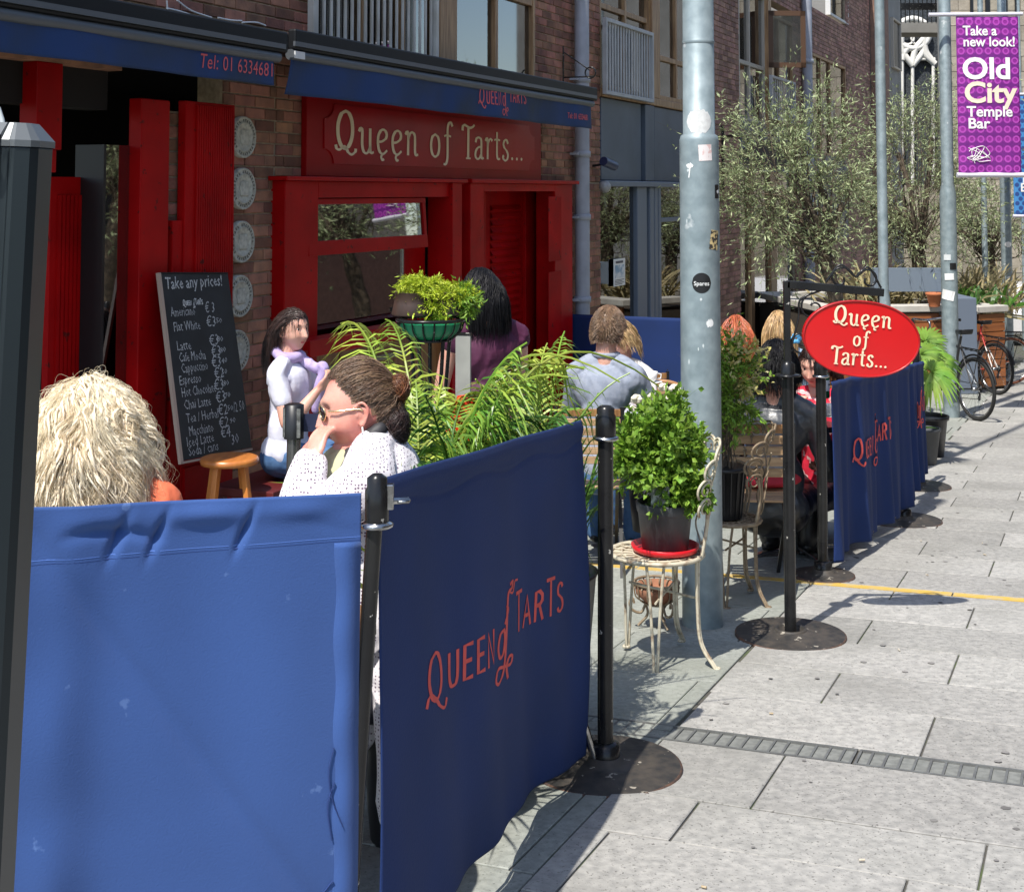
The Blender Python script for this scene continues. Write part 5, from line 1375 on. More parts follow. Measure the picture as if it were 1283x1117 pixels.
def palm(label, px, Y, potm, tips, seed, ll=.2, lw=.018, h0=.38, nl=20, mats_=None, pr=.19, name='potted_palm', lname='frond', spread=.09):
    rg = np.random.default_rng(seed); tips = [(a+rg.uniform(-6, 6), b, c, d*1.9+.15, e) for a, b, c, d, e in tips]; b = gnd(px, Y); t = thing(name, label, 'plant', b, 0, 'potted palms between the tables')
    pot_mesh(pr*.75, pr, h0, potm, t)
    for i, (tx, ty, tY, dr, mm) in enumerate(tips):
        base = Vector((rg.uniform(-spread, spread), rg.uniform(-spread, spread), h0-.03))
        tip = Vector(at(tx, ty, tY))-b
        L = (tip-base); ln = L.length
        d = L + (Vector((0, 0, 1))-Vector((L.x, L.y, 0)).normalized()*.35)*dr*ln
        frond(rg, base, d, d.length, dr*ln/d.length, nl, ll*rg.uniform(.8, 1.15), lw, mm, t, name=lname)
    return t
Pm = [M_palm, M_palmy, M_green]
palm('leafy potted palm right behind the seated woman with sunglasses, fronds over the dark banner', 545, 4.3, M_blackplain,
     [(500, 420, 4.5, .3, M_palm), (352, 500, 4.0, .75, M_palmy), (372, 520, 4.0, .9, M_palmy), (400, 470, 4.3, .6, M_palmy), (530, 500, 4.1, .25, M_palmy), (600, 495, 4.3, .3, M_palmy), (505, 530, 4.0, .5, M_palm), (560, 470, 4.6, .1, M_palmy),
      (520, 560, 3.9, .6, M_green), (595, 540, 4.0, .5, M_green), (550, 540, 4.0, .3, M_palm), (515, 590, 3.85, .5, M_green), (575, 580, 3.8, .4, M_green), (430, 405, 5.0, .45, M_palmy), (640, 470, 4.5, .2, M_palm), (480, 400, 4.9, .4, M_palmy), (415, 478, 4.2, .5, M_palmy), (540, 470, 4.2, .4, M_green), (585, 510, 4.1, .4, M_palm), (610, 480, 4.4, .2, M_green), (525, 480, 4.3, .2, M_palm)], 21, ll=.25, nl=36, lw=.009)
palm('dense grassy potted palm behind the middle of the dark lettered banner', 650, 4.75, M_blackplain,
     [(612, 505, 4.7, .3, M_palm), (640, 470, 4.8, .3, M_palm), (690, 430, 5.0, .35, M_palmy), (705, 415, 5.2, .3, M_palm), (712, 480, 4.8, .5, M_palmy), (720, 530, 4.8, .6, M_palm), (700, 560, 4.7, .5, M_green), (655, 520, 4.5, .3, M_green), (625, 545, 4.4, .4, M_green),
      (600, 570, 4.3, .5, M_palm), (670, 500, 4.7, .3, M_palm), (640, 560, 4.4, .3, M_green), (685, 590, 4.6, .3, M_green), (660, 540, 4.5, .5, M_palmy), (610, 520, 4.6, .2, M_green), (630, 580, 4.3, .5, M_palm), (665, 455, 4.9, .3, M_palmy), (700, 500, 4.9, .4, M_palm), (680, 470, 5.0, .2, M_green), (650, 490, 4.7, .2, M_palm), (620, 510, 4.5, .3, M_palm)], 22, ll=.26, nl=36, lw=.009)
# broad grassy leaves filling between them
def strap_plant(label, px, Y, n, h, m, seed, w_=.012, pr=.17, h0=.35, name='strap_leaf_plant'):
    b = gnd(px, Y); global rg; rg = np.random.default_rng(seed)
    t = grass_tuft(name, label, b+Vector((0, 0, h0)), n, h, .05, m, w_=w_, keep=1, sprd=.34)
    mb = MB(); mb.lathe([(pr*.75, -h0), (pr, -.02), (pr*1.05, 0), (pr*.9, 0)], 28); mb.build('pot', M_blackplain, t); return t
strap_plant('bright strap leaved plant in a pot between the two big palms', 600, 4.35, 300, .74, M_palm, 31, .0065, h0=.55)
strap_plant('dark green strap leaved plant behind the dark banner near the wooden chair', 685, 5.0, 300, .72, M_green, 32, .0065, h0=.5)
strap_plant('yellow green arching grass plant near the woman with sunglasses', 525, 3.95, 240, .70, M_palmy, 33, .0065, h0=.5)
# tall sword leaves near the stand
strap_plant('tall pale edged sword leaved plant beneath the lime trailing plant', 545, 5.5, 14, .9, mat('pale_sword_leaf', (.30, .36, .14), (.10, .18, .05), rough=.4, scale=12, stretch=(1, 1, .1), trans=.2), 35, .026, h0=.3)
# red thing among the palms
rp_ = at(584, 526, 4.55); t = thing('red_chair', 'small bright red plastic stool back showing through the palms', 'chair', (rp_.x, 4.55, gz(4.55)))
M_redpl = mat('bright_red_plastic', (.62, .035, .012), rough=.35)
zc = rp_.z-gz(4.55); mb = MB(); V = []
for i in range(9):
    for j in range(9):
        x = -.075+.15*i/8; z = zc-.10+.17*j/8; V.append((x*(1.15-.75*(j/8)), .02*(x/.075)**2, z + .01*math.cos(x*14)))
o = link('backrest', np_mesh('backrest', V, [(i*9+j, (i+1)*9+j, (i+1)*9+j+1, i*9+j+1) for i in range(8) for j in range(8)]), t, M_redpl); o.modifiers.new('s', 'SOLIDIFY').thickness = .012
mb = MB(); mb.box(-.10, .10, .0, .2, .42, .45); mb.build('seat', M_redpl, t, bevel=.01)
for x in (-.09, .09):
    for y in (.01, .19): mb = MB(); mb.tube([(x, y, 0), (x*.9, y, .42)], .012, 8); mb.build('leg', M_chrome, t)
mb = MB(); mb.tube([(-.05, .03, .45), (-.045, .03, zc-.06)], .009, 8); mb.tube([(.05, .03, .45), (.045, .03, zc-.06)], .009, 8); mb.build('back_frame', M_chrome, t)

# plant stand with copper tubs and lime plant
Ysd = 6.3; b = gnd(540, Ysd); zt = at(540, 400, Ysd).z-b.z
ps = thing('plant_stand', 'tall black wire plant stand with a green lined basket behind the palms', 'stand', b)
mb = MB(); kk = Ysd/F
def ring(mb, r, z, t=.006, cx=0): mb.tube([(cx+r*math.cos(a), r*math.sin(a), z) for a in np.linspace(0, 2*PI, 25)[:-1]], t, 6, closed=True)
rB = 42*kk
ring(mb, rB, zt, .008, .0); ring(mb, rB*.62, zt-.09, .006)
for k in range(18):
    a = 2*PI*k/18; ca, sa = math.cos(a), math.sin(a)
    mb.tube(spline([(rB*ca, rB*sa, zt), (rB*.9*ca, rB*.9*sa, zt-.05), (rB*.62*ca, rB*.62*sa, zt-.09)], 3), .004, 4)
mb.build('basket', M_black, ps)
mb = MB(); mb.lathe([(rB*.95, zt-.015), (rB*.86, zt-.05), (rB*.60, zt-.085), (.01, zt-.085)], 30); mb.build('liner', mat('green_liner', (.01, .22, .10), rough=.4), ps)
for k in range(5):
    a = 2*PI*k/5+.4; mb = MB(); mb.tube(spline([(rB*.6*math.cos(a), rB*.6*math.sin(a), zt-.09), (.06*math.cos(a), .06*math.sin(a), zt-.5), (.05*math.cos(a), .05*math.sin(a), .4), (.2*math.cos(a), .2*math.sin(a), 0)], 6), .009, 7); mb.build('leg', M_black, ps)
M_copper = mat('dark_copper_tub', (.10, .055, .04), (.045, .03, .025), rough=.45, metal=.3, scale=5)
for (px, w_, lab, sd_) in ((520, 28, 'dark copper tub spilling lime green succulent, on the wire stand', 41), (562, 26, 'second copper tub with pale trailing leaves, right side of the wire stand', 42)):
    p = at(px, 398, Ysd); tt_ = thing('plant_tub', lab, 'plant', (p.x, Ysd+(.02 if px == 520 else .05), p.z+.012), 0, 'copper tubs on the plant stand')
    r1 = w_*kk
    mb = MB(); mb.lathe([(r1*1.06, 0), (r1*1.08, .006), (r1*.98, .05), (r1*.92, .1), (r1*.95, .102), (r1*.88, .098)], 32); mb.build('tub', M_copper, tt_)
    mb = MB(); mb.lathe([(r1*.87, .09), (.001, .095)], 20); mb.build('soil', M_soil, tt_)
    rg = np.random.default_rng(sd_)
    dx = .02 if px == 520 else .03
    K0, C, V, Fc = crown(rg, (dx, -.01, .125 if px == 520 else .09), (24*kk, .09, .040), 46, 9, 11, .045, .022, .006, up=.4, shell=.2, spread=1.0, droop=.5)
    link('leaves', np_mesh('leaves', V, Fc, False), tt_, M_lime_l)
    K0, C, V2, F2 = crown(rg, (r1*.9, -.06, .06), (.05, .04, .06), 16, 8, 9, .06, .026, .008, up=-.5, shell=.1, spread=1)
    link('trailing_leaves', np_mesh('trailing_leaves', V2, F2, False), tt_, M_lime_l if px == 520 else M_balm)
# grey board and white bundle by the doorway
q = at(580, 470, 7.0); t = thing('menu_stand', 'pale grey upright board beside the woman in the purple top', 'board', (q.x, 7.0, gz(7.0)), R(-10))
mb = MB(); mb.box(-.038, .038, -.012, .012, 0, at(580, 420, 7).z-gz(7)); mb.build('board', mat('pale_grey_board', (.30, .30, .27), (.23, .23, .21), rough=.7, scale=6), t, bevel=.003); mb = MB(); mb.box(-.042, .042, -.014, .014, at(580, 420, 7).z-gz(7)+.001, at(580, 420, 7).z-gz(7)+.014); mb.build('top_edge', M_black, t)
# ================================================================== chalkboard and stool
c00, c10 = Vector(fworld(*(lambda a: (a[0], .13, a[1]))(FW(200, 343, .13)))), Vector(fworld(*(lambda a: (a[0], .13, a[1]))(FW(285, 343, .13))))
c01, c11 = Vector(fworld(*(lambda a: (a[0], .32, a[1]))(FW(228, 577, .32)))), Vector(fworld(*(lambda a: (a[0], .32, a[1]))(FW(315, 560, .32))))
cb = thing('chalkboard', 'tall black chalkboard with handwritten coffee prices leaning on a stool against the red shutter', 'chalkboard', (c01+c11)/2)
nrm = (c10-c00).cross(c01-c00).normalized()
if nrm.y > 0: nrm = -nrm
def cbp(s, t, o_=0.0): return (c00.lerp(c10, s)).lerp(c01.lerp(c11, s), t)+nrm*o_-cb.location
def cslab(s0, s1, t0, t1, o0, o1, name, m, par):
    mb = MB(); vs = [cbp(s, t, o_) for o_ in (o0, o1) for s, t in ((s0, t0), (s1, t0), (s1, t1), (s0, t1))]
    mb.add(vs, [(0,1,2,3),(7,6,5,4),(0,4,5,1),(1,5,6,2),(2,6,7,3),(3,7,4,0)]); return mb.build(name, m, par)
bo = cslab(0, 1, 0, 1, -.012, .0, 'board', mat('slate_black', (.006, .008, .011), (.014, .017, .021), rough=.55, scale=6), cb)
cslab(-.035, -.001, -.005, 1.005, -.012, .008, 'frame_edge', mat('pale_frame', (.45, .33, .26), rough=.6), cb)
cslab(-.035, 1.0, 1.0051, 1.016, -.012, .004, 'frame_edge', mat('pale_frame', (.45, .33, .26)), cb); cslab(0, 1, -.008, -.0005, -.012, .004, 'frame_edge', M_casing, cb)
M_chalk = mat('chalk', (.66, .66, .64), (.30, .31, .32), rough=.9, scale=160, lo=.4, hi=.6)
Wb, Hb = (c10-c00).length, (c01-c00).length
rr = random.Random(12)
def chalk(txt, s, t, size, off=-.001, sh=.05, wide=.62, tall=1.25, slope=-.02):
    V, Fc = font_text(txt, size*1.12, off, sh, res=1)
    V = V*np.array([1, tall]); V[:, 0] *= wide*Wb/V[:, 0].max(); ph = rr.random()*6
    place_text('chalk_writing', (V, Fc), lambda a, b: cbp(s+a/Wb, t-b/Hb+slope*a/Wb+.002*math.sin(a*80+ph), .0012+0), M_chalk, bo)
chalk('Take any prices!', .05, .085, .066, .0005, .1, .84, 1.35)
V, Fc = gl_text('KUEEN', .021, .2, .12, False); V2, F2 = gl_text('HARHS', .021, .2, .12, False); V3, F3_ = ornament(.018)
place_text('chalk_writing', cat((V*np.array([.95, 1.2]), Fc, 0, 0), (V3*np.array([.9, 1.1]), F3_, .100, -.012), (V2*np.array([.95, 1.2]), F2, .118, .003)), lambda a, b: cbp(.27+a/Wb, .175-b/Hb, .0012), M_white, bo)
items = [('Americano', '€ 3', ''), ('Flat White', '€3', '50'), ('Latte', '€3', '80'), ('Cafe Mocha', '€3', '80'), ('Cappuccino', '€3', '40'), ('Espresso', '€2', '50'), ('Hot Chocolate', '€3', '80'), ('Chai Latte', '€3', '70'), ('Tea / Herbal', '€2', '50'), ('Macchiato', '€2', '90'), ('Iced Latte', '€4', ''), ('Soda / cans', '', '')]
tt = [.215, .295, .40, .462, .522, .585, .65, .718, .79, .86, .915, .965]
for i, ((nm, pr_, sup), t_) in enumerate(zip(items, tt)):
    chalk(nm, .06+.012*i % .06+.02, t_+.02, .058, -.0004, .0, .036*len(nm)+.02, 1.2, -.012)
    if pr_: chalk(pr_, .56+rr.uniform(-.01, .02), t_+.006, .072, -.0002, .15, .15, 1.1, -.02)
    if sup: chalk(sup, .70+rr.uniform(-.01, .02), t_-.012, .04, 0, .1, .09, 1.0, -.02)
chalk('/2 50', .80, .79, .06, -.0002, .1, .17); chalk('30', .70, .965, .06, -.0002, .1, .12)
# stool
M_ostool = mat('orange_varnished_wood', (.55, .20, .045), (.40, .13, .03), rough=.32, scale=4, stretch=(6, 1, 1))
p = at(287, 572, 7.75); b = Vector((p.x, p.y, gz(p.y))); st = thing('wooden_stool', 'orange varnished round wooden stool under the leaning chalkboard', 'stool', b); hs_ = p.z-b.z
mb = MB(); mb.lathe([(.10, hs_-.042), (.155, hs_-.036), (.16, hs_-.02), (.155, hs_-.004), (.145, hs_), (.001, hs_-.004)], 36); mb.build('seat', M_ostool, st)
for k in range(4):
    a = PI/4+k*PI/2+.3; mb = MB(); mb.bar((.10*math.cos(a), .10*math.sin(a), hs_-.03), (.18*math.cos(a), .18*math.sin(a), 0), .034, .034); mb.build('leg', M_ostool, st, bevel=.004)
mb = MB(); mb.tube([(.13*math.cos(a), .13*math.sin(a), .2) for a in np.linspace(0, 2*PI, 25)[:-1]], .01, 6, closed=True); mb.build('footrest', M_ostool, st)
# red window ledge
mb = MB(); mb.box(U(392, .3), U(548, .15), -.27, -.10, Zf(465, 424, .27), Zf(465, 414, .27)); mb.box(U(392, .3), U(548, .15), -.285, -.268, Zf(465, 432, .27), Zf(465, 413, .27)+.002)
fbuild(mb, 'window_ledge', M_red, cafe, bevel=.004)

# ================================================================== chairs and tables
def slat_chair(label, px, Y, rz, scale=1.0, n=6, wdt=.42, name='slat_chair', backh=.88, seath=.45, group='folding slatted wooden chairs', b=None):
    b = b or gnd(px, Y); t = thing(name, label, 'chair', b, rz, group); t.scale = (scale,)*3
    for i in range(n):      # back slats, back at +y leaning
        z0 = seath+.12+(backh-seath-.12)*i/n; y = .20+.10*(z0-seath)
        mb = MB(); mb.box(-wdt/2+.02, wdt/2-.02, y, y+.014, z0, z0+(backh-seath-.12)/n*.78); mb.build('back_slat', M_slat if i < n-1 else M_wood, t, bevel=.003)
    for i in range(6):
        mb = MB(); mb.box(-wdt/2, wdt/2, -.20+i*.066, -.20+i*.066+.052, seath-.012, seath); mb.build('seat_slat', M_slat, t, bevel=.003)
    for s in (-1, 1):
        x = s*(wdt/2-.012)
        mb = MB(); mb.bar((x, .19, seath-.06), (x, .245, backh), .022, .012); mb.build('back_post', M_blackplain, t)
        mb = MB(); mb.bar((x-s*.025, -.22, 0), (x-s*.025, .21, seath), .018, .012); mb.build('leg', M_blackplain, t)
        mb = MB(); mb.bar((x-s*.005, .28, 0), (x-s*.005, -.18, seath-.02), .018, .012); mb.build('leg', M_blackplain, t)
        mb = MB()
        for k in range(6): mb.lathe([(.005, 0), (.004, .003)], 8, M=Matrix.Translation((x, .192+.011*k, seath+.05+k*.07)) @ Matrix.Rotation(PI/2, 4, 'X'))
        mb.build('rivets', M_chrome, t)
    return t
def h2(px, Y): return 0
slat_chair('pale slatted wooden chair the man in the pale shirt sits on', 736, 7.55, R(177), 1.02, wdt=.36, backh=.86, n=6)
slat_chair('slatted wooden chair behind the bentwood chair by the plain blue banner', 812, 9.9, R(10), 1.0, wdt=.42, backh=.84, n=5)
slat_chair('slatted wooden chair with red cushion under the woman in black leather jacket', 934, 7.15, R(176), 1.0, wdt=.40, backh=.84, n=5)
cush = thing('seat_cushion', 'red seat cushion on the chair behind the big lamp post', 'cushion', gnd(950, 7.35)+Vector((0, 0, .462)))
mb = MB(); mb.ball((0, 0, .03), (.20, .19, .035), 20, 10); mb.build('cushion', mat('red_cushion', (.5, .012, .03), (.35, .01, .02), rough=.8, scale=9), cush)
# bentwood
M_bent = mat('bentwood', (.48, .26, .11), (.36, .18, .07), rough=.35, scale=6)
def bentwood(label, px, Y, rz):
    b = gnd(px, Y); t = thing('bentwood_chair', label, 'chair', b, rz, 'bentwood chairs')
    mb = MB(); mb.lathe([(.001, .44), (.2, .44), (.21, .45), (.2, .465), (.001, .462)], 28); mb.build('seat', M_bent, t)
    def arch(w_, h, y, r):
        pts = [(-w_/2, y*.8, .45)]+[(-w_/2*math.cos(a), y, h-.17+.17*math.sin(a)) for a in np.linspace(0, PI, 13)]+[(w_/2, y*.8, .45)]
        m_ = MB(); m_.tube(spline(pts, 3), r, 8); return m_
    arch(.40, .90, .23, .013).build('outer_hoop', M_bent, t); arch(.26, .80, .225, .011).build('inner_hoop', M_bent, t)
    for x, y in ((-.15, -.15), (.15, -.15), (-.16, .17), (.16, .17)): mb = MB(); mb.tube([(x, y, .45), (x*1.25, y*1.25, 0)], .014, 8); mb.build('leg', M_bent, t)
    return t
bentwood('bentwood chair whose double hoop back stands beside the companion in white', 826, 9.0, R(175))
bentwood('further bentwood chair half hidden behind the lamp post', 800, 9.5, R(160))
def table(label, px, Y, r=.33, h=.74, top=None, square=False, m=None, name='cafe_table', b=None):
    b = b or gnd(px, Y); t = thing(name, label, 'table', b, R(20), 'cafe tables')
    mb = MB()
    if square: mb.box(-r, r, -r, r, h-.03, h)
    else: mb.lathe([(r-.01, h-.03), (r, h-.02), (r, h-.005), (r-.006, h), (.001, h)], 40)
    mb.build('table_top', m or mat('table_top_white', (.55, .56, .6), (.25, .28, .36), rough=.35, scale=3, stretch=(1, 22, 1), lo=.45, hi=.55), t)
    mb = MB(); mb.tube([(0, 0, .02), (0, 0, h-.03)], .03, 14); mb.build('column', M_blackplain, t)
    for k in range(4): mb = MB(); mb.bar((0, 0, .05), (.27*math.cos(k*PI/2), .27*math.sin(k*PI/2), .012), .04, .02); mb.build('foot', M_chrome, t, bevel=.004)
    return t
table('striped topped cafe table in front of the man in the pale shirt', 800, 8.55, .33, .76)
table('dark cafe table between the leather jacket woman and the woman in red', 992, 7.9, .20, .72, m=mat('dark_wood_top', (.12, .06, .04), rough=.3), square=True)
table('cafe table beyond, by the red haired woman', 945, 10.6, .33, .74, m=M_wood)
table('cafe table hidden behind the nearest sunlit banner', 300, 3.3, .33, .72, m=M_wood)
def crockery(px, py, Y, label, kind):
    p = at(px, py, Y)
    t = thing({'cup': 'coffee_cup', 'jar': 'flower_jar', 'bottle': 'bottle'}[kind], label, kind if kind != 'jar' else 'vase', p)
    if kind == 'cup':
        mb = MB(); mb.lathe([(.022, 0), (.036, .02), (.042, .06), (.039, .06), (.033, .02), (.001, .008)], 24); mb.build('cup', M_white, t)
        mb = MB(); mb.tube([(.04, 0, .05), (.062, 0, .045), (.06, 0, .02), (.038, 0, .018)], .004, 6); mb.build('handle', M_white, t)
        mb = MB(); mb.lathe([(.03, -.008), (.07, .0), (.068, .003), (.02, -.003), (.001, -.003)], 26); mb.build('saucer', M_white, t)
    elif kind == 'bottle':
        mb = MB(); mb.lathe([(.03, 0), (.032, .01), (.032, .12), (.012, .17), (.012, .21), (.001, .21)], 20); mb.build('glass', mat('green_bottle', (.01, .10, .04), rough=.1), t); mb = MB(); mb.lathe([(.0325, .04), (.0328, .1)], 20, cap=False); mb.build('paper_band', M_white, t)
    else:
        mb = MB(); mb.lathe([(.03, 0), (.045, .03), (.03, .1), (.034, .11)], 20); mb.build('jar', mat('pale_jar', (.5, .5, .5), rough=.2), t)
        rg2 = np.random.default_rng(5); mb = MB()
        for k in range(14):
            d = unit(rg2.normal(size=3)*.5+np.array([0, 0, 1])); q = d*rg2.uniform(.15, .24)+np.array([0, 0, .08]); mb.tube([(0, 0, .08), tuple(q)], .0015, 4)
        mb.build('stems', M_green, t); mb = MB(); rg2 = np.random.default_rng(5)
        for k in range(14):
            d = unit(rg2.normal(size=3)*.5+np.array([0, 0, 1])); q = d*rg2.uniform(.15, .24)+np.array([0, 0, .08])
            for s in range(5): a = s*1.257; mb.ball((q[0]+.012*math.cos(a), q[1]+.012*math.sin(a), q[2]), (.010, .010, .006), 8, 5)
        mb.build('petals', mat('white_petal', (.8, .78, .68), rough=.7), t)
    return t
crockery(1032, 498, 7.9, 'green bottle with white band on the dark table by the woman in red', 'bottle')
crockery(1040, 520, 7.7, 'white coffee cup on the dark table behind the far banner post', 'cup')
crockery(815, 478, 8.5, 'white cup and saucer on the striped table', 'cup')

# vintage wire chairs
M_wire = mat('cream_rusty_wire', (.55, .50, .38), (.22, .13, .07), rough=.6, scale=30, lo=.5, hi=.75, metal=.1)
M_wire2 = mat('brown_rusty_wire', (.22, .16, .10), (.36, .30, .2), rough=.6, scale=30, lo=.5, hi=.75, metal=.1)
def sp2(c, r0, r1, a0, a1, ang, n=20):      # spiral in a vertical plane through the chair's back curve
    return [(c[0]+(r0+(r1-r0)*k/n)*math.cos(a0+(a1-a0)*k/n), c[1]+(r0+(r1-r0)*k/n)*math.sin(a0+(a1-a0)*k/n)) for k in range(n+1)]
def wire_chair(label, b, rz, m, r=.185, h=.43):
    t = thing('wire_chair', label, 'chair', b, rz, 'old wire garden chairs with scrolled backs')
    mb = MB()
    for rd, tk in ((r, .009), (r*.97, .006), (r*.5, .004), (r*.75, .004), (r*.25, .004)): ring(mb, rd, h, tk)
    for k in range(20):
        a = 2*PI*k/20; mb.tube([(.04*math.cos(a), .04*math.sin(a), h), (r*math.cos(a), r*math.sin(a), h)], .003, 4)
    mb.build('seat', m, t)
    mb = MB(); mb.lathe([(r*.97, h-.004), (.001, h-.004)], 36, cap=False); mb.lathe([(.001, h-.006), (r*.97, h-.006)], 36, cap=False); mb.build('seat_plate', m, t)
    # back: hoop of scrolls on a curved plane on the +x side
    def bk(s, z): a = s/r*.98; lean = (z-h)*.16; return ((r+lean)*math.cos(a), (r+lean)*math.sin(a), z)
    hb = .40
    mb = MB()
    for s in (-1, 1):
        for tk, o_ in ((.007, 0), (.005, .018)):
            mb.tube(spline([bk(s*(.13-o_), h), bk(s*(.12-o_), h+.12), bk(s*(.15-o_), h+.22)], 5), tk, 7)
    mb.build('back_upright', m, t)
    mb = MB()
    for s in (-1, 1):
        for (cs, cz, rr_) in ((.165, .20, .034), (.175, .275, .038), (.15, .345, .038), (.095, .395, .036), (.032, .41, .034)):
            pts = sp2((cs*s, h+cz), rr_, .008, (PI if s > 0 else 0)+.4*s, (PI if s > 0 else 0)+.4*s+s*(-7.6), 0)
            mb.tube([bk(x, z) for x, z in pts], .004, 6)
            pts = [(cs*s+(rr_+.006)*math.cos(a), h+cz+(rr_+.006)*math.sin(a)) for a in np.linspace(-.7 if s > 0 else PI+.7, PI*.9 if s > 0 else PI*.1, 12)]
            mb.tube([bk(x, z) for x, z in pts], .0055, 6)
    for s in (-1, 1):
        mb.tube([bk(x, z) for x, z in sp2((.05*s, h+.2), .05, .01, -PI/2, -PI/2+s*8, 0)], .004, 6)
        mb.tube([bk(x, z) for x, z in [(v.x, v.y) for v in spline([(0, h+.02, 0), (.06*s, h+.1, 0), (.01*s, h+.22, 0), (.05*s, h+.32, 0)], 6)]], .004, 6)
    mb.build('back_scroll', m, t)
    # legs: pairs of rods running together, curling out at the foot
    for a in (PI*.62, -PI*.62, PI*.25, -PI*.25):
        ca, sa = math.cos(a), math.sin(a); mb = MB(); tn = Vector((-sa, ca, 0))
        back = abs(a) < PI/2
        for s in (-1, 1):
            w0 = tn*.035*s; w1 = tn*.006*s
            if back: pts = [Vector((r*.95*ca, r*.95*sa, h))+w0*.3, Vector((r*.95*ca, r*.95*sa, .25))+w1, Vector((r*1.02*ca, r*1.02*sa, .10))+w1, Vector((r*1.35*ca, r*1.35*sa, .008))+w1]
            else: pts = [Vector((r*.9*ca, r*.9*sa, h))+w0, Vector((r*.93*ca, r*.93*sa, .25))+w0*.55, Vector((r*.97*ca, r*.97*sa, .012))+w1]
            mb.tube(spline(pts, 6), .0062, 7)
        e_ = pts[-1]; mb.tube(sp3(e_) if False else [(e_.x+.012*math.cos(q), e_.y+.012*math.sin(q), .008) for q in np.linspace(0, 2*PI, 9)[:-1]], .006, 6, closed=True)
        mb.build('leg', m, t)
    mb = MB(); q = [(r*.9*math.cos(a), r*.9*math.sin(a), .27) for a in (PI*.62, PI*.25, -PI*.25, -PI*.62)]
    mb.tube([q[0], q[2]], .005, 6); mb.tube([q[1], q[3]], .005, 6); mb.build('stretcher', m, t)
    return t
seatc = at(822, 692, 5.72)
bW = Vector((seatc.x, seatc.y, gz(seatc.y)))
wire_chair('cream rusty wire chair holding the potted herb in front of the big lamp post', bW, R(14), M_wire, r=.188, h=seatc.z-bW.z)
seat2 = at(913, 650, 6.75); bW2 = Vector((seat2.x, seat2.y, gz(seat2.y)))
wire_chair('brown rusty wire chair half hidden right behind the big lamp post', bW2, R(5), M_wire2, r=.15, h=seat2.z-bW2.z)
# herb pot
hp = thing('potted_herb', 'bushy bright green herb in a dark grey pot on a red saucer', 'plant', seatc+Vector((.035, 0, .008)))
M_sauc = mat('red_saucer', (.60, .012, .02), rough=.3)
M_gpot = mat('dark_grey_pot', (.035, .038, .042), (.05, .053, .058), rough=.5, scale=8)
k_ = 5.72/F
mb = MB(); mb.lathe([(36*k_, 0), (40*k_, .005), (42*k_, .026), (40.5*k_, .027), (38*k_, .008), (.001, .006)], 44); mb.build('saucer', M_sauc, hp)
pz0, pz1 = .01, 60*k_
mb = MB(); mb.lathe([(27*k_, pz0), (28.5*k_, pz0+.004), (33*k_, pz1-.045), (34*k_, pz1-.04), (34.6*k_, pz1-.036), (36*k_, pz1-.004), (35.5*k_, pz1), (33.5*k_, pz1), (32*k_, pz1-.03)], 48); mb.build('pot', M_gpot, hp)
mb = MB(); mb.lathe([(32*k_, pz1-.02), (.001, pz1-.012)], 28); mb.build('soil', M_soil, hp)
rg = np.random.default_rng(51)
def herb(parent, centre, rad, K, M_, per, tw, ll, lw, m, m2, zs):
    K0, C, V, Fc = crown(rg, centre, rad, K, M_, per, tw, ll, lw, up=.45, shell=.25, spread=.75)
    link('leaves', np_mesh('leaves', V, Fc, False), parent, m)
    S = []
    for k in range(0, K): S.append([tuple(q) for q in spline([(rg.normal()*.03, rg.normal()*.03, zs), tuple((np.array(K0[k])*.6+np.array([0, 0, zs])*.4)), tuple(K0[k])], 4)])
    sv, sf = strips(np.array(S), .0022); tv, tf = strips(C, .0011)
    link('stems', np_mesh('stems', np.concatenate([sv, tv]), np.concatenate([sf, tf+len(sv)])), parent, m2)
herb(hp, (0.0-.01, 0, pz1+.205), (51*k_, .15, .20), 95, 9, 9, .085, .034, .021, M_balm, M_green, pz1-.02)
K0, C, V, Fc = crown(rg, (.10, -.09, pz1+.04), (.055, .04, .05), 18, 7, 7, .04, .034, .024, up=.2, shell=.2); link('leaves', np_mesh('leaves', V, Fc, False), hp, M_balm)
lb = thing('plant_label', 'dark mottled slate tag stuck into the herb pot', 'label', hp.location+Vector((-.03, -.088, pz1-.02)))
mb = MB(); mb.prism([(-.036, 0), (.036, 0), (.042, .09), (.03, .105), (-.024, .105), (-.034, .09)], -.003, .003); mb.build('slate', mat('mottled_slate', (.10, .12, .10), (.42, .46, .42), rough=.3, scale=34, lo=.5, hi=.62), lb, bevel=.002)
mb = MB(); mb.prism([(.055, 0), (.085, 0), (.085, .09), (.052, .10)], .01, .016); mb.build('slate', M_blackplain, lb)
# shrub in the black pot on the second chair
sb2 = thing('potted_shrub', 'loose yellow green shrub in a ribbed black pot behind the big lamp post', 'plant', seat2+Vector((-.02, 0, .01)))
k2 = 6.75/F
mb = MB(); mb.lathe([(20*k2, 0), (26*k2, 58*k2), (28*k2, 58*k2), (28*k2, 62*k2), (25*k2, 62*k2)], 36)
for k in range(18): a = 2*PI*k/18; mb.bar((20.5*k2*math.cos(a), 20.5*k2*math.sin(a), 0), (26.5*k2*math.cos(a), 26.5*k2*math.sin(a), 58*k2), .006, .006)
mb.build('pot', M_blackplain, sb2)
herb(sb2, (.03, 0, 62*k2+.36), (.12, .12, .24), 48, 8, 8, .10, .034, .012, M_balm, M_bark, 60*k2)
K0, C, V, Fc = crown(rg, (.07, -.04, 62*k2+.47), (.10, .1, .16), 30, 5, 4, .06, .03, .016, up=.3); link('blossom', np_mesh('blossom', V, Fc, False), sb2, mat('yellow_leaf', (.55, .48, .10), (.6, .55, .3), rough=.6, scale=20, rnd=.2, trans=.3))
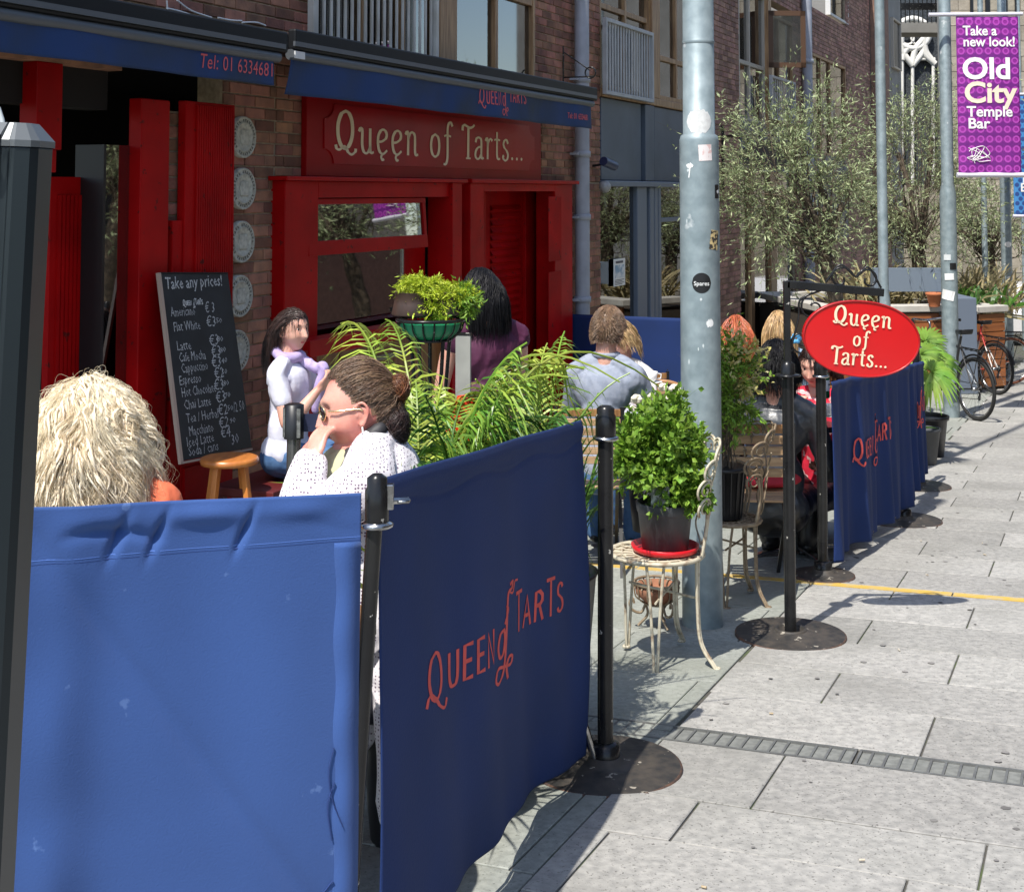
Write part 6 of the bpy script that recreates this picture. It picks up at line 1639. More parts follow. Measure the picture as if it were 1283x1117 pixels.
# pale roses and dark jumble beyond the herb
fl = thing('potted_flowers', 'pale cream flowers and pale cloth beyond the herb plant', 'plant', at(815, 545, 7.6))
kf = 7.6/F
K0, C, V, Fc = crown(rg, (0, 0, .02), (.17, .14, .13), 40, 7, 8, .09, .034, .016, up=.3); link('leaves', np_mesh('leaves', V, Fc, False), fl, M_green)
mb = MB()
for px, py, r_ in ((797, 500, 7), (816, 497, 5.5), (792, 512, 5), (805, 527, 7), (830, 485, 6), (845, 488, 8), (838, 500, 6), (826, 512, 5)):
    q = Vector(at(px, py, 7.5))-fl.location
    for s in range(7): a = s*.9; mb.ball((q.x+.5*r_*kf*math.cos(a), q.y+.3*r_*kf*math.sin(a*1.7), q.z+.45*r_*kf*math.sin(a)), (r_*kf*.6, r_*kf*.5, r_*kf*.45), 9, 6)
mb.build('petals', mat('cream_petal', (.75, .72, .58), (.6, .55, .4), rough=.8, scale=30), fl)
mb = MB(); mb.lathe([(.1, -.5), (.14, -.1), (.13, -.1)], 24); mb.build('pot', M_blackplain, fl)
# basket stand under the herb chair
bk_b = G(826, 795); bs = thing('wire_basket', 'small rusty scrolled wire basket with a terracotta bowl on the paving under the herb chair', 'basket', Vector(bk_b)+Vector((0, 0.12, 0)))
kb = 5.95/F
mb = MB(); ring(mb, 29*kb, .19, .006); ring(mb, 14*kb, .10, .005)
for k in range(12):
    a = 2*PI*k/12; ca, sa = math.cos(a), math.sin(a); mb.tube(spline([(29*kb*ca, 29*kb*sa, .19), (27*kb*ca, 27*kb*sa, .13), (14*kb*ca, 14*kb*sa, .10)], 4), .0035, 5)
    pts = sp2((24*kb, .165), .022, .005, .3, 6.5, 0, 12); mb.tube([(x*math.cos(a+.25), x*math.sin(a+.25), z) for x, z in pts], .003, 5)
mb.build('basket', M_wire2, bs)
for k in range(3):
    a = 2*PI*k/3+PI; ca, sa = math.cos(a), math.sin(a)
    pts = [(14*kb, .10), (20*kb, .06), (31*kb, .07), (35*kb, .10), (31*kb, .12), (29*kb, .10)]
    mb = MB(); mb.tube(spline([(x*ca, x*sa, z) for x, z in pts], 5), .006, 6); mb.tube(spline([(14*kb*ca, 14*kb*sa, .10), (12*kb*ca, 12*kb*sa, .05), (24*kb*ca, 24*kb*sa, .004)], 5), .006, 6); mb.build('leg', M_wire2, bs)
mb = MB(); mb.lathe([(.05, .105), (.09, .14), (.095, .18), (.085, .18), (.06, .13), (.001, .12)], 28); mb.build('bowl', mat('terracotta_bowl', (.35, .14, .07), (.2, .09, .05), rough=.8, scale=12), bs)

# bucket, fan palm and white ornament by the far banner
bb = G(1157, 581); bu = thing('bucket', 'dark plastic bucket standing at the end of the far blue banner', 'bucket', Vector(bb))
kb = bb.y/F
mb = MB(); mb.lathe([(15*kb, 0), (20*kb, 40*kb), (21.5*kb, 41*kb), (21.5*kb, 44*kb), (19.5*kb, 44*kb), (15*kb, 5*kb), (.01, 4*kb)], 32); mb.build('bucket', M_gpot, bu)
bp = gnd(1150, 12.2); fp = thing('fan_palm', 'fan palm with one big drooping leaf beside the far blue banner', 'plant', bp)
pot_mesh(.16, .2, .35, M_blackplain, fp)
rg = np.random.default_rng(77)
def fan(parent, base, hub, nrm_, r, n, m, droop=.5, w_=.03, a0=-2.2, a1=2.2, name='fan_leaf'):
    hub = Vector(hub); nv = Vector(nrm_).normalized(); up_ = (hub-Vector(base)).normalized(); s = nv.cross(up_).normalized(); u = s.cross(nv)
    V, Fc = [], []
    for i in range(n):
        a = a0+(a1-a0)*i/(n-1)+rg.uniform(-.04, .04); d = u*math.cos(a)+s*math.sin(a); L = r*rg.uniform(.85, 1.05); wv = nv.cross(d).normalized()
        b_ = len(V)
        for q, ww in ((0, .15), (.4, 1), (.75, .7), (1, .05)):
            c = hub+d*L*q-Vector((0, 0, 1))*droop*L*q*q*q+nv*rg.uniform(-.01, .01); V += [c-wv*w_*ww/2, c+wv*w_*ww/2+nv*.01]
        Fc += [(b_, b_+1, b_+3, b_+2), (b_+2, b_+3, b_+5, b_+4), (b_+4, b_+5, b_+7, b_+6)]
    mb = MB(); mb.tube(spline([Vector(base), (Vector(base)+hub)/2+Vector((0, 0, .08)), hub], 6), .008, 6); b_ = len(V); V += [Vector(v) for v in mb.v]; Fc += [tuple(i+b_ for i in f) for f in mb.f]
    me = bpy.data.meshes.new(name); me.from_pydata([tuple(v) for v in V], [], Fc); me.update(); return link(name, me, parent, m)
M_fan = mat('fan_palm_leaf', (.16, .33, .04), (.28, .42, .07), rough=.45, scale=6, rnd=.3, trans=.35)  # two greens of the fan leaf itself, mixed by noise
b0 = (0, 0, .34)
for (px, py, Y, r, dr) in ((1166, 466, 11.6, .25, .55), (1152, 445, 12.0, .22, .3), (1158, 428, 12.6, .22, .2), (1142, 470, 12.2, .2, .4), (1174, 452, 12.4, .20, .4)):
    fan(fp, b0, Vector(at(px, py, Y))-bp, (-.2, -.8, .6), r, 26, M_fan, dr)
wo = G(1131, 590); t = thing('white_ornament', 'small white and black ornament hung in the gap between the far banners', 'ornament', at(1132, 560, wo.y+.1))
mb = MB(); mb.ball((0, 0, 0), (.035, .02, .09), 16, 10); mb.lathe([(.02, .08), (.03, .1), (.02, .12)], 14); mb.build('body', M_white, t)
mb = MB(); mb.tube([(0+.018*math.cos(a), -.021, .0+.025*math.sin(a)) for a in np.linspace(0, 2*PI, 13)[:-1]], .006, 6, closed=True); mb.lathe([(.025, -.2), (.03, -.1)], 14); mb.build('trim', M_black, t)
t2 = grass_tuft('leaf_sprig', 'upright green leaves above the small white ornament', t.location+Vector((0, .02, .1)), 9, .28, .01, M_green, w_=.012)

# ================================================================== bicycles
M_tyre = mat('tyre_rubber', (.012, .012, .012), rough=.8)
def bicycle(label, B, ang, fm, wr=.34, lean=0.0, tyre=None, group='bicycles parked by the planters', steer=.3, rimm=None):
    t = thing('bicycle', label, 'bicycle', B, 0, group); t.rotation_euler = (lean, 0, ang)
    def wheel(x, st=0.0):
        o = bpy.data.objects.new('wheel', None); COL.objects.link(o); o.parent = t; o.location = (x, 0, wr); o.rotation_euler = (0, 0, st)
        mb = MB(); mb.tube([((wr-.018)*math.cos(a), 0, (wr-.018)*math.sin(a)) for a in np.linspace(0, 2*PI, 49)[:-1]], .019, 10, closed=True); mb.build('tyre', tyre or M_tyre, o)
        mb = MB(); mb.tube([((wr-.042)*math.cos(a), 0, (wr-.042)*math.sin(a)) for a in np.linspace(0, 2*PI, 49)[:-1]], .009, 6, closed=True); mb.build('rim', rimm or M_chrome, o)
        mb = MB()
        for k in range(28): a = 2*PI*k/28; s = .02*(1 if k % 2 else -1); mb.tube([(.02*math.cos(a+.9*(1 if k % 4 < 2 else -1)), s, .02*math.sin(a+.9*(1 if k % 4 < 2 else -1))), ((wr-.045)*math.cos(a), 0, (wr-.045)*math.sin(a))], .0013, 3)
        mb.build('spokes', M_chrome, o); mb = MB(); mb.lathe([(.001, -.05), (.02, -.05), (.02, .05), (.001, .05)], 12, M=Matrix.Rotation(PI/2, 4, 'X')); mb.build('hub', M_chrome, o)
    wb = 1.04; wheel(0); wheel(wb, steer)
    bbk = Vector((.44, 0, .28)); st_ = Vector((.28, 0, .80)); ht, hb = Vector((.86, 0, .86)), Vector((.90, 0, .72)); ra = Vector((0, 0, wr)); fa = Vector((wb, 0, wr))
    mb = MB(); mb.tube([bbk, st_+Vector((-.03, 0, .08))], .015, 10); mb.tube([bbk, hb], .018, 10); mb.tube([st_+Vector((.0, 0, -.04)), ht+Vector((0, 0, -.03))], .015, 10); mb.tube([hb+Vector((.005, 0, -.03)), ht+Vector((-.01, 0, .05))], .019, 10)
    for s in (-.045, .045): mb.tube([bbk, ra+Vector((0, s, 0))], .009, 8); mb.tube([st_, ra+Vector((0, s, 0))], .008, 8)
    mb.build('frame', fm, t)
    mb = MB(); 
    for s in (-.045, .045): mb.tube(spline([hb, hb+Vector((.03, s, -.12)), fa+Vector((0, s*1.1, 0))], 5), .011, 8)
    mb.build('fork', fm, t)
    mb = MB(); mb.tube(spline([ht, ht+Vector((-.02, 0, .1)), ht+Vector((.03, 0, .14))], 4), .013, 8); mb.tube(spline([(ht.x-.12, -.29, ht.z+.15), (ht.x+.0, -.2, ht.z+.16), (ht.x+.05, 0, ht.z+.14), (ht.x, .2, ht.z+.16), (ht.x-.12, .29, ht.z+.15)], 6), .012, 8); mb.build('handlebar', M_chrome, t)
    for s in (-1, 1):
        mb = MB(); mb.tube([(ht.x-.06, s*.25, ht.z+.155), (ht.x-.16, s*.31, ht.z+.148)], .017, 8); mb.build('grip', M_blackplain, t)
        mb = MB(); mb.tube(spline([(ht.x+.02, s*.15, ht.z+.15), (ht.x+.1, s*.12, ht.z+.05), (.95, s*.03, .6)], 6), .0028, 4); mb.tube([(ht.x-.02, s*.2, ht.z+.14), (ht.x-.08, s*.27, ht.z+.11)], .005, 5); mb.build('cable', M_blackplain, t)
    mb = MB(); sp = st_+Vector((-.04, 0, .12)); mb.tube([st_, sp], .012, 8); mb.build('seat_post', M_chrome, t)
    mb = MB(); mb.add([Vector((a, b, c))+sp for a, b, c in ((.16, 0, .02), (.05, .035, .025), (-.05, .07, .035), (-.12, .075, .045), (-.13, 0, .05), (-.12, -.075, .045), (-.05, -.07, .035), (.05, -.035, .025),
        (.14, 0, -.015), (.05, .03, -.02), (-.05, .06, -.02), (-.11, .065, -.01), (-.12, 0, -.01), (-.11, -.065, -.01), (-.05, -.06, -.02), (.05, -.03, -.02))],
        [(7,6,5,4,3,2,1,0), (8,9,10,11,12,13,14,15)]+[(i, (i+1) % 8, 8+(i+1) % 8, 8+i) for i in range(8)]); mb.build('saddle', M_blackplain, t, bevel=.01, smooth=True)
    mb = MB(); mb.lathe([(.001, -.006), (.09, -.005), (.095, 0), (.09, .005), (.001, .006)], 28, (0, 0, 0), M=Matrix.Translation((.44, -.05, .28)) @ Matrix.Rotation(PI/2, 4, 'X')); mb.build('chainring', M_blackplain, t)
    mb = MB(); mb.lathe([(.001, -.004), (.045, 0), (.001, .004)], 20, M=Matrix.Translation((0, -.05, wr)) @ Matrix.Rotation(PI/2, 4, 'X')); mb.tube([(.44, -.052, .372), (.0, -.052, wr+.044)], .004, 5); mb.tube([(.44, -.052, .188), (.05, -.052, wr-.12), (.0, -.052, wr-.04)], .004, 5); mb.bar((0, -.06, wr), (.03, -.06, wr-.13), .02, .012); mb.build('chain', M_blackplain, t)
    for s, a in ((-1, -.5), (1, PI-.5)):
        e_ = Vector((.44+.17*math.cos(a), s*.07, .28+.17*math.sin(a))); mb = MB(); mb.tube([(.44, s*.06, .28), e_], .009, 6); mb.box(e_.x-.045, e_.x+.045, e_.y+(0 if s > 0 else -.09), e_.y+(.09 if s > 0 else 0), e_.z-.012, e_.z+.012); mb.build('crank', M_chrome, t)
    mb = MB()
    for s in (-.06, .06): mb.tube([(.26, s*.3, .76), (-.20, s, .75)], .006, 6); mb.tube([(-.14, s, .75), (0, s, wr)], .005, 6)
    for x in (-.2, -.1, 0, .1): mb.tube([(x, -.06, .75), (x, .06, .75)], .005, 6)
    mb.build('rack', M_black, t)
    mb = MB(); 
    for cx_ in ((0, .25, 2.6),): mb.tube([((wr+.022)*math.cos(a), 0, wr+(wr+.022)*math.sin(a)) for a in np.linspace(.3, 2.9, 22)], .012, 6)
    mb.build('mudguard', M_blackplain, t)
    return t
Bb = G(1223, 527)
bicycle('black bicycle with rear rack leaning by the lamp post, nearest of the parked bikes', Bb, R(90+17), mat('dark_bike_frame', (.02, .02, .022), rough=.3), lean=R(0), steer=-.5)
Bc = Vector((at(1247, 470, 18.6).x, 18.6, gz(18.6)))
bicycle('white and red bicycle behind the black one', Bc, R(90+22), mat('white_red_frame', (.65, .62, .58), (.5, .05, .04), rough=.3, scale=3, lo=.48, hi=.52), steer=.5)
Bd = Vector((at(1262, 430, 20.5).x, 20.4, gz(20.4)))
bicycle('far bicycle with reddish brown tyres against the planter', Bd, R(180+10), mat('brown_bike_frame', (.25, .08, .04), rough=.35), tyre=mat('brown_tyre', (.12, .04, .02), rough=.8))
# distant parked vehicle shapes at the far right
cv = thing('parked_car', 'white parked car far away at the right edge', 'car', (at(1275, 400, 34).x, 34, gz(34)), R(65))
M_carw = mat('white_car_paint', (.7, .7, .7), rough=.25, coat=.5)
mb = MB(); mb.prism([(-2, .35), (2, .35), (2.05, .75), (1.1, .95), (.55, 1.42), (-1.0, 1.45), (-1.7, 1.0), (-2.05, .9)], -.85, .85); mb.build('body', M_carw, cv, bevel=.08)
mb = MB(); mb.prism([(1.0, .97), (.52, 1.36), (-.98, 1.38), (-1.5, 1.0)], -.86, .86); mb.build('side_window', M_blackplain, cv)
for x in (-1.3, 1.3):
    for y in (-.8, .8): mb = MB(); mb.lathe([(.001, -.1), (.32, -.1), (.32, .1), (.001, .1)], 20, M=Matrix.Translation((x, y, .32)) @ Matrix.Rotation(PI/2, 4, 'X')); mb.build('wheel', M_tyre, cv)
# ================================================================== people
def remesh(mb_list, voxel, smooth=3, fac=.5):
    m = MB()
    for q in mb_list: m.add(q.v, q.f)
    me = bpy.data.meshes.new('tmp'); me.from_pydata(m.v, [], m.f); me.update()
    o = bpy.data.objects.new('tmp', me); COL.objects.link(o)
    r = o.modifiers.new('r', 'REMESH'); r.mode = 'VOXEL'; r.voxel_size = voxel; r.use_smooth_shade = True
    s = o.modifiers.new('s', 'SMOOTH'); s.factor = fac; s.iterations = smooth
    dg = bpy.context.evaluated_depsgraph_get()
    out = bpy.data.meshes.new_from_object(o.evaluated_get(dg))
    bpy.data.objects.remove(o); bpy.data.meshes.remove(me)
    out.polygons.foreach_set('use_smooth', np.ones(len(out.polygons), dtype=bool))
    return out
from mathutils import noise as mn
def wrinkle(me, amp=.006, sc=9.0, st=(1, 1, .55), seed=0.0):
    me.update(); n = len(me.vertices); co = np.empty(n*3); me.vertices.foreach_get('co', co); co = co.reshape(-1, 3); no = np.empty(n*3); me.vertices.foreach_get('normal', no); no = no.reshape(-1, 3)
    d = np.empty(n)
    for i in range(n):
        x, y, z = co[i]; w1 = mn.noise((x*sc*.6+seed, y*sc*.6, z*sc*.4)); q = mn.noise((x*sc*st[0]+w1*1.6+seed, y*sc*st[1]+w1*1.2, z*sc*st[2]+x*sc*.9)); d[i] = (1-abs(q)*3.2)*.55+mn.noise((x*sc*2.3, y*sc*2.3+seed, z*sc*1.6))*.35
    co += no*(d*amp)[:, None]; me.vertices.foreach_set('co', co.ravel()); me.update()
    return me
def limb(pts, rs, seg=14, n=5):
    m = MB(); P = spline(pts, n); rr = []
    for i in range(len(P)):
        t = i/n; a = min(int(t), len(rs)-2); f_ = t-a; rr.append(rs[a]*(1-f_)+rs[a+1]*f_)
    m.tube(P, rr, seg); m.ball(P[0], rr[0]*.98, 12, 8); m.ball(P[-1], rr[-1]*.98, 12, 8)
    return m
def ell(c, r, rot=None):
    m = MB()
    if rot is None: m.ball(c, r, 24, 16)
    else:
        M = Matrix.Translation(c) @ rot; m.ball((0, 0, 0), r, 24, 16, M)
    return m
HR = np.array([.096, .076, .118])
def sst(a, b, x): t = np.clip((x-a)/(b-a), 0, 1); return t*t*(3-2*t)
def head_verts(n=96, mm=74, full=0.0, smile=0.0):
    th = np.linspace(-PI/2, PI/2, mm)[:, None]; ph = np.linspace(0, 2*PI, n, endpoint=False)[None, :]
    X = np.cos(th)*np.cos(ph); Y = np.cos(th)*np.sin(ph); Z = np.sin(th)*np.ones_like(ph)
    x = np.sign(X)*np.abs(X)**.92*HR[0]; y = np.sign(Y)*np.abs(Y)**.92*HR[1]; z = Z*HR[2]
    back = X < 0
    x = np.where(back & (z > -.03), x*1.10, x)
    x = np.where(back, x*(1-.45*sst(.02, .11, -z)), x)
    y = y*(1-(.34-.25*full)*sst(.015, .115, -z)); y = y*(1+.03*np.exp(-((z-.05)/.05)**2))
    x = np.where(~back, x*(1+.10*sst(.03, .11, -z)), x)
    fr = sst(.0, .035, x)
    g = lambda a, s: np.exp(-(a/s)**2)
    t = np.clip((.030-z)/.056, 0, 1); drop = 1-sst(.0, .010, -(z+.030))
    nose = (.005+.026*t**1.2)*g(y, .0085+.0075*t)*drop*sst(-.010, .006, .040-z)
    nose += .006*g(np.abs(y)-.0125, .006)*g(z+.025, .008)
    x = x+fr*(nose+.006*g(z-.040, .012)*g(y, .045)-.012*g(np.abs(y)-.031, .016)*g(z-.018, .014)+.004*g(np.abs(y)-.042, .018)*g(z+.022, .02)
        +.0075*g(z+.051, .006)*g(y, .024)+.008*g(z+.064, .006)*g(y, .020)-.006*g(z+.0575, .0028)*g(y, .024)-.004*g(z+.078, .008)*g(y, .02)+.009*g(z+.098, .014)*g(y, .024))
    y = y+np.sign(y)*fr*(.004+.010*full)*g(z+.035, .03)*g(np.abs(y)-.05, .03)
    V = np.stack([x, y, z], -1).reshape(-1, 3)
    F_ = [(i*n+k, i*n+(k+1) % n, (i+1)*n+(k+1) % n, (i+1)*n+k) for i in range(mm-1) for k in range(n)]
    return V, F_
def hand_prims(w, f, p, side, s=1.0, curl=.5):
    """w wrist, f finger direction, p palm direction, side +1/-1 for the thumb"""
    w, f, p = Vector(w), Vector(f).normalized(), Vector(p); p = (p-f*p.dot(f)).normalized(); a = f.cross(p)*side
    L = []
    M = Matrix((f, a, p)).transposed().to_4x4()
    L.append(ell(w+f*.045*s, (.050*s, .038*s, .015*s), M)); L.append(limb([w-f*.01, w+f*.03*s], [.024*s, .022*s]))
    for i, (o_, ln) in enumerate(((.028, .068), (.0095, .076), (-.0095, .071), (-.027, .056))):
        b = w+f*.082*s+a*o_*s; q = [b-f*.02*s, b]; d = f.copy(); c = curl*(1+.12*i)
        for k, sg in enumerate((.45, .32, .23)):
            d = (d*math.cos(c)+p*math.sin(c)).normalized(); pp = p*math.cos(c)-f*0; 
            q.append(q[-1]+d*ln*sg*s*1.0); f2 = d; p = (p-d*p.dot(d)).normalized()
        p = Vector(M.to_3x3() @ Vector((0, 0, 1)))
        L.append(limb(q, [.0095*s, .0095*s, .009*s, .0082*s, .0072*s], 8, 3))
    b = w+f*.028*s+a*.030*s; d = (f*.6+a*.75+p*.3).normalized(); d2 = (f*.85+a*.25+p*.45).normalized()
    L.append(limb([b-d*.01, b+d*.035*s, b+d*.035*s+d2*.030*s, b+d*.035*s+d2*.052*s], [.014*s, .012*s, .0105*s, .009*s], 8, 3))
    return L
def crochet(name, base, dark, sc, thr=.25):
    m = mat(name, base, rough=.9, bump=.001, bscale=200); n = m.node_tree; N = n.nodes
    tc = N.new('ShaderNodeTexCoord'); v = N.new('ShaderNodeTexVoronoi'); v.inputs['Scale'].default_value = sc; v.inputs['Randomness'].default_value = .35
    n.links.new(tc.outputs['Object'], v.inputs['Vector']); rp = N.new('ShaderNodeMapRange'); rp.inputs[1].default_value = thr; rp.inputs[2].default_value = thr+.1
    n.links.new(v.outputs['Distance'], rp.inputs[0]); mx = N.new('ShaderNodeMix'); mx.data_type = 'RGBA'; mx.inputs[6].default_value = tuple(dark)+(1,); mx.inputs[7].default_value = tuple(base)+(1,)
    n.links.new(rp.outputs[0], mx.inputs[0]); n.links.new(mx.outputs[2], N['Principled BSDF'].inputs['Base Color'])
    return m
def hair_mat(name, a, b): return mat(name, a, b, rough=.38, scale=14, rnd=.38, spec=.6)
def scalp(rg, n, front=.25, ztop=.42, low=-.55, ear=True):
    out = []
    while len(out) < n:
        d = unit(rg.normal(size=(n, 3)))
        ok = (d[:, 2] > low) & ~((d[:, 0] > front-.25) & (d[:, 2] < ztop*np.clip((d[:, 0]-front+.30)/.62, 0, 1))) & ~((d[:, 0] > -.1) & (d[:, 2] < -.02))
        if ear: ok &= ~((np.abs(d[:, 1]) > .6) & (d[:, 0] > -.38) & (d[:, 2] < .12))
        out += list(d[ok])
    return np.array(out[:n])
def hair_cap(C, Rm, m, parent, k=1.03, front=.25, ztop=.42, low=-.5, ear=True, name='hair'):
    n, mm = 40, 28; V, Fc = [], []
    for i in range(mm+1):
        for j in range(n):
            th = -PI/2+PI*i/mm; ph = 2*PI*j/n; d = np.array([math.cos(th)*math.cos(ph), math.cos(th)*math.sin(ph), math.sin(th)])
            r = HR*k*np.array([1.08 if d[0] < 0 else 1.0, 1, 1]); V.append(Vector(C)+Rm @ Vector(d*r))
    def ok(i, j):
        th = -PI/2+PI*(i+.5)/mm; ph = 2*PI*(j+.5)/n; d = (math.cos(th)*math.cos(ph), math.cos(th)*math.sin(ph), math.sin(th))
        return d[2] > low and not (d[0] > front-.25 and d[2] < ztop*min(1, max(0, (d[0]-front+.30)/.62))) and not (d[0] > -.1 and d[2] < -.02) and not (ear and abs(d[1]) > .6 and d[0] > -.38 and d[2] < .12)
    Fc = [(i*n+j, i*n+(j+1) % n, (i+1)*n+(j+1) % n, (i+1)*n+j) for i in range(mm) for j in range(n) if ok(i, j)]
    me = bpy.data.meshes.new(name); me.from_pydata([tuple(v) for v in V], [], Fc); me.polygons.foreach_set('use_smooth', [True]*len(Fc)); me.update()
    return me
def hair_long(rg, C, Rm, n, k, step, m, parent, wave=.008, freq=.8, vol=.12, r=.0016, front=.25, ztop=.42, gr=.35, low=-.3, ear=False, torso=None, side=0.0, lenvar=.35, curlr=0.0, name='hair', kcap=1.04, mul=(1, 1, 1), back=.35, clumpn=22, lift=.10, fine=False, seg=3):
    d = scalp(rg, n, front, ztop, low, ear); Rn = np.array(Rm.to_3x3()); Rr = HR*np.array([1.06, 1.02, 1.02])*np.array(mul)
    dl = unit(d*np.array([1, 1, .5])*lift+np.stack([-back*np.ones(n)+.0*d[:, 0], d[:, 1]*.8+side, np.zeros(n)], 1)+rg.normal(size=(n, 3))*.035)
    az = np.arctan2(d[:, 1], -d[:, 0])[:, None]; lk = .5+.5*np.sin(az*9+2.5*np.sin(d[:, 2:]*4+az*2)); lk2 = .5+.5*np.sin(az*23+d[:, 2:]*6)
    lay = 1.03+vol*(.45*lk+.25*lk2+.3*rg.random((n, 1)))
    p = d*Rr*lay; v = dl; P = [p.copy()]; ph = rg.random((n, 1))*6.28; ph2 = rg.random((n, 1))*6.28
    clump = rg.integers(0, max(4, n//clumpn), n); cph = rg.random(n//10+10)*6.28; ph = 3.2*np.sin(az*4.5+1.3)+2.4*np.sin(d[:, 2:]*5+az*2)+.25*cph[clump][:, None]/6+.5*rg.random((n, 1)); gl = unit(Rn.T @ np.array([0, 0, -1.0]))
    tl = None if torso is None else (np.array(torso[0]), np.array(torso[1]))
    ln = 1-lenvar*rg.random((n, 1))
    for i in range(k-1):
        v = unit(v*(1-gr)+gl*gr); p = p+v*step*ln
        e = p/(Rr*lay); q = np.linalg.norm(e, axis=1, keepdims=True); p = np.where(q < 1, p/q, p)
        if tl:
            w_ = (p@Rn.T+np.array(C)-tl[0])/tl[1]; q = np.linalg.norm(w_, axis=1, keepdims=True)
            w2 = np.where(q < 1, w_/q, w_)*tl[1]+tl[0]-np.array(C); p = w2@np.linalg.inv(Rn.T)
        P.append(p.copy())
    P = np.stack(P, 1)
    for _ in range(2): P[:, 1:-1] = .25*P[:, :-2]+.5*P[:, 1:-1]+.25*P[:, 2:]
    i = np.arange(k)[None, :, None]*1.0
    if fine:
        Q = np.empty((n, 2*k-1, 3)); Q[:, ::2] = P; Q[:, 1::2] = .5*(P[:, 1:]+P[:, :-1]); P = Q; k = 2*k-1; i = np.arange(k)[None, :, None]*.5
        for _ in range(3): P[:, 1:-1] = .25*P[:, :-2]+.5*P[:, 1:-1]+.25*P[:, 2:]
    amp = wave*np.minimum(1, i/4.0)
    T = unit(np.gradient(P, axis=1)); A = unit(np.cross(T, np.array([.3, .4, .8]))); B = np.cross(T, A)
    P = P+A*amp*np.sin(ph[:, None]+i*freq)+B*amp*np.cos(ph[:, None]*1.3+i*freq*1.05)
    if curlr: P = P+(A*np.sin(ph2[:, None]+i*2.1)+B*np.cos(ph2[:, None]+i*2.1))*curlr*np.minimum(1, i/k)
    P = P@Rn.T+np.array(C)
    V, Fc = strips(P, r*(.7+.6*rg.random(n)), seg=seg)
    cap = hair_cap(C, Rm, m, parent, kcap, front, ztop, low, ear)
    cv = np.array([v.co[:] for v in cap.vertices]); cf = [tuple(q.vertices) for q in cap.polygons]
    me = np_mesh(name, np.concatenate([cv, V]), np.concatenate([np.array(cf), Fc+len(cv)]))
    bpy.data.meshes.remove(cap)
    return link(name, me, parent, m)
def ear_prims(C, Rm, side):
    L = []
    def q(x, y, z): return Vector(C)+Rm @ Vector((x, y*side, z))
    L.append(limb([q(-.004, .074, -.022), q(-.002, .082, -.032), q(-.012, .086, -.026), q(-.024, .089, -.005), q(-.026, .089, .012), q(-.014, .087, .027), q(.0, .083, .022), q(.006, .078, .008)], [.0055, .0062, .005, .0045, .0045, .0045, .0042, .004], 8, 4))
    L.append(limb([q(-.016, .080, -.012), q(-.018, .083, .004), q(-.010, .081, .014)], [.004, .004, .0035], 8, 3))
    L.append(ell(q(-.008, .076, -.002), (.016, .006, .024), Rm))
    L.append(ell(q(.004, .076, -.006), (.004, .007, .006), Rm))
    return L
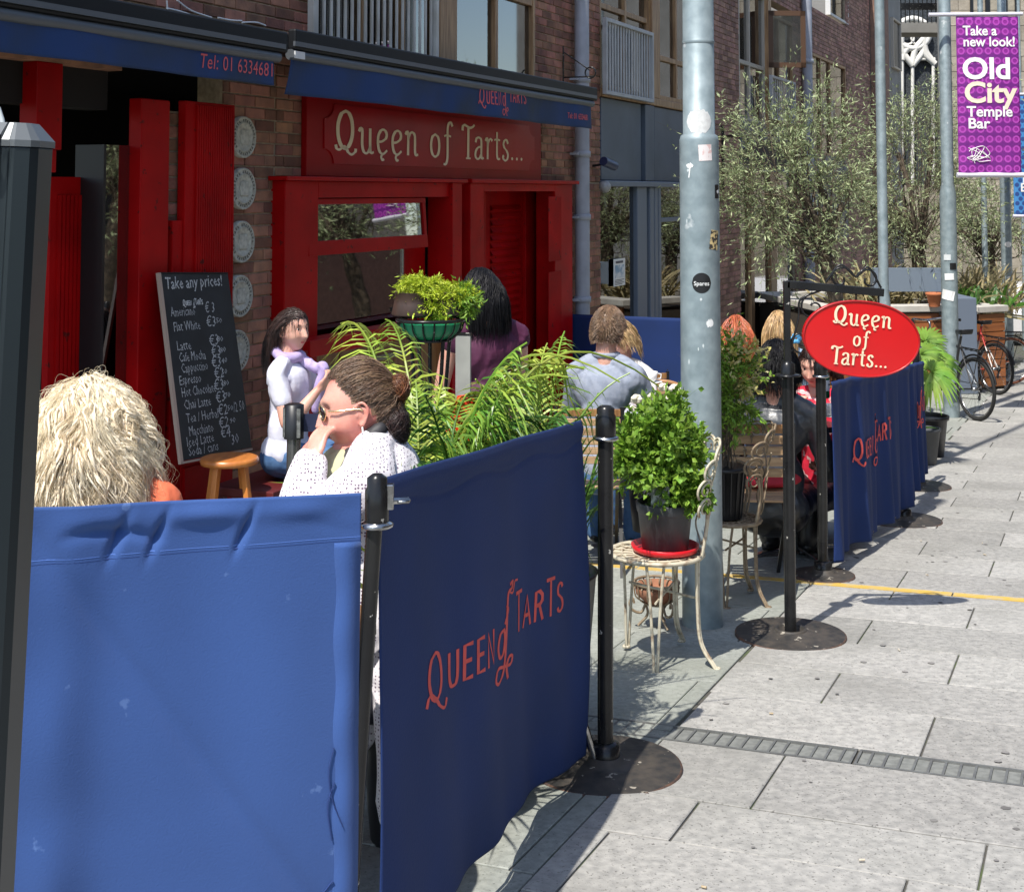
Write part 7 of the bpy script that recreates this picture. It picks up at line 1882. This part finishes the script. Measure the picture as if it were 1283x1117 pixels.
def person(label, hp_, Y, face, skin, s=1.0, pitch=0.0, roll=0.0, turn=0.0, seated=True, lean=(0, 0), voxel=.008, full=0.0, width=1.0, depth=1.0,
           top=None, sleeve=1.0, topm=None, legm=None, arms=None, neckw=.052, group=None, eyes=True, top_low=None, collar=.0, chest=0.0, shz=.235, extra=None, seat=None, wpos=None):
    H = wpos or at(hp_[0], hp_[1], Y); g0 = gz(Y); hz = H.z-g0
    fa = R(face); root = thing('person', label, 'person', (0, 0, 0), fa, group)
    off = Matrix.Rotation(fa, 3, 'Z') @ Vector((lean[0], lean[1], 0))
    root.location = (H.x-off.x, H.y-off.y, g0)
    C = Vector((lean[0], lean[1], hz)); Rm = Matrix.Rotation(R(turn), 4, 'Z') @ Matrix.Rotation(R(pitch), 4, 'Y') @ Matrix.Rotation(R(roll), 4, 'X') @ Matrix.Scale(s, 4)
    hv, hf = head_verts(full=full); hm = MB(); hm.add([C+Rm @ Vector(v) for v in hv], hf)
    w_ = .175*s*width
    neck = Vector((lean[0]*.85-.02*s, lean[1]*.9, hz-(shz-.085)*s)); sh = [Vector((lean[0]*.75-.01, lean[1]*.8+sd*w_, hz-shz*s)) for sd in (1, -1)]
    ch = Vector((lean[0]*.6, lean[1]*.65, hz-(shz+.125)*s)); wa = Vector((lean[0]*.3, lean[1]*.3, hz-.56*s)); hip = Vector((0, 0, hz-.72*s))
    L = [hm, limb([C+Rm @ Vector((-.025, 0, -.06)), neck+Vector((0, 0, -.02))], [neckw*s, (neckw+.008)*s])]
    def torso(k):
        T = [ell(ch+Vector((0, 0, .05)), ((.105+chest)*s*k*depth, .158*s*k*width, .15*s)), ell(wa, (.10*s*k*depth, .14*s*k*width, .17*s)), ell(hip+Vector((0, 0, .03)), (.13*s*k*depth, .17*s*k*width, .13*s)), limb([ch, wa, hip], [.11*s*k, .10*s*k, .12*s*k])]
        T += [limb([neck+Vector((0, sd*.02, -.015)), (neck+sh[i])/2+Vector((0, 0, .012)), sh[i]], [.045*s*k, .048*s*k, .056*s*k]) for i, sd in ((0, 1), (1, -1))]
        T += [limb([ch+Vector((0, .07*sd, .08)), sh[i]+Vector((0, 0, -.02))], [.07*s*k, .055*s*k]) for i, sd in ((0, 1), (1, -1))]
        return T
    L += torso(.93)
    arms = arms or [(( .02, .04, -.30), (.12, .02, -.52), (.2, -.02, -.56)), ((.02, -.04, -.30), (.12, -.02, -.52), (.2, .02, -.56))]
    sleeves = []
    for i, (el, wr, ft) in enumerate(arms):
        sd = 1 if i == 0 else -1
        e = sh[i]+Vector(el)*s; wv = sh[i]+Vector(wr)*s; f_ = sh[i]+Vector(ft)*s-wv
        L.append(limb([sh[i], (sh[i]+e)/2, e, (e+wv)/2, wv], [.046*s, .044*s, .038*s, .036*s, .024*s]))
        pd = (Vector((lean[0], 0, hz-.2))-wv); L += hand_prims(wv, f_, pd if pd.length > .05 else Vector((0, 0, -1)), sd, s*.92, .38)
        P = [sh[i], (sh[i]+e)/2, e, (e+wv)/2, wv-(wv-e)*.04]; Rr = [.058, .056, .050, .046, .036]
        kk = 2 if sleeve < .25 else max(3, int(round(2+sleeve*3))) if sleeve > 0 else 0
        if sleeve > 0: sleeves.append(limb(P[:kk] if kk < 5 else P, [r*s for r in Rr[:kk]]))
    hz_ = hip.z
    legs = []; sk = []
    for sd in (1, -1):
        if seated: pts = [hip+Vector((.0, .08*sd*s, 0)), Vector((.22, .10*sd, hz_+.01)), Vector((.44, .11*sd, hz_+.0)), Vector((.45, .11*sd, .25)), Vector((.42, .11*sd, .07))]
        else: pts = [hip+Vector((0, .085*sd*s, 0)), Vector((.01, .09*sd, hip.z*.75)), Vector((.02, .09*sd, hip.z*.5)), Vector((.0, .09*sd, hip.z*.25)), Vector((-.02, .09*sd, .07))]
        sk.append(limb(pts, [.08*s, .07*s, .05*s, .048*s, .034*s])); legs.append(limb(pts, [.095*s, .085*s, .066*s, .062*s, .055*s]))
        sh_ = MB(); sh_.ball((pts[-1].x+.07, pts[-1].y, .04), (.13, .045, .045), 16, 10); so = sh_.build('shoe', M_blackplain, root)
    L += sk
    for sd in (1, -1): L += ear_prims(C, Rm, sd)
    if extra: L += extra(C, Rm)
    me = remesh(L, voxel, 2, .45)
    bo = link('body', me, root, [skin, M_lip])
    if eyes:
        co = np.empty(len(me.polygons)*3); me.polygons.foreach_get('center', co); co = co.reshape(-1, 3)-np.array(C)
        lc = co @ np.array(Rm.to_3x3().inverted()).T
        lw_ = .022 if voxel < .005 else .015; lh_ = .010 if voxel < .005 else .007; lip = (lc[:, 0] > .06) & (np.abs(lc[:, 1]) < lw_) & (np.abs(lc[:, 2]+.058) < lh_*(1-(lc[:, 1]/.03)**2))
        me.polygons.foreach_set('material_index', lip.astype(np.int32))
        for sd in (1, -1):
            eb = MB(); eb.ball((0, 0, 0), .0115*s, 14, 10); e = eb.build('eye', M_eyew, root); e.location = C+Rm @ Vector((.0695, .031*sd, .016))
            ib = MB(); ib.ball((0, 0, 0), (.003*s, .0075*s, .0075*s), 12, 8); ir = ib.build('iris', M_eyed, e); ir.location = Rm @ Vector((.0105, 0, -.001)); ir.rotation_euler = (0, R(pitch), R(turn))
            bw = MB(); bw.tube([C+Rm @ Vector((.088-.25*a*a*40*.02, sd*(.016+a), .036+.006*math.sin(a*70))) for a in np.linspace(0, .030, 6)], .0022, 6); bw.build('eyebrow', M_eyed, root)
    if topm:
        T = torso(1.06)+sleeves
        link('top', wrinkle(remesh(T, min(voxel, .0075), 3, .5), .0075, 10, seed=H.x), root, topm)
    if legm:
        link('trousers', wrinkle(remesh(legs+[ell(hip, (.145*s, .18*s*width, .12*s))], voxel*1.2, 2), .006, 11), root, legm)
    return root, C, Rm, dict(sh=sh, neck=neck, ch=ch, wa=wa, hip=hip, hz=hz)
M_hblonde = mat('blonde_hair', (.90, .78, .56), (.96, .90, .74), rough=.4, scale=14, rnd=.12, spec=.5, trans=.45)
M_hbrown = hair_mat('brown_hair', (.13, .075, .045), (.27, .17, .10))
M_hdark = hair_mat('dark_brown_hair', (.022, .012, .010), (.05, .025, .02))
M_hblack = mat('black_hair', (.005, .005, .006), (.010, .009, .011), rough=.42, spec=.25, rnd=.3)
M_hred = hair_mat('copper_hair', (.36, .085, .03), (.50, .15, .06))
M_hstraw = hair_mat('straw_hair', (.38, .24, .10), (.55, .38, .2))
def rgn(k): return np.random.default_rng(k)

# --- blonde woman seen from behind, lower left
M_coral = mat('coral_knit', (.72, .16, .07), rough=.85, bump=.001, bscale=90)
r1, C, Rm, B = person('person with long wavy pale blonde hair and coral top, seen from behind', (113, 548), 3.42, 82, M_skin, s=1.0, shz=.155, topm=M_coral, legm=mat('grey_trousers', (.05, .05, .06)), voxel=.008, eyes=False,
    arms=[((.02, .05, -.28), (.25, .0, -.36), (.33, .02, -.30)), ((.10, -.02, -.26), (.28, .03, -.20), (.33, .06, -.14))])
TS = ((C.x*.7, 0, C.z-.36), (.16, .22, .22))
M_lock = mat('blonde_locks', (.94, .78, .56), (.97, .88, .70), rough=.42, scale=30, detail=6, coord='World', rnd=.10, spec=.4, trans=.15, bump=.0016, bscale=70, sub=0)
hair_long(rgn(61), C, Rm, 2000, 14, .0155, M_lock, r1, fine=True, wave=.012, freq=.8, vol=.22, r=.0044, seg=6, front=.55, ztop=.35, low=-.6, gr=.24, lenvar=.3, torso=TS, mul=(1.1, 1.27, .96), name='hair_locks')
hair_long(rgn(63), C, Rm, 4200, 14, .0165, M_hblonde, r1, fine=True, wave=.012, freq=.85, vol=.27, r=.0006, front=.55, ztop=.35, low=-.6, gr=.24, lenvar=.3, curlr=.001, torso=TS, mul=(1.13, 1.30, .99))
hair_long(rgn(62), C, Rm, 380, 14, .0165, M_hblonde, r1, fine=True, wave=.014, freq=.9, vol=.34, lift=.2, r=.0004, front=.6, ztop=.3, low=-.6, gr=.2, lenvar=.4, curlr=.006, name='loose_hair', mul=(1.15, 1.33, 1.0))
ci = thing('cigarette', 'thin white cigarette held out beside the blonde hair', 'cigarette', at(194, 576, 3.50))
mb = MB(); mb.tube([(-.03, 0, -.010), (.018, 0, .006)], .004, 10); mb.build('paper_tube', M_white, ci)

# --- woman with sunglasses
M_card = crochet('crochet_cardigan', (.74, .70, .72), (.12, .07, .12), 105, .23)
r2, C, Rm, B = person('person in crochet cardigan and sunglasses, hair in a bun, hand at mouth', (449, 512), 3.95, 186, M_skinr, s=1.02, pitch=10, turn=0, voxel=.0036, full=.75, width=1.0, depth=1.05, neckw=.068, shz=.165,
    extra=lambda C, Rm: [ell(C+Rm @ Vector((.040, 0, -.098)), (.052, .052, .030), Rm), ell(C+Rm @ Vector((.0, 0, -.11)), (.07, .062, .045), Rm)],
    topm=None, legm=mat('dark_leggings', (.02, .02, .03)), lean=(.06, 0), eyes=True, chest=.03,
    arms=[((.20, .02, -.18), (.150, -.065, .045), (.125, -.115, .115)), ((.10, -.05, -.28), (.28, .06, -.33), (.36, .1, -.34))])
def solid_obj(prims, name, m, parent, vox=.006, sm=4): return link(name, wrinkle(remesh(prims, vox, sm, .5), .0065, 13, seed=len(name)), parent, m)
sh, nk, chh, wa, hip = B['sh'], B['neck'], B['ch'], B['wa'], B['hip']
# cardigan: back and sleeves, open over the front
T = [ell(chh+Vector((-.045, 0, .03)), (.125, .20, .20)), ell(wa+Vector((-.03, 0, 0)), (.12, .17, .26)), ell(hip+Vector((.02, 0, 0)), (.12, .15, .2))]
for i, sd in ((0, 1), (1, -1)):
    T += [limb([nk+Vector((-.03, sd*.05, -.01)), (nk+sh[i])/2+Vector((-.01, 0, .015)), sh[i]+Vector((0, 0, .0))], [.05, .062, .078]), limb([sh[i]+Vector((0, -.02*sd, -.03)), chh+Vector((0, .14*sd, -.08)), wa+Vector((.0, .16*sd, 0))], [.07, .065, .07])]
e = sh[0]+Vector((.20, .02, -.18))*1.02; wv = sh[0]+Vector((.150, -.065, .045))*1.02
T += [limb([sh[0], (sh[0]+e)/2, e, (e+wv)/2, wv+(e-wv)*.06], [.080, .077, .074, .066, .052])]
e2 = sh[1]+Vector((.10, -.05, -.28)); w2 = sh[1]+Vector((.28, .06, -.33)); T += [limb([sh[1], (sh[1]+e2)/2, e2, w2], [.07, .066, .06, .05])]
# long tail of the cardigan hanging down behind the corner post
T += [limb([hip+Vector((-.02, .16, .2)), hip+Vector((-.03, .20, -.1)), Vector((-.03, .21, .14))], [.05, .045, .035])]
solid_obj(T, 'cardigan', M_card, r2, .006, 3)
M_ol = mat('pale_olive_cloth', (.48, .48, .30), (.36, .36, .22), rough=.8, scale=9)
solid_obj([ell(chh+Vector((.06, 0, .01)), (.115, .145, .19)), ell(wa+Vector((.08, 0, .02)), (.14, .15, .2))], 'blouse', M_ol, r2, .007)
mb = MB(); 
solid_obj([limb([nk+Vector((-.03, .075, .035)), nk+Vector((.03, .085, -.02)), chh+Vector((.115, .115, .02)), wa+Vector((.19, .11, .05))], [.020, .024, .026, .024]), limb([nk+Vector((-.03, -.07, .03)), nk+Vector((.05, -.06, -.02)), chh+Vector((.14, -.06, 0))], [.02, .025, .025])], 'scarf_edge', mat('charcoal_trim', (.03, .028, .03), rough=.6), r2, .005)
solid_obj([ell(nk+Vector((.05, .0, -.055)), (.055, .085, .045))], 'black_top', mat('charcoal_trim', (.03, .028, .03)), r2, .006)
def bun_hair(rg, C, Rm, n, b, m, parent, r=.0012, front=.1, ztop=.42, k=14, name='hair'):
    d = scalp(rg, n, front, ztop, -.62, True); bd = unit(np.array(b)); t = np.linspace(0, 1, k)[None, :, None]
    q = unit(d[:, None]*(1-t)+bd*t+rg.normal(size=(n, 1, 3))*.05*np.sin(t*PI)); Rr = HR*np.array([1.07, 1.02, 1.02])
    lift = (1.03+.06*rg.random((n, 1, 1)))+.025*np.sin(t*PI)*rg.random((n, 1, 1)); fl = np.where(rg.random((n, 1, 1)) < .05, .12*np.sin(t*PI), 0)
    P = q*Rr*(lift+fl)+.002*np.sin(t*14+rg.random((n, 1, 1))*6.28); Rn = np.array(Rm.to_3x3()); P = P@Rn.T+np.array(C)
    V, Fc = strips(P, r*(.7+.7*rg.random(n)), taper=False)
    cap = hair_cap(C, Rm, m, parent, 1.045, front, ztop, -.62, True); cv = np.array([v.co[:] for v in cap.vertices]); cf = np.array([tuple(q.vertices) for q in cap.polygons]); bpy.data.meshes.remove(cap)
    return link(name, np_mesh(name, np.concatenate([cv, V]), np.concatenate([cf, Fc+len(cv)])), parent, m)
bun_hair(rgn(71), C, Rm, 9500, (-.93, .0, .26), M_hbrown, r2, r=.00055, front=.18, ztop=.76)
def curls(rg, c, rad, n, loops, r, m, parent, name, st=(1, 1, 1)):
    a = unit(rg.normal(size=(n, 3))); b = unit(np.cross(a, rg.normal(size=(n, 3)))); t = np.linspace(0, loops*2*PI, 26)[None, :, None]; R0 = rad*(.55+.5*rg.random((n, 1, 1)))
    P = (a[:, None]*np.cos(t)+b[:, None]*np.sin(t))*R0*np.array(st)+rg.normal(size=(n, 1, 3))*rad*.12+np.array(c)
    V, Fc = strips(P, r, taper=False); bm_ = MB(); bm_.ball(c, [rad*.75*q for q in st], 16, 10)
    return link(name, np_mesh(name, np.concatenate([np.array(bm_.v), V]), np.concatenate([np.array(bm_.f), Fc+len(bm_.v)])), parent, m)
bc = C+Rm @ Vector((-.118, .01, .036))
curls(rgn(72), bc, .030, 900, .5, .0007, hair_mat('auburn_bun', (.25, .09, .035), (.13, .06, .03)), r2, 'hair_bun', (.9, 1.1, 1.2))
nb_ = C+Rm @ Vector((-.090, .02, -.062)); curls(rgn(73), nb_, .040, 1300, .45, .0007, M_hdark, r2, 'nape_hair', (1.0, 1.3, 1.35))
for c_ in list(r2.children):
    if c_.name.startswith('eye'):
        for g_ in list(c_.children): bpy.data.objects.remove(g_)
        bpy.data.objects.remove(c_)
# sunglasses
M_gl = mat('dark_lens', (.02, .008, .01), rough=.08, spec=.8); M_gold = mat('gold_frame', (.75, .6, .32), rough=.2, metal=.9)
sgx = bpy.data.objects.new('sunglasses', None)
def hp(x, y, z): return C+Rm @ Vector((x, y, z))
for sd in (1, -1):
    lv = []
    for a in np.linspace(0, 2*PI, 24, endpoint=False):
        yy, zz = .033+.024*math.cos(a), .013+.020*math.sin(a)*(1 if math.sin(a) > 0 else 1.1); lv.append(hp(.106-(yy*yy)*5.5+.0*zz, sd*yy, zz))
    mb = MB(); cen = sum(lv, Vector())/24; mb.add([cen+(Rm.to_3x3() @ Vector((.003, 0, 0)))]+lv, [(0, 1+k, 1+(k+1) % 24) for k in range(24)], True); lo2 = mb.build('sunglass_lens', M_gl, r2); lo2.modifiers.new('s', 'SOLIDIFY').thickness = .0022
    mb = MB(); mb.tube(lv, .0016, 6, closed=True); mb.tube(spline([hp(.080, sd*.060, .018), hp(.055, sd*.0755, .016), hp(.0, sd*.083, .012), hp(-.012, sd*.086, .006)], 6), .0026, 6); mb.build('sunglass_frame', M_gold, r2)
mb = MB(); mb.tube([hp(.1035, -.008, .012), hp(.107, 0, .014), hp(.1035, .008, .012)], .0016, 6); mb.build('sunglass_bridge', M_gold, r2)
mb = MB(); mb.tube([hp(-.004, .088, -.036), hp(-.003, .092, -.052)], .0028, 8); mb.build('earring', mat('pearl', (.8, .75, .7), rough=.15), r2)

# --- woman in lilac scarf by the window
M_lilt = mat('white_lilac_cotton', (.70, .70, .78), (.60, .60, .70), rough=.8, scale=9, bump=.003, bscale=14)
M_jean = mat('blue_denim', (.04, .10, .22), (.07, .15, .30), rough=.8, scale=20)
r3, C, Rm, B = person('person smiling in pale lilac top and scarf, seated by the red window', (366, 414), 8.15, -14, M_skin, s=1.0, turn=-22, pitch=2, voxel=.007, topm=M_lilt, legm=M_jean, sleeve=.18, lean=(.03, 0), width=1.05,
    arms=[((.12, .05, -.24), (.24, -.03, -.06), (.30, -.06, .0)), ((.10, -.05, -.27), (.23, .05, -.08), (.29, .08, -.01))])
hair_long(rgn(81), C, Rm, 1600, 13, .020, M_hdark, r3, wave=.004, freq=.7, vol=.10, r=.0022, front=.10, ztop=.62, low=-.55, gr=.26, back=1.1, torso=((0, 0, C.z-.42), (.14, .2, .2)))
M_scarf = mat('lilac_scarf', (.40, .31, .56), (.50, .40, .64), rough=.85, scale=12, bump=.004, bscale=30)
nk = B['neck']; solid_obj([limb([nk+Vector((.07*math.cos(a), .085*math.sin(a), .015+.01*math.cos(a*2)-.02*math.cos(a))) for a in np.linspace(0, 2*PI, 12)], [.030]*12), limb([nk+Vector((.06, .02, -.01)), nk+Vector((.16, .02, -.06)), nk+Vector((.22, .0, -.06)), nk+Vector((.19, .0, -.2)), nk+Vector((.17, 0, -.3))], [.03, .034, .03, .034, .02])], 'scarf', M_scarf, r3, .007, 1)
bnch = thing('red_bench', 'dark red bench under the woman in the lilac scarf', 'bench', (r3.location.x-.05, r3.location.y, gz(r3.location.y)), FROT)
hh = B['hip'].z-.12
mb = MB(); mb.box(-.35, .35, -.2, .22, hh-.05, hh); mb.build('seat', mat('dark_red_paint', (.10, .01, .01), rough=.5), bnch, bevel=.006)
for x in (-.3, .3):
    for y in (-.15, .17): mb = MB(); mb.box(x-.02, x+.02, y-.02, y+.02, 0, hh-.05); mb.build('leg', mat('dark_red_paint', (.1, .01, .01)), bnch)

# --- woman in purple standing in the doorway, back turned
M_purp = mat('plum_jersey', (.085, .012, .048), (.06, .009, .035), rough=.7, scale=7, bump=.006, bscale=9)
r4, C, Rm, B = person('person with long black hair in sleeveless plum top standing by the doorway', (603, 366), 7.5, 118, M_skin, s=1.0, turn=20, pitch=10, seated=False, voxel=.008, topm=M_purp, legm=M_blackplain, sleeve=0, width=1.15, depth=1.1, eyes=False, lean=(.03, .08),
    arms=[((.05, .04, -.28), (.16, .03, -.50), (.2, .0, -.58)), ((.05, -.04, -.28), (.2, -.02, -.48), (.26, .0, -.54))])
hair_long(rgn(91), C, Rm, 2800, 12, .021, M_hblack, r4, wave=.004, freq=.5, vol=.10, r=.0024, front=.45, ztop=.35, low=-.6, gr=.34, side=.55, torso=((0, 0, C.z-.42), (.17, .21, .2)))

# --- man in pale shirt
M_shirt = mat('pale_blue_grey_shirt', (.29, .32, .39), (.25, .28, .35), rough=.8, scale=30, bump=.006, bscale=9, lo=.45, hi=.55)
r5, C, Rm, B = person('person with short brown hair in pale grey blue shirt, back turned', (762, 412), 7.75, 72, M_skin, s=1.04, turn=-6, pitch=14, voxel=.008, topm=M_shirt, legm=M_jean, sleeve=.6, width=.94, depth=1.05, eyes=False, lean=(.10, -.05),
    arms=[((.10, .05, -.26), (.32, .0, -.28), (.40, -.03, -.28)), ((.14, -.06, -.25), (.34, .02, -.20), (.40, .06, -.12))])
hair_long(rgn(95), C, Rm, 3800, 5, .007, M_hbrown, r5, wave=.0006, vol=.05, r=.0018, front=.45, ztop=.45, low=-.62, gr=.25, ear=False, kcap=1.06)
mb = MB(); nk = B['neck']; mb.tube([nk+Vector((.055*math.cos(a), .065*math.sin(a), .02)) for a in np.linspace(0, 2*PI, 17)[:-1]], .016, 8, closed=True); mb.build('collar', M_shirt, r5)
# --- companion, mostly hidden behind him
r6, C, Rm, B = person('person in white and brick red top half hidden behind the pale shirt', (776, 424), 8.9, 238, M_skin, s=.98, turn=0, pitch=26, voxel=.009, topm=mat('white_top', (.68, .64, .58), rough=.8), legm=M_jean, sleeve=.45, lean=(.12, 0), eyes=False,
    arms=[((.16, .10, -.20), (.26, -.03, .0), (.26, -.08, .08)), ((.16, -.06, -.22), (.3, .05, -.28), (.36, .06, -.26))])
hair_long(rgn(96), C, Rm, 900, 8, .02, M_hstraw, r6, vol=.12, r=.003, front=.35, ztop=.4, low=-.5)
s6 = B['sh'][0]; solid_obj([limb([s6+Vector((.07, .04, -.10)), s6+Vector((.157, .098, -.196)), s6+Vector((.2, .04, -.1))], [.056, .052, .045])], 'red_cuff', mat('brick_red_cloth', (.42, .07, .05), rough=.8), r6, .009)

# --- beyond the big post
M_grn = mat('dark_green_coat', (.03, .05, .04), rough=.8)
r7, C, Rm, B = person('person with long copper red hair right of the big lamp post', (922, 420), 9.9, 80, M_skin, s=1.0, voxel=.010, topm=M_grn, legm=M_jean, eyes=False)
hair_long(rgn(101), C, Rm, 1700, 15, .024, M_hred, r7, wave=.004, freq=.4, vol=.2, r=.003, front=.5, ztop=.35, low=-.6, gr=.34, torso=((0, 0, C.z-.42), (.16, .2, .2)))
r8, C, Rm, B = person('person with straight straw blonde hair beyond the red haired one', (975, 410), 10.9, 95, M_skin, s=.98, voxel=.010, topm=mat('pale_blue_cloth', (.3, .42, .55), rough=.8), legm=M_jean, eyes=False)
hair_long(rgn(102), C, Rm, 1500, 13, .024, M_hstraw, r8, wave=.002, freq=.4, vol=.12, r=.003, front=.5, ztop=.35, low=-.6, gr=.36, torso=((0, 0, C.z-.42), (.16, .2, .2)))
M_leath = mat('black_leather', (.022, .024, .028), (.05, .055, .062), rough=.34, scale=5, bump=.006, bscale=12, spec=.6)
r9, C, Rm, B = person('person in black leather jacket with dark wavy hair behind the sign post', (972, 458), 7.55, 66, M_skin, s=1.05, voxel=.008, topm=M_leath, legm=M_blackplain, sleeve=1, width=1.08, depth=1.1, eyes=False, lean=(.08, -.02), pitch=8,
    arms=[((.08, .05, -.26), (.28, .0, -.30), (.36, -.03, -.28)), ((.06, -.07, -.28), (.27, -.02, -.32), (.34, .0, -.3))])
hair_long(rgn(103), C, Rm, 2200, 10, .014, M_hblack, r9, wave=.004, freq=.8, vol=.16, r=.0024, front=.45, ztop=.35, low=-.6, gr=.3, curlr=.001)
def floral():
    m = mat('red_floral_fabric', (.62, .015, .04), rough=.8); n = m.node_tree; N = n.nodes
    tc = N.new('ShaderNodeTexCoord'); v = N.new('ShaderNodeTexNoise'); v.inputs['Scale'].default_value = 22; v.inputs['Detail'].default_value = 1
    n.links.new(tc.outputs['Object'], v.inputs['Vector']); rp = N.new('ShaderNodeMapRange'); rp.inputs[1].default_value = .56; rp.inputs[2].default_value = .60
    n.links.new(v.outputs['Fac'], rp.inputs[0]); mx = N.new('ShaderNodeMix'); mx.data_type = 'RGBA'; mx.inputs[6].default_value = (.60, .012, .04, 1); mx.inputs[7].default_value = (.72, .45, .45, 1)
    n.links.new(rp.outputs[0], mx.inputs[0]); n.links.new(mx.outputs[2], N['Principled BSDF'].inputs['Base Color']); return m
r10, C, Rm, B = person('person in red floral top looking down, hand at her mouth', (1021, 458), 8.35, 236, M_skin, s=1.02, turn=0, pitch=20, voxel=.006, topm=floral(), legm=M_blackplain, sleeve=.7, lean=(.10, 0), full=.3, width=1.1,
    arms=[((.16, .05, -.24), (.26, -.02, -.26), (.33, -.05, -.28)), ((.18, -.02, -.26), (.215, .12, -.02), (.18, .155, .07))])
hair_long(rgn(104), C, Rm, 1500, 11, .018, M_hdark, r10, wave=.004, freq=.7, vol=.10, r=.0022, front=.10, ztop=.60, low=-.55, gr=.24, back=1.0)
for a_, lab in (((997, 424), 'pale blue flower clip in the hair above the leather jacket'),):
    fc = thing('hair_clip', lab, 'hair clip', at(a_[0], a_[1], 7.6)); mb = MB()
    for k in range(6): mb.ball((.018*math.cos(k*1.05), 0, .018*math.sin(k*1.05)), (.013, .008, .013), 8, 6)
    mb.build('petals', mat('sky_blue_fabric', (.12, .42, .70), rough=.6), fc)
# --- inside the cafe window
ip = Vector(fworld(U(468, -.35), -.35, 0)); ip.z = Zf(468, 386, -.35)
r11, C, Rm, B = person('dim person seated inside the cafe behind the window glass', None, ip.y, 10, M_skind, s=.98, voxel=.011, topm=mat('brown_top', (.10, .05, .035), rough=.8), legm=M_blackplain, wpos=ip, turn=-10)
hair_long(rgn(105), C, Rm, 700, 6, .015, M_hblack, r11, vol=.2, r=.004, front=.35, ztop=.4, low=-.5)
# ------------------------------------------------------------------ pieces that came out of one loop become objects of their own
def split_islands(o):
    me = o.data; n = len(me.vertices); par = list(range(n))
    def find(a):
        while par[a] != a: par[a] = par[par[a]]; a = par[a]
        return a
    for e in me.edges:
        a, b = find(e.vertices[0]), find(e.vertices[1])
        if a != b: par[a] = b
    groups = {}
    for p in me.polygons: groups.setdefault(find(p.vertices[0]), []).append(p)
    if len(groups) < 2 or len(groups) > 40: return
    first = True
    for ps in groups.values():
        ids = sorted({v for p in ps for v in p.vertices}); mp = {v: i for i, v in enumerate(ids)}
        m2 = bpy.data.meshes.new(me.name); m2.from_pydata([me.vertices[v].co[:] for v in ids], [], [tuple(mp[v] for v in p.vertices) for p in ps])
        m2.polygons.foreach_set('use_smooth', [p.use_smooth for p in ps]); m2.update()
        for m in me.materials: m2.materials.append(m)
        if first: o.data = m2; first = False
        else:
            c = o.copy(); c.data = m2; COL.objects.link(c); c.parent = o.parent
for o in list(bpy.data.objects):
    if o.type == 'MESH' and not o.children and o.name.split('.')[0] in ('shutter_rail', 'shopfront_rail', 'batten', 'shopfront_mullion', 'jamb_panel', 'door_stile', 'fascia_panel', 'glazing_bar', 'tape_slot', 'hanger'): split_islands(o)
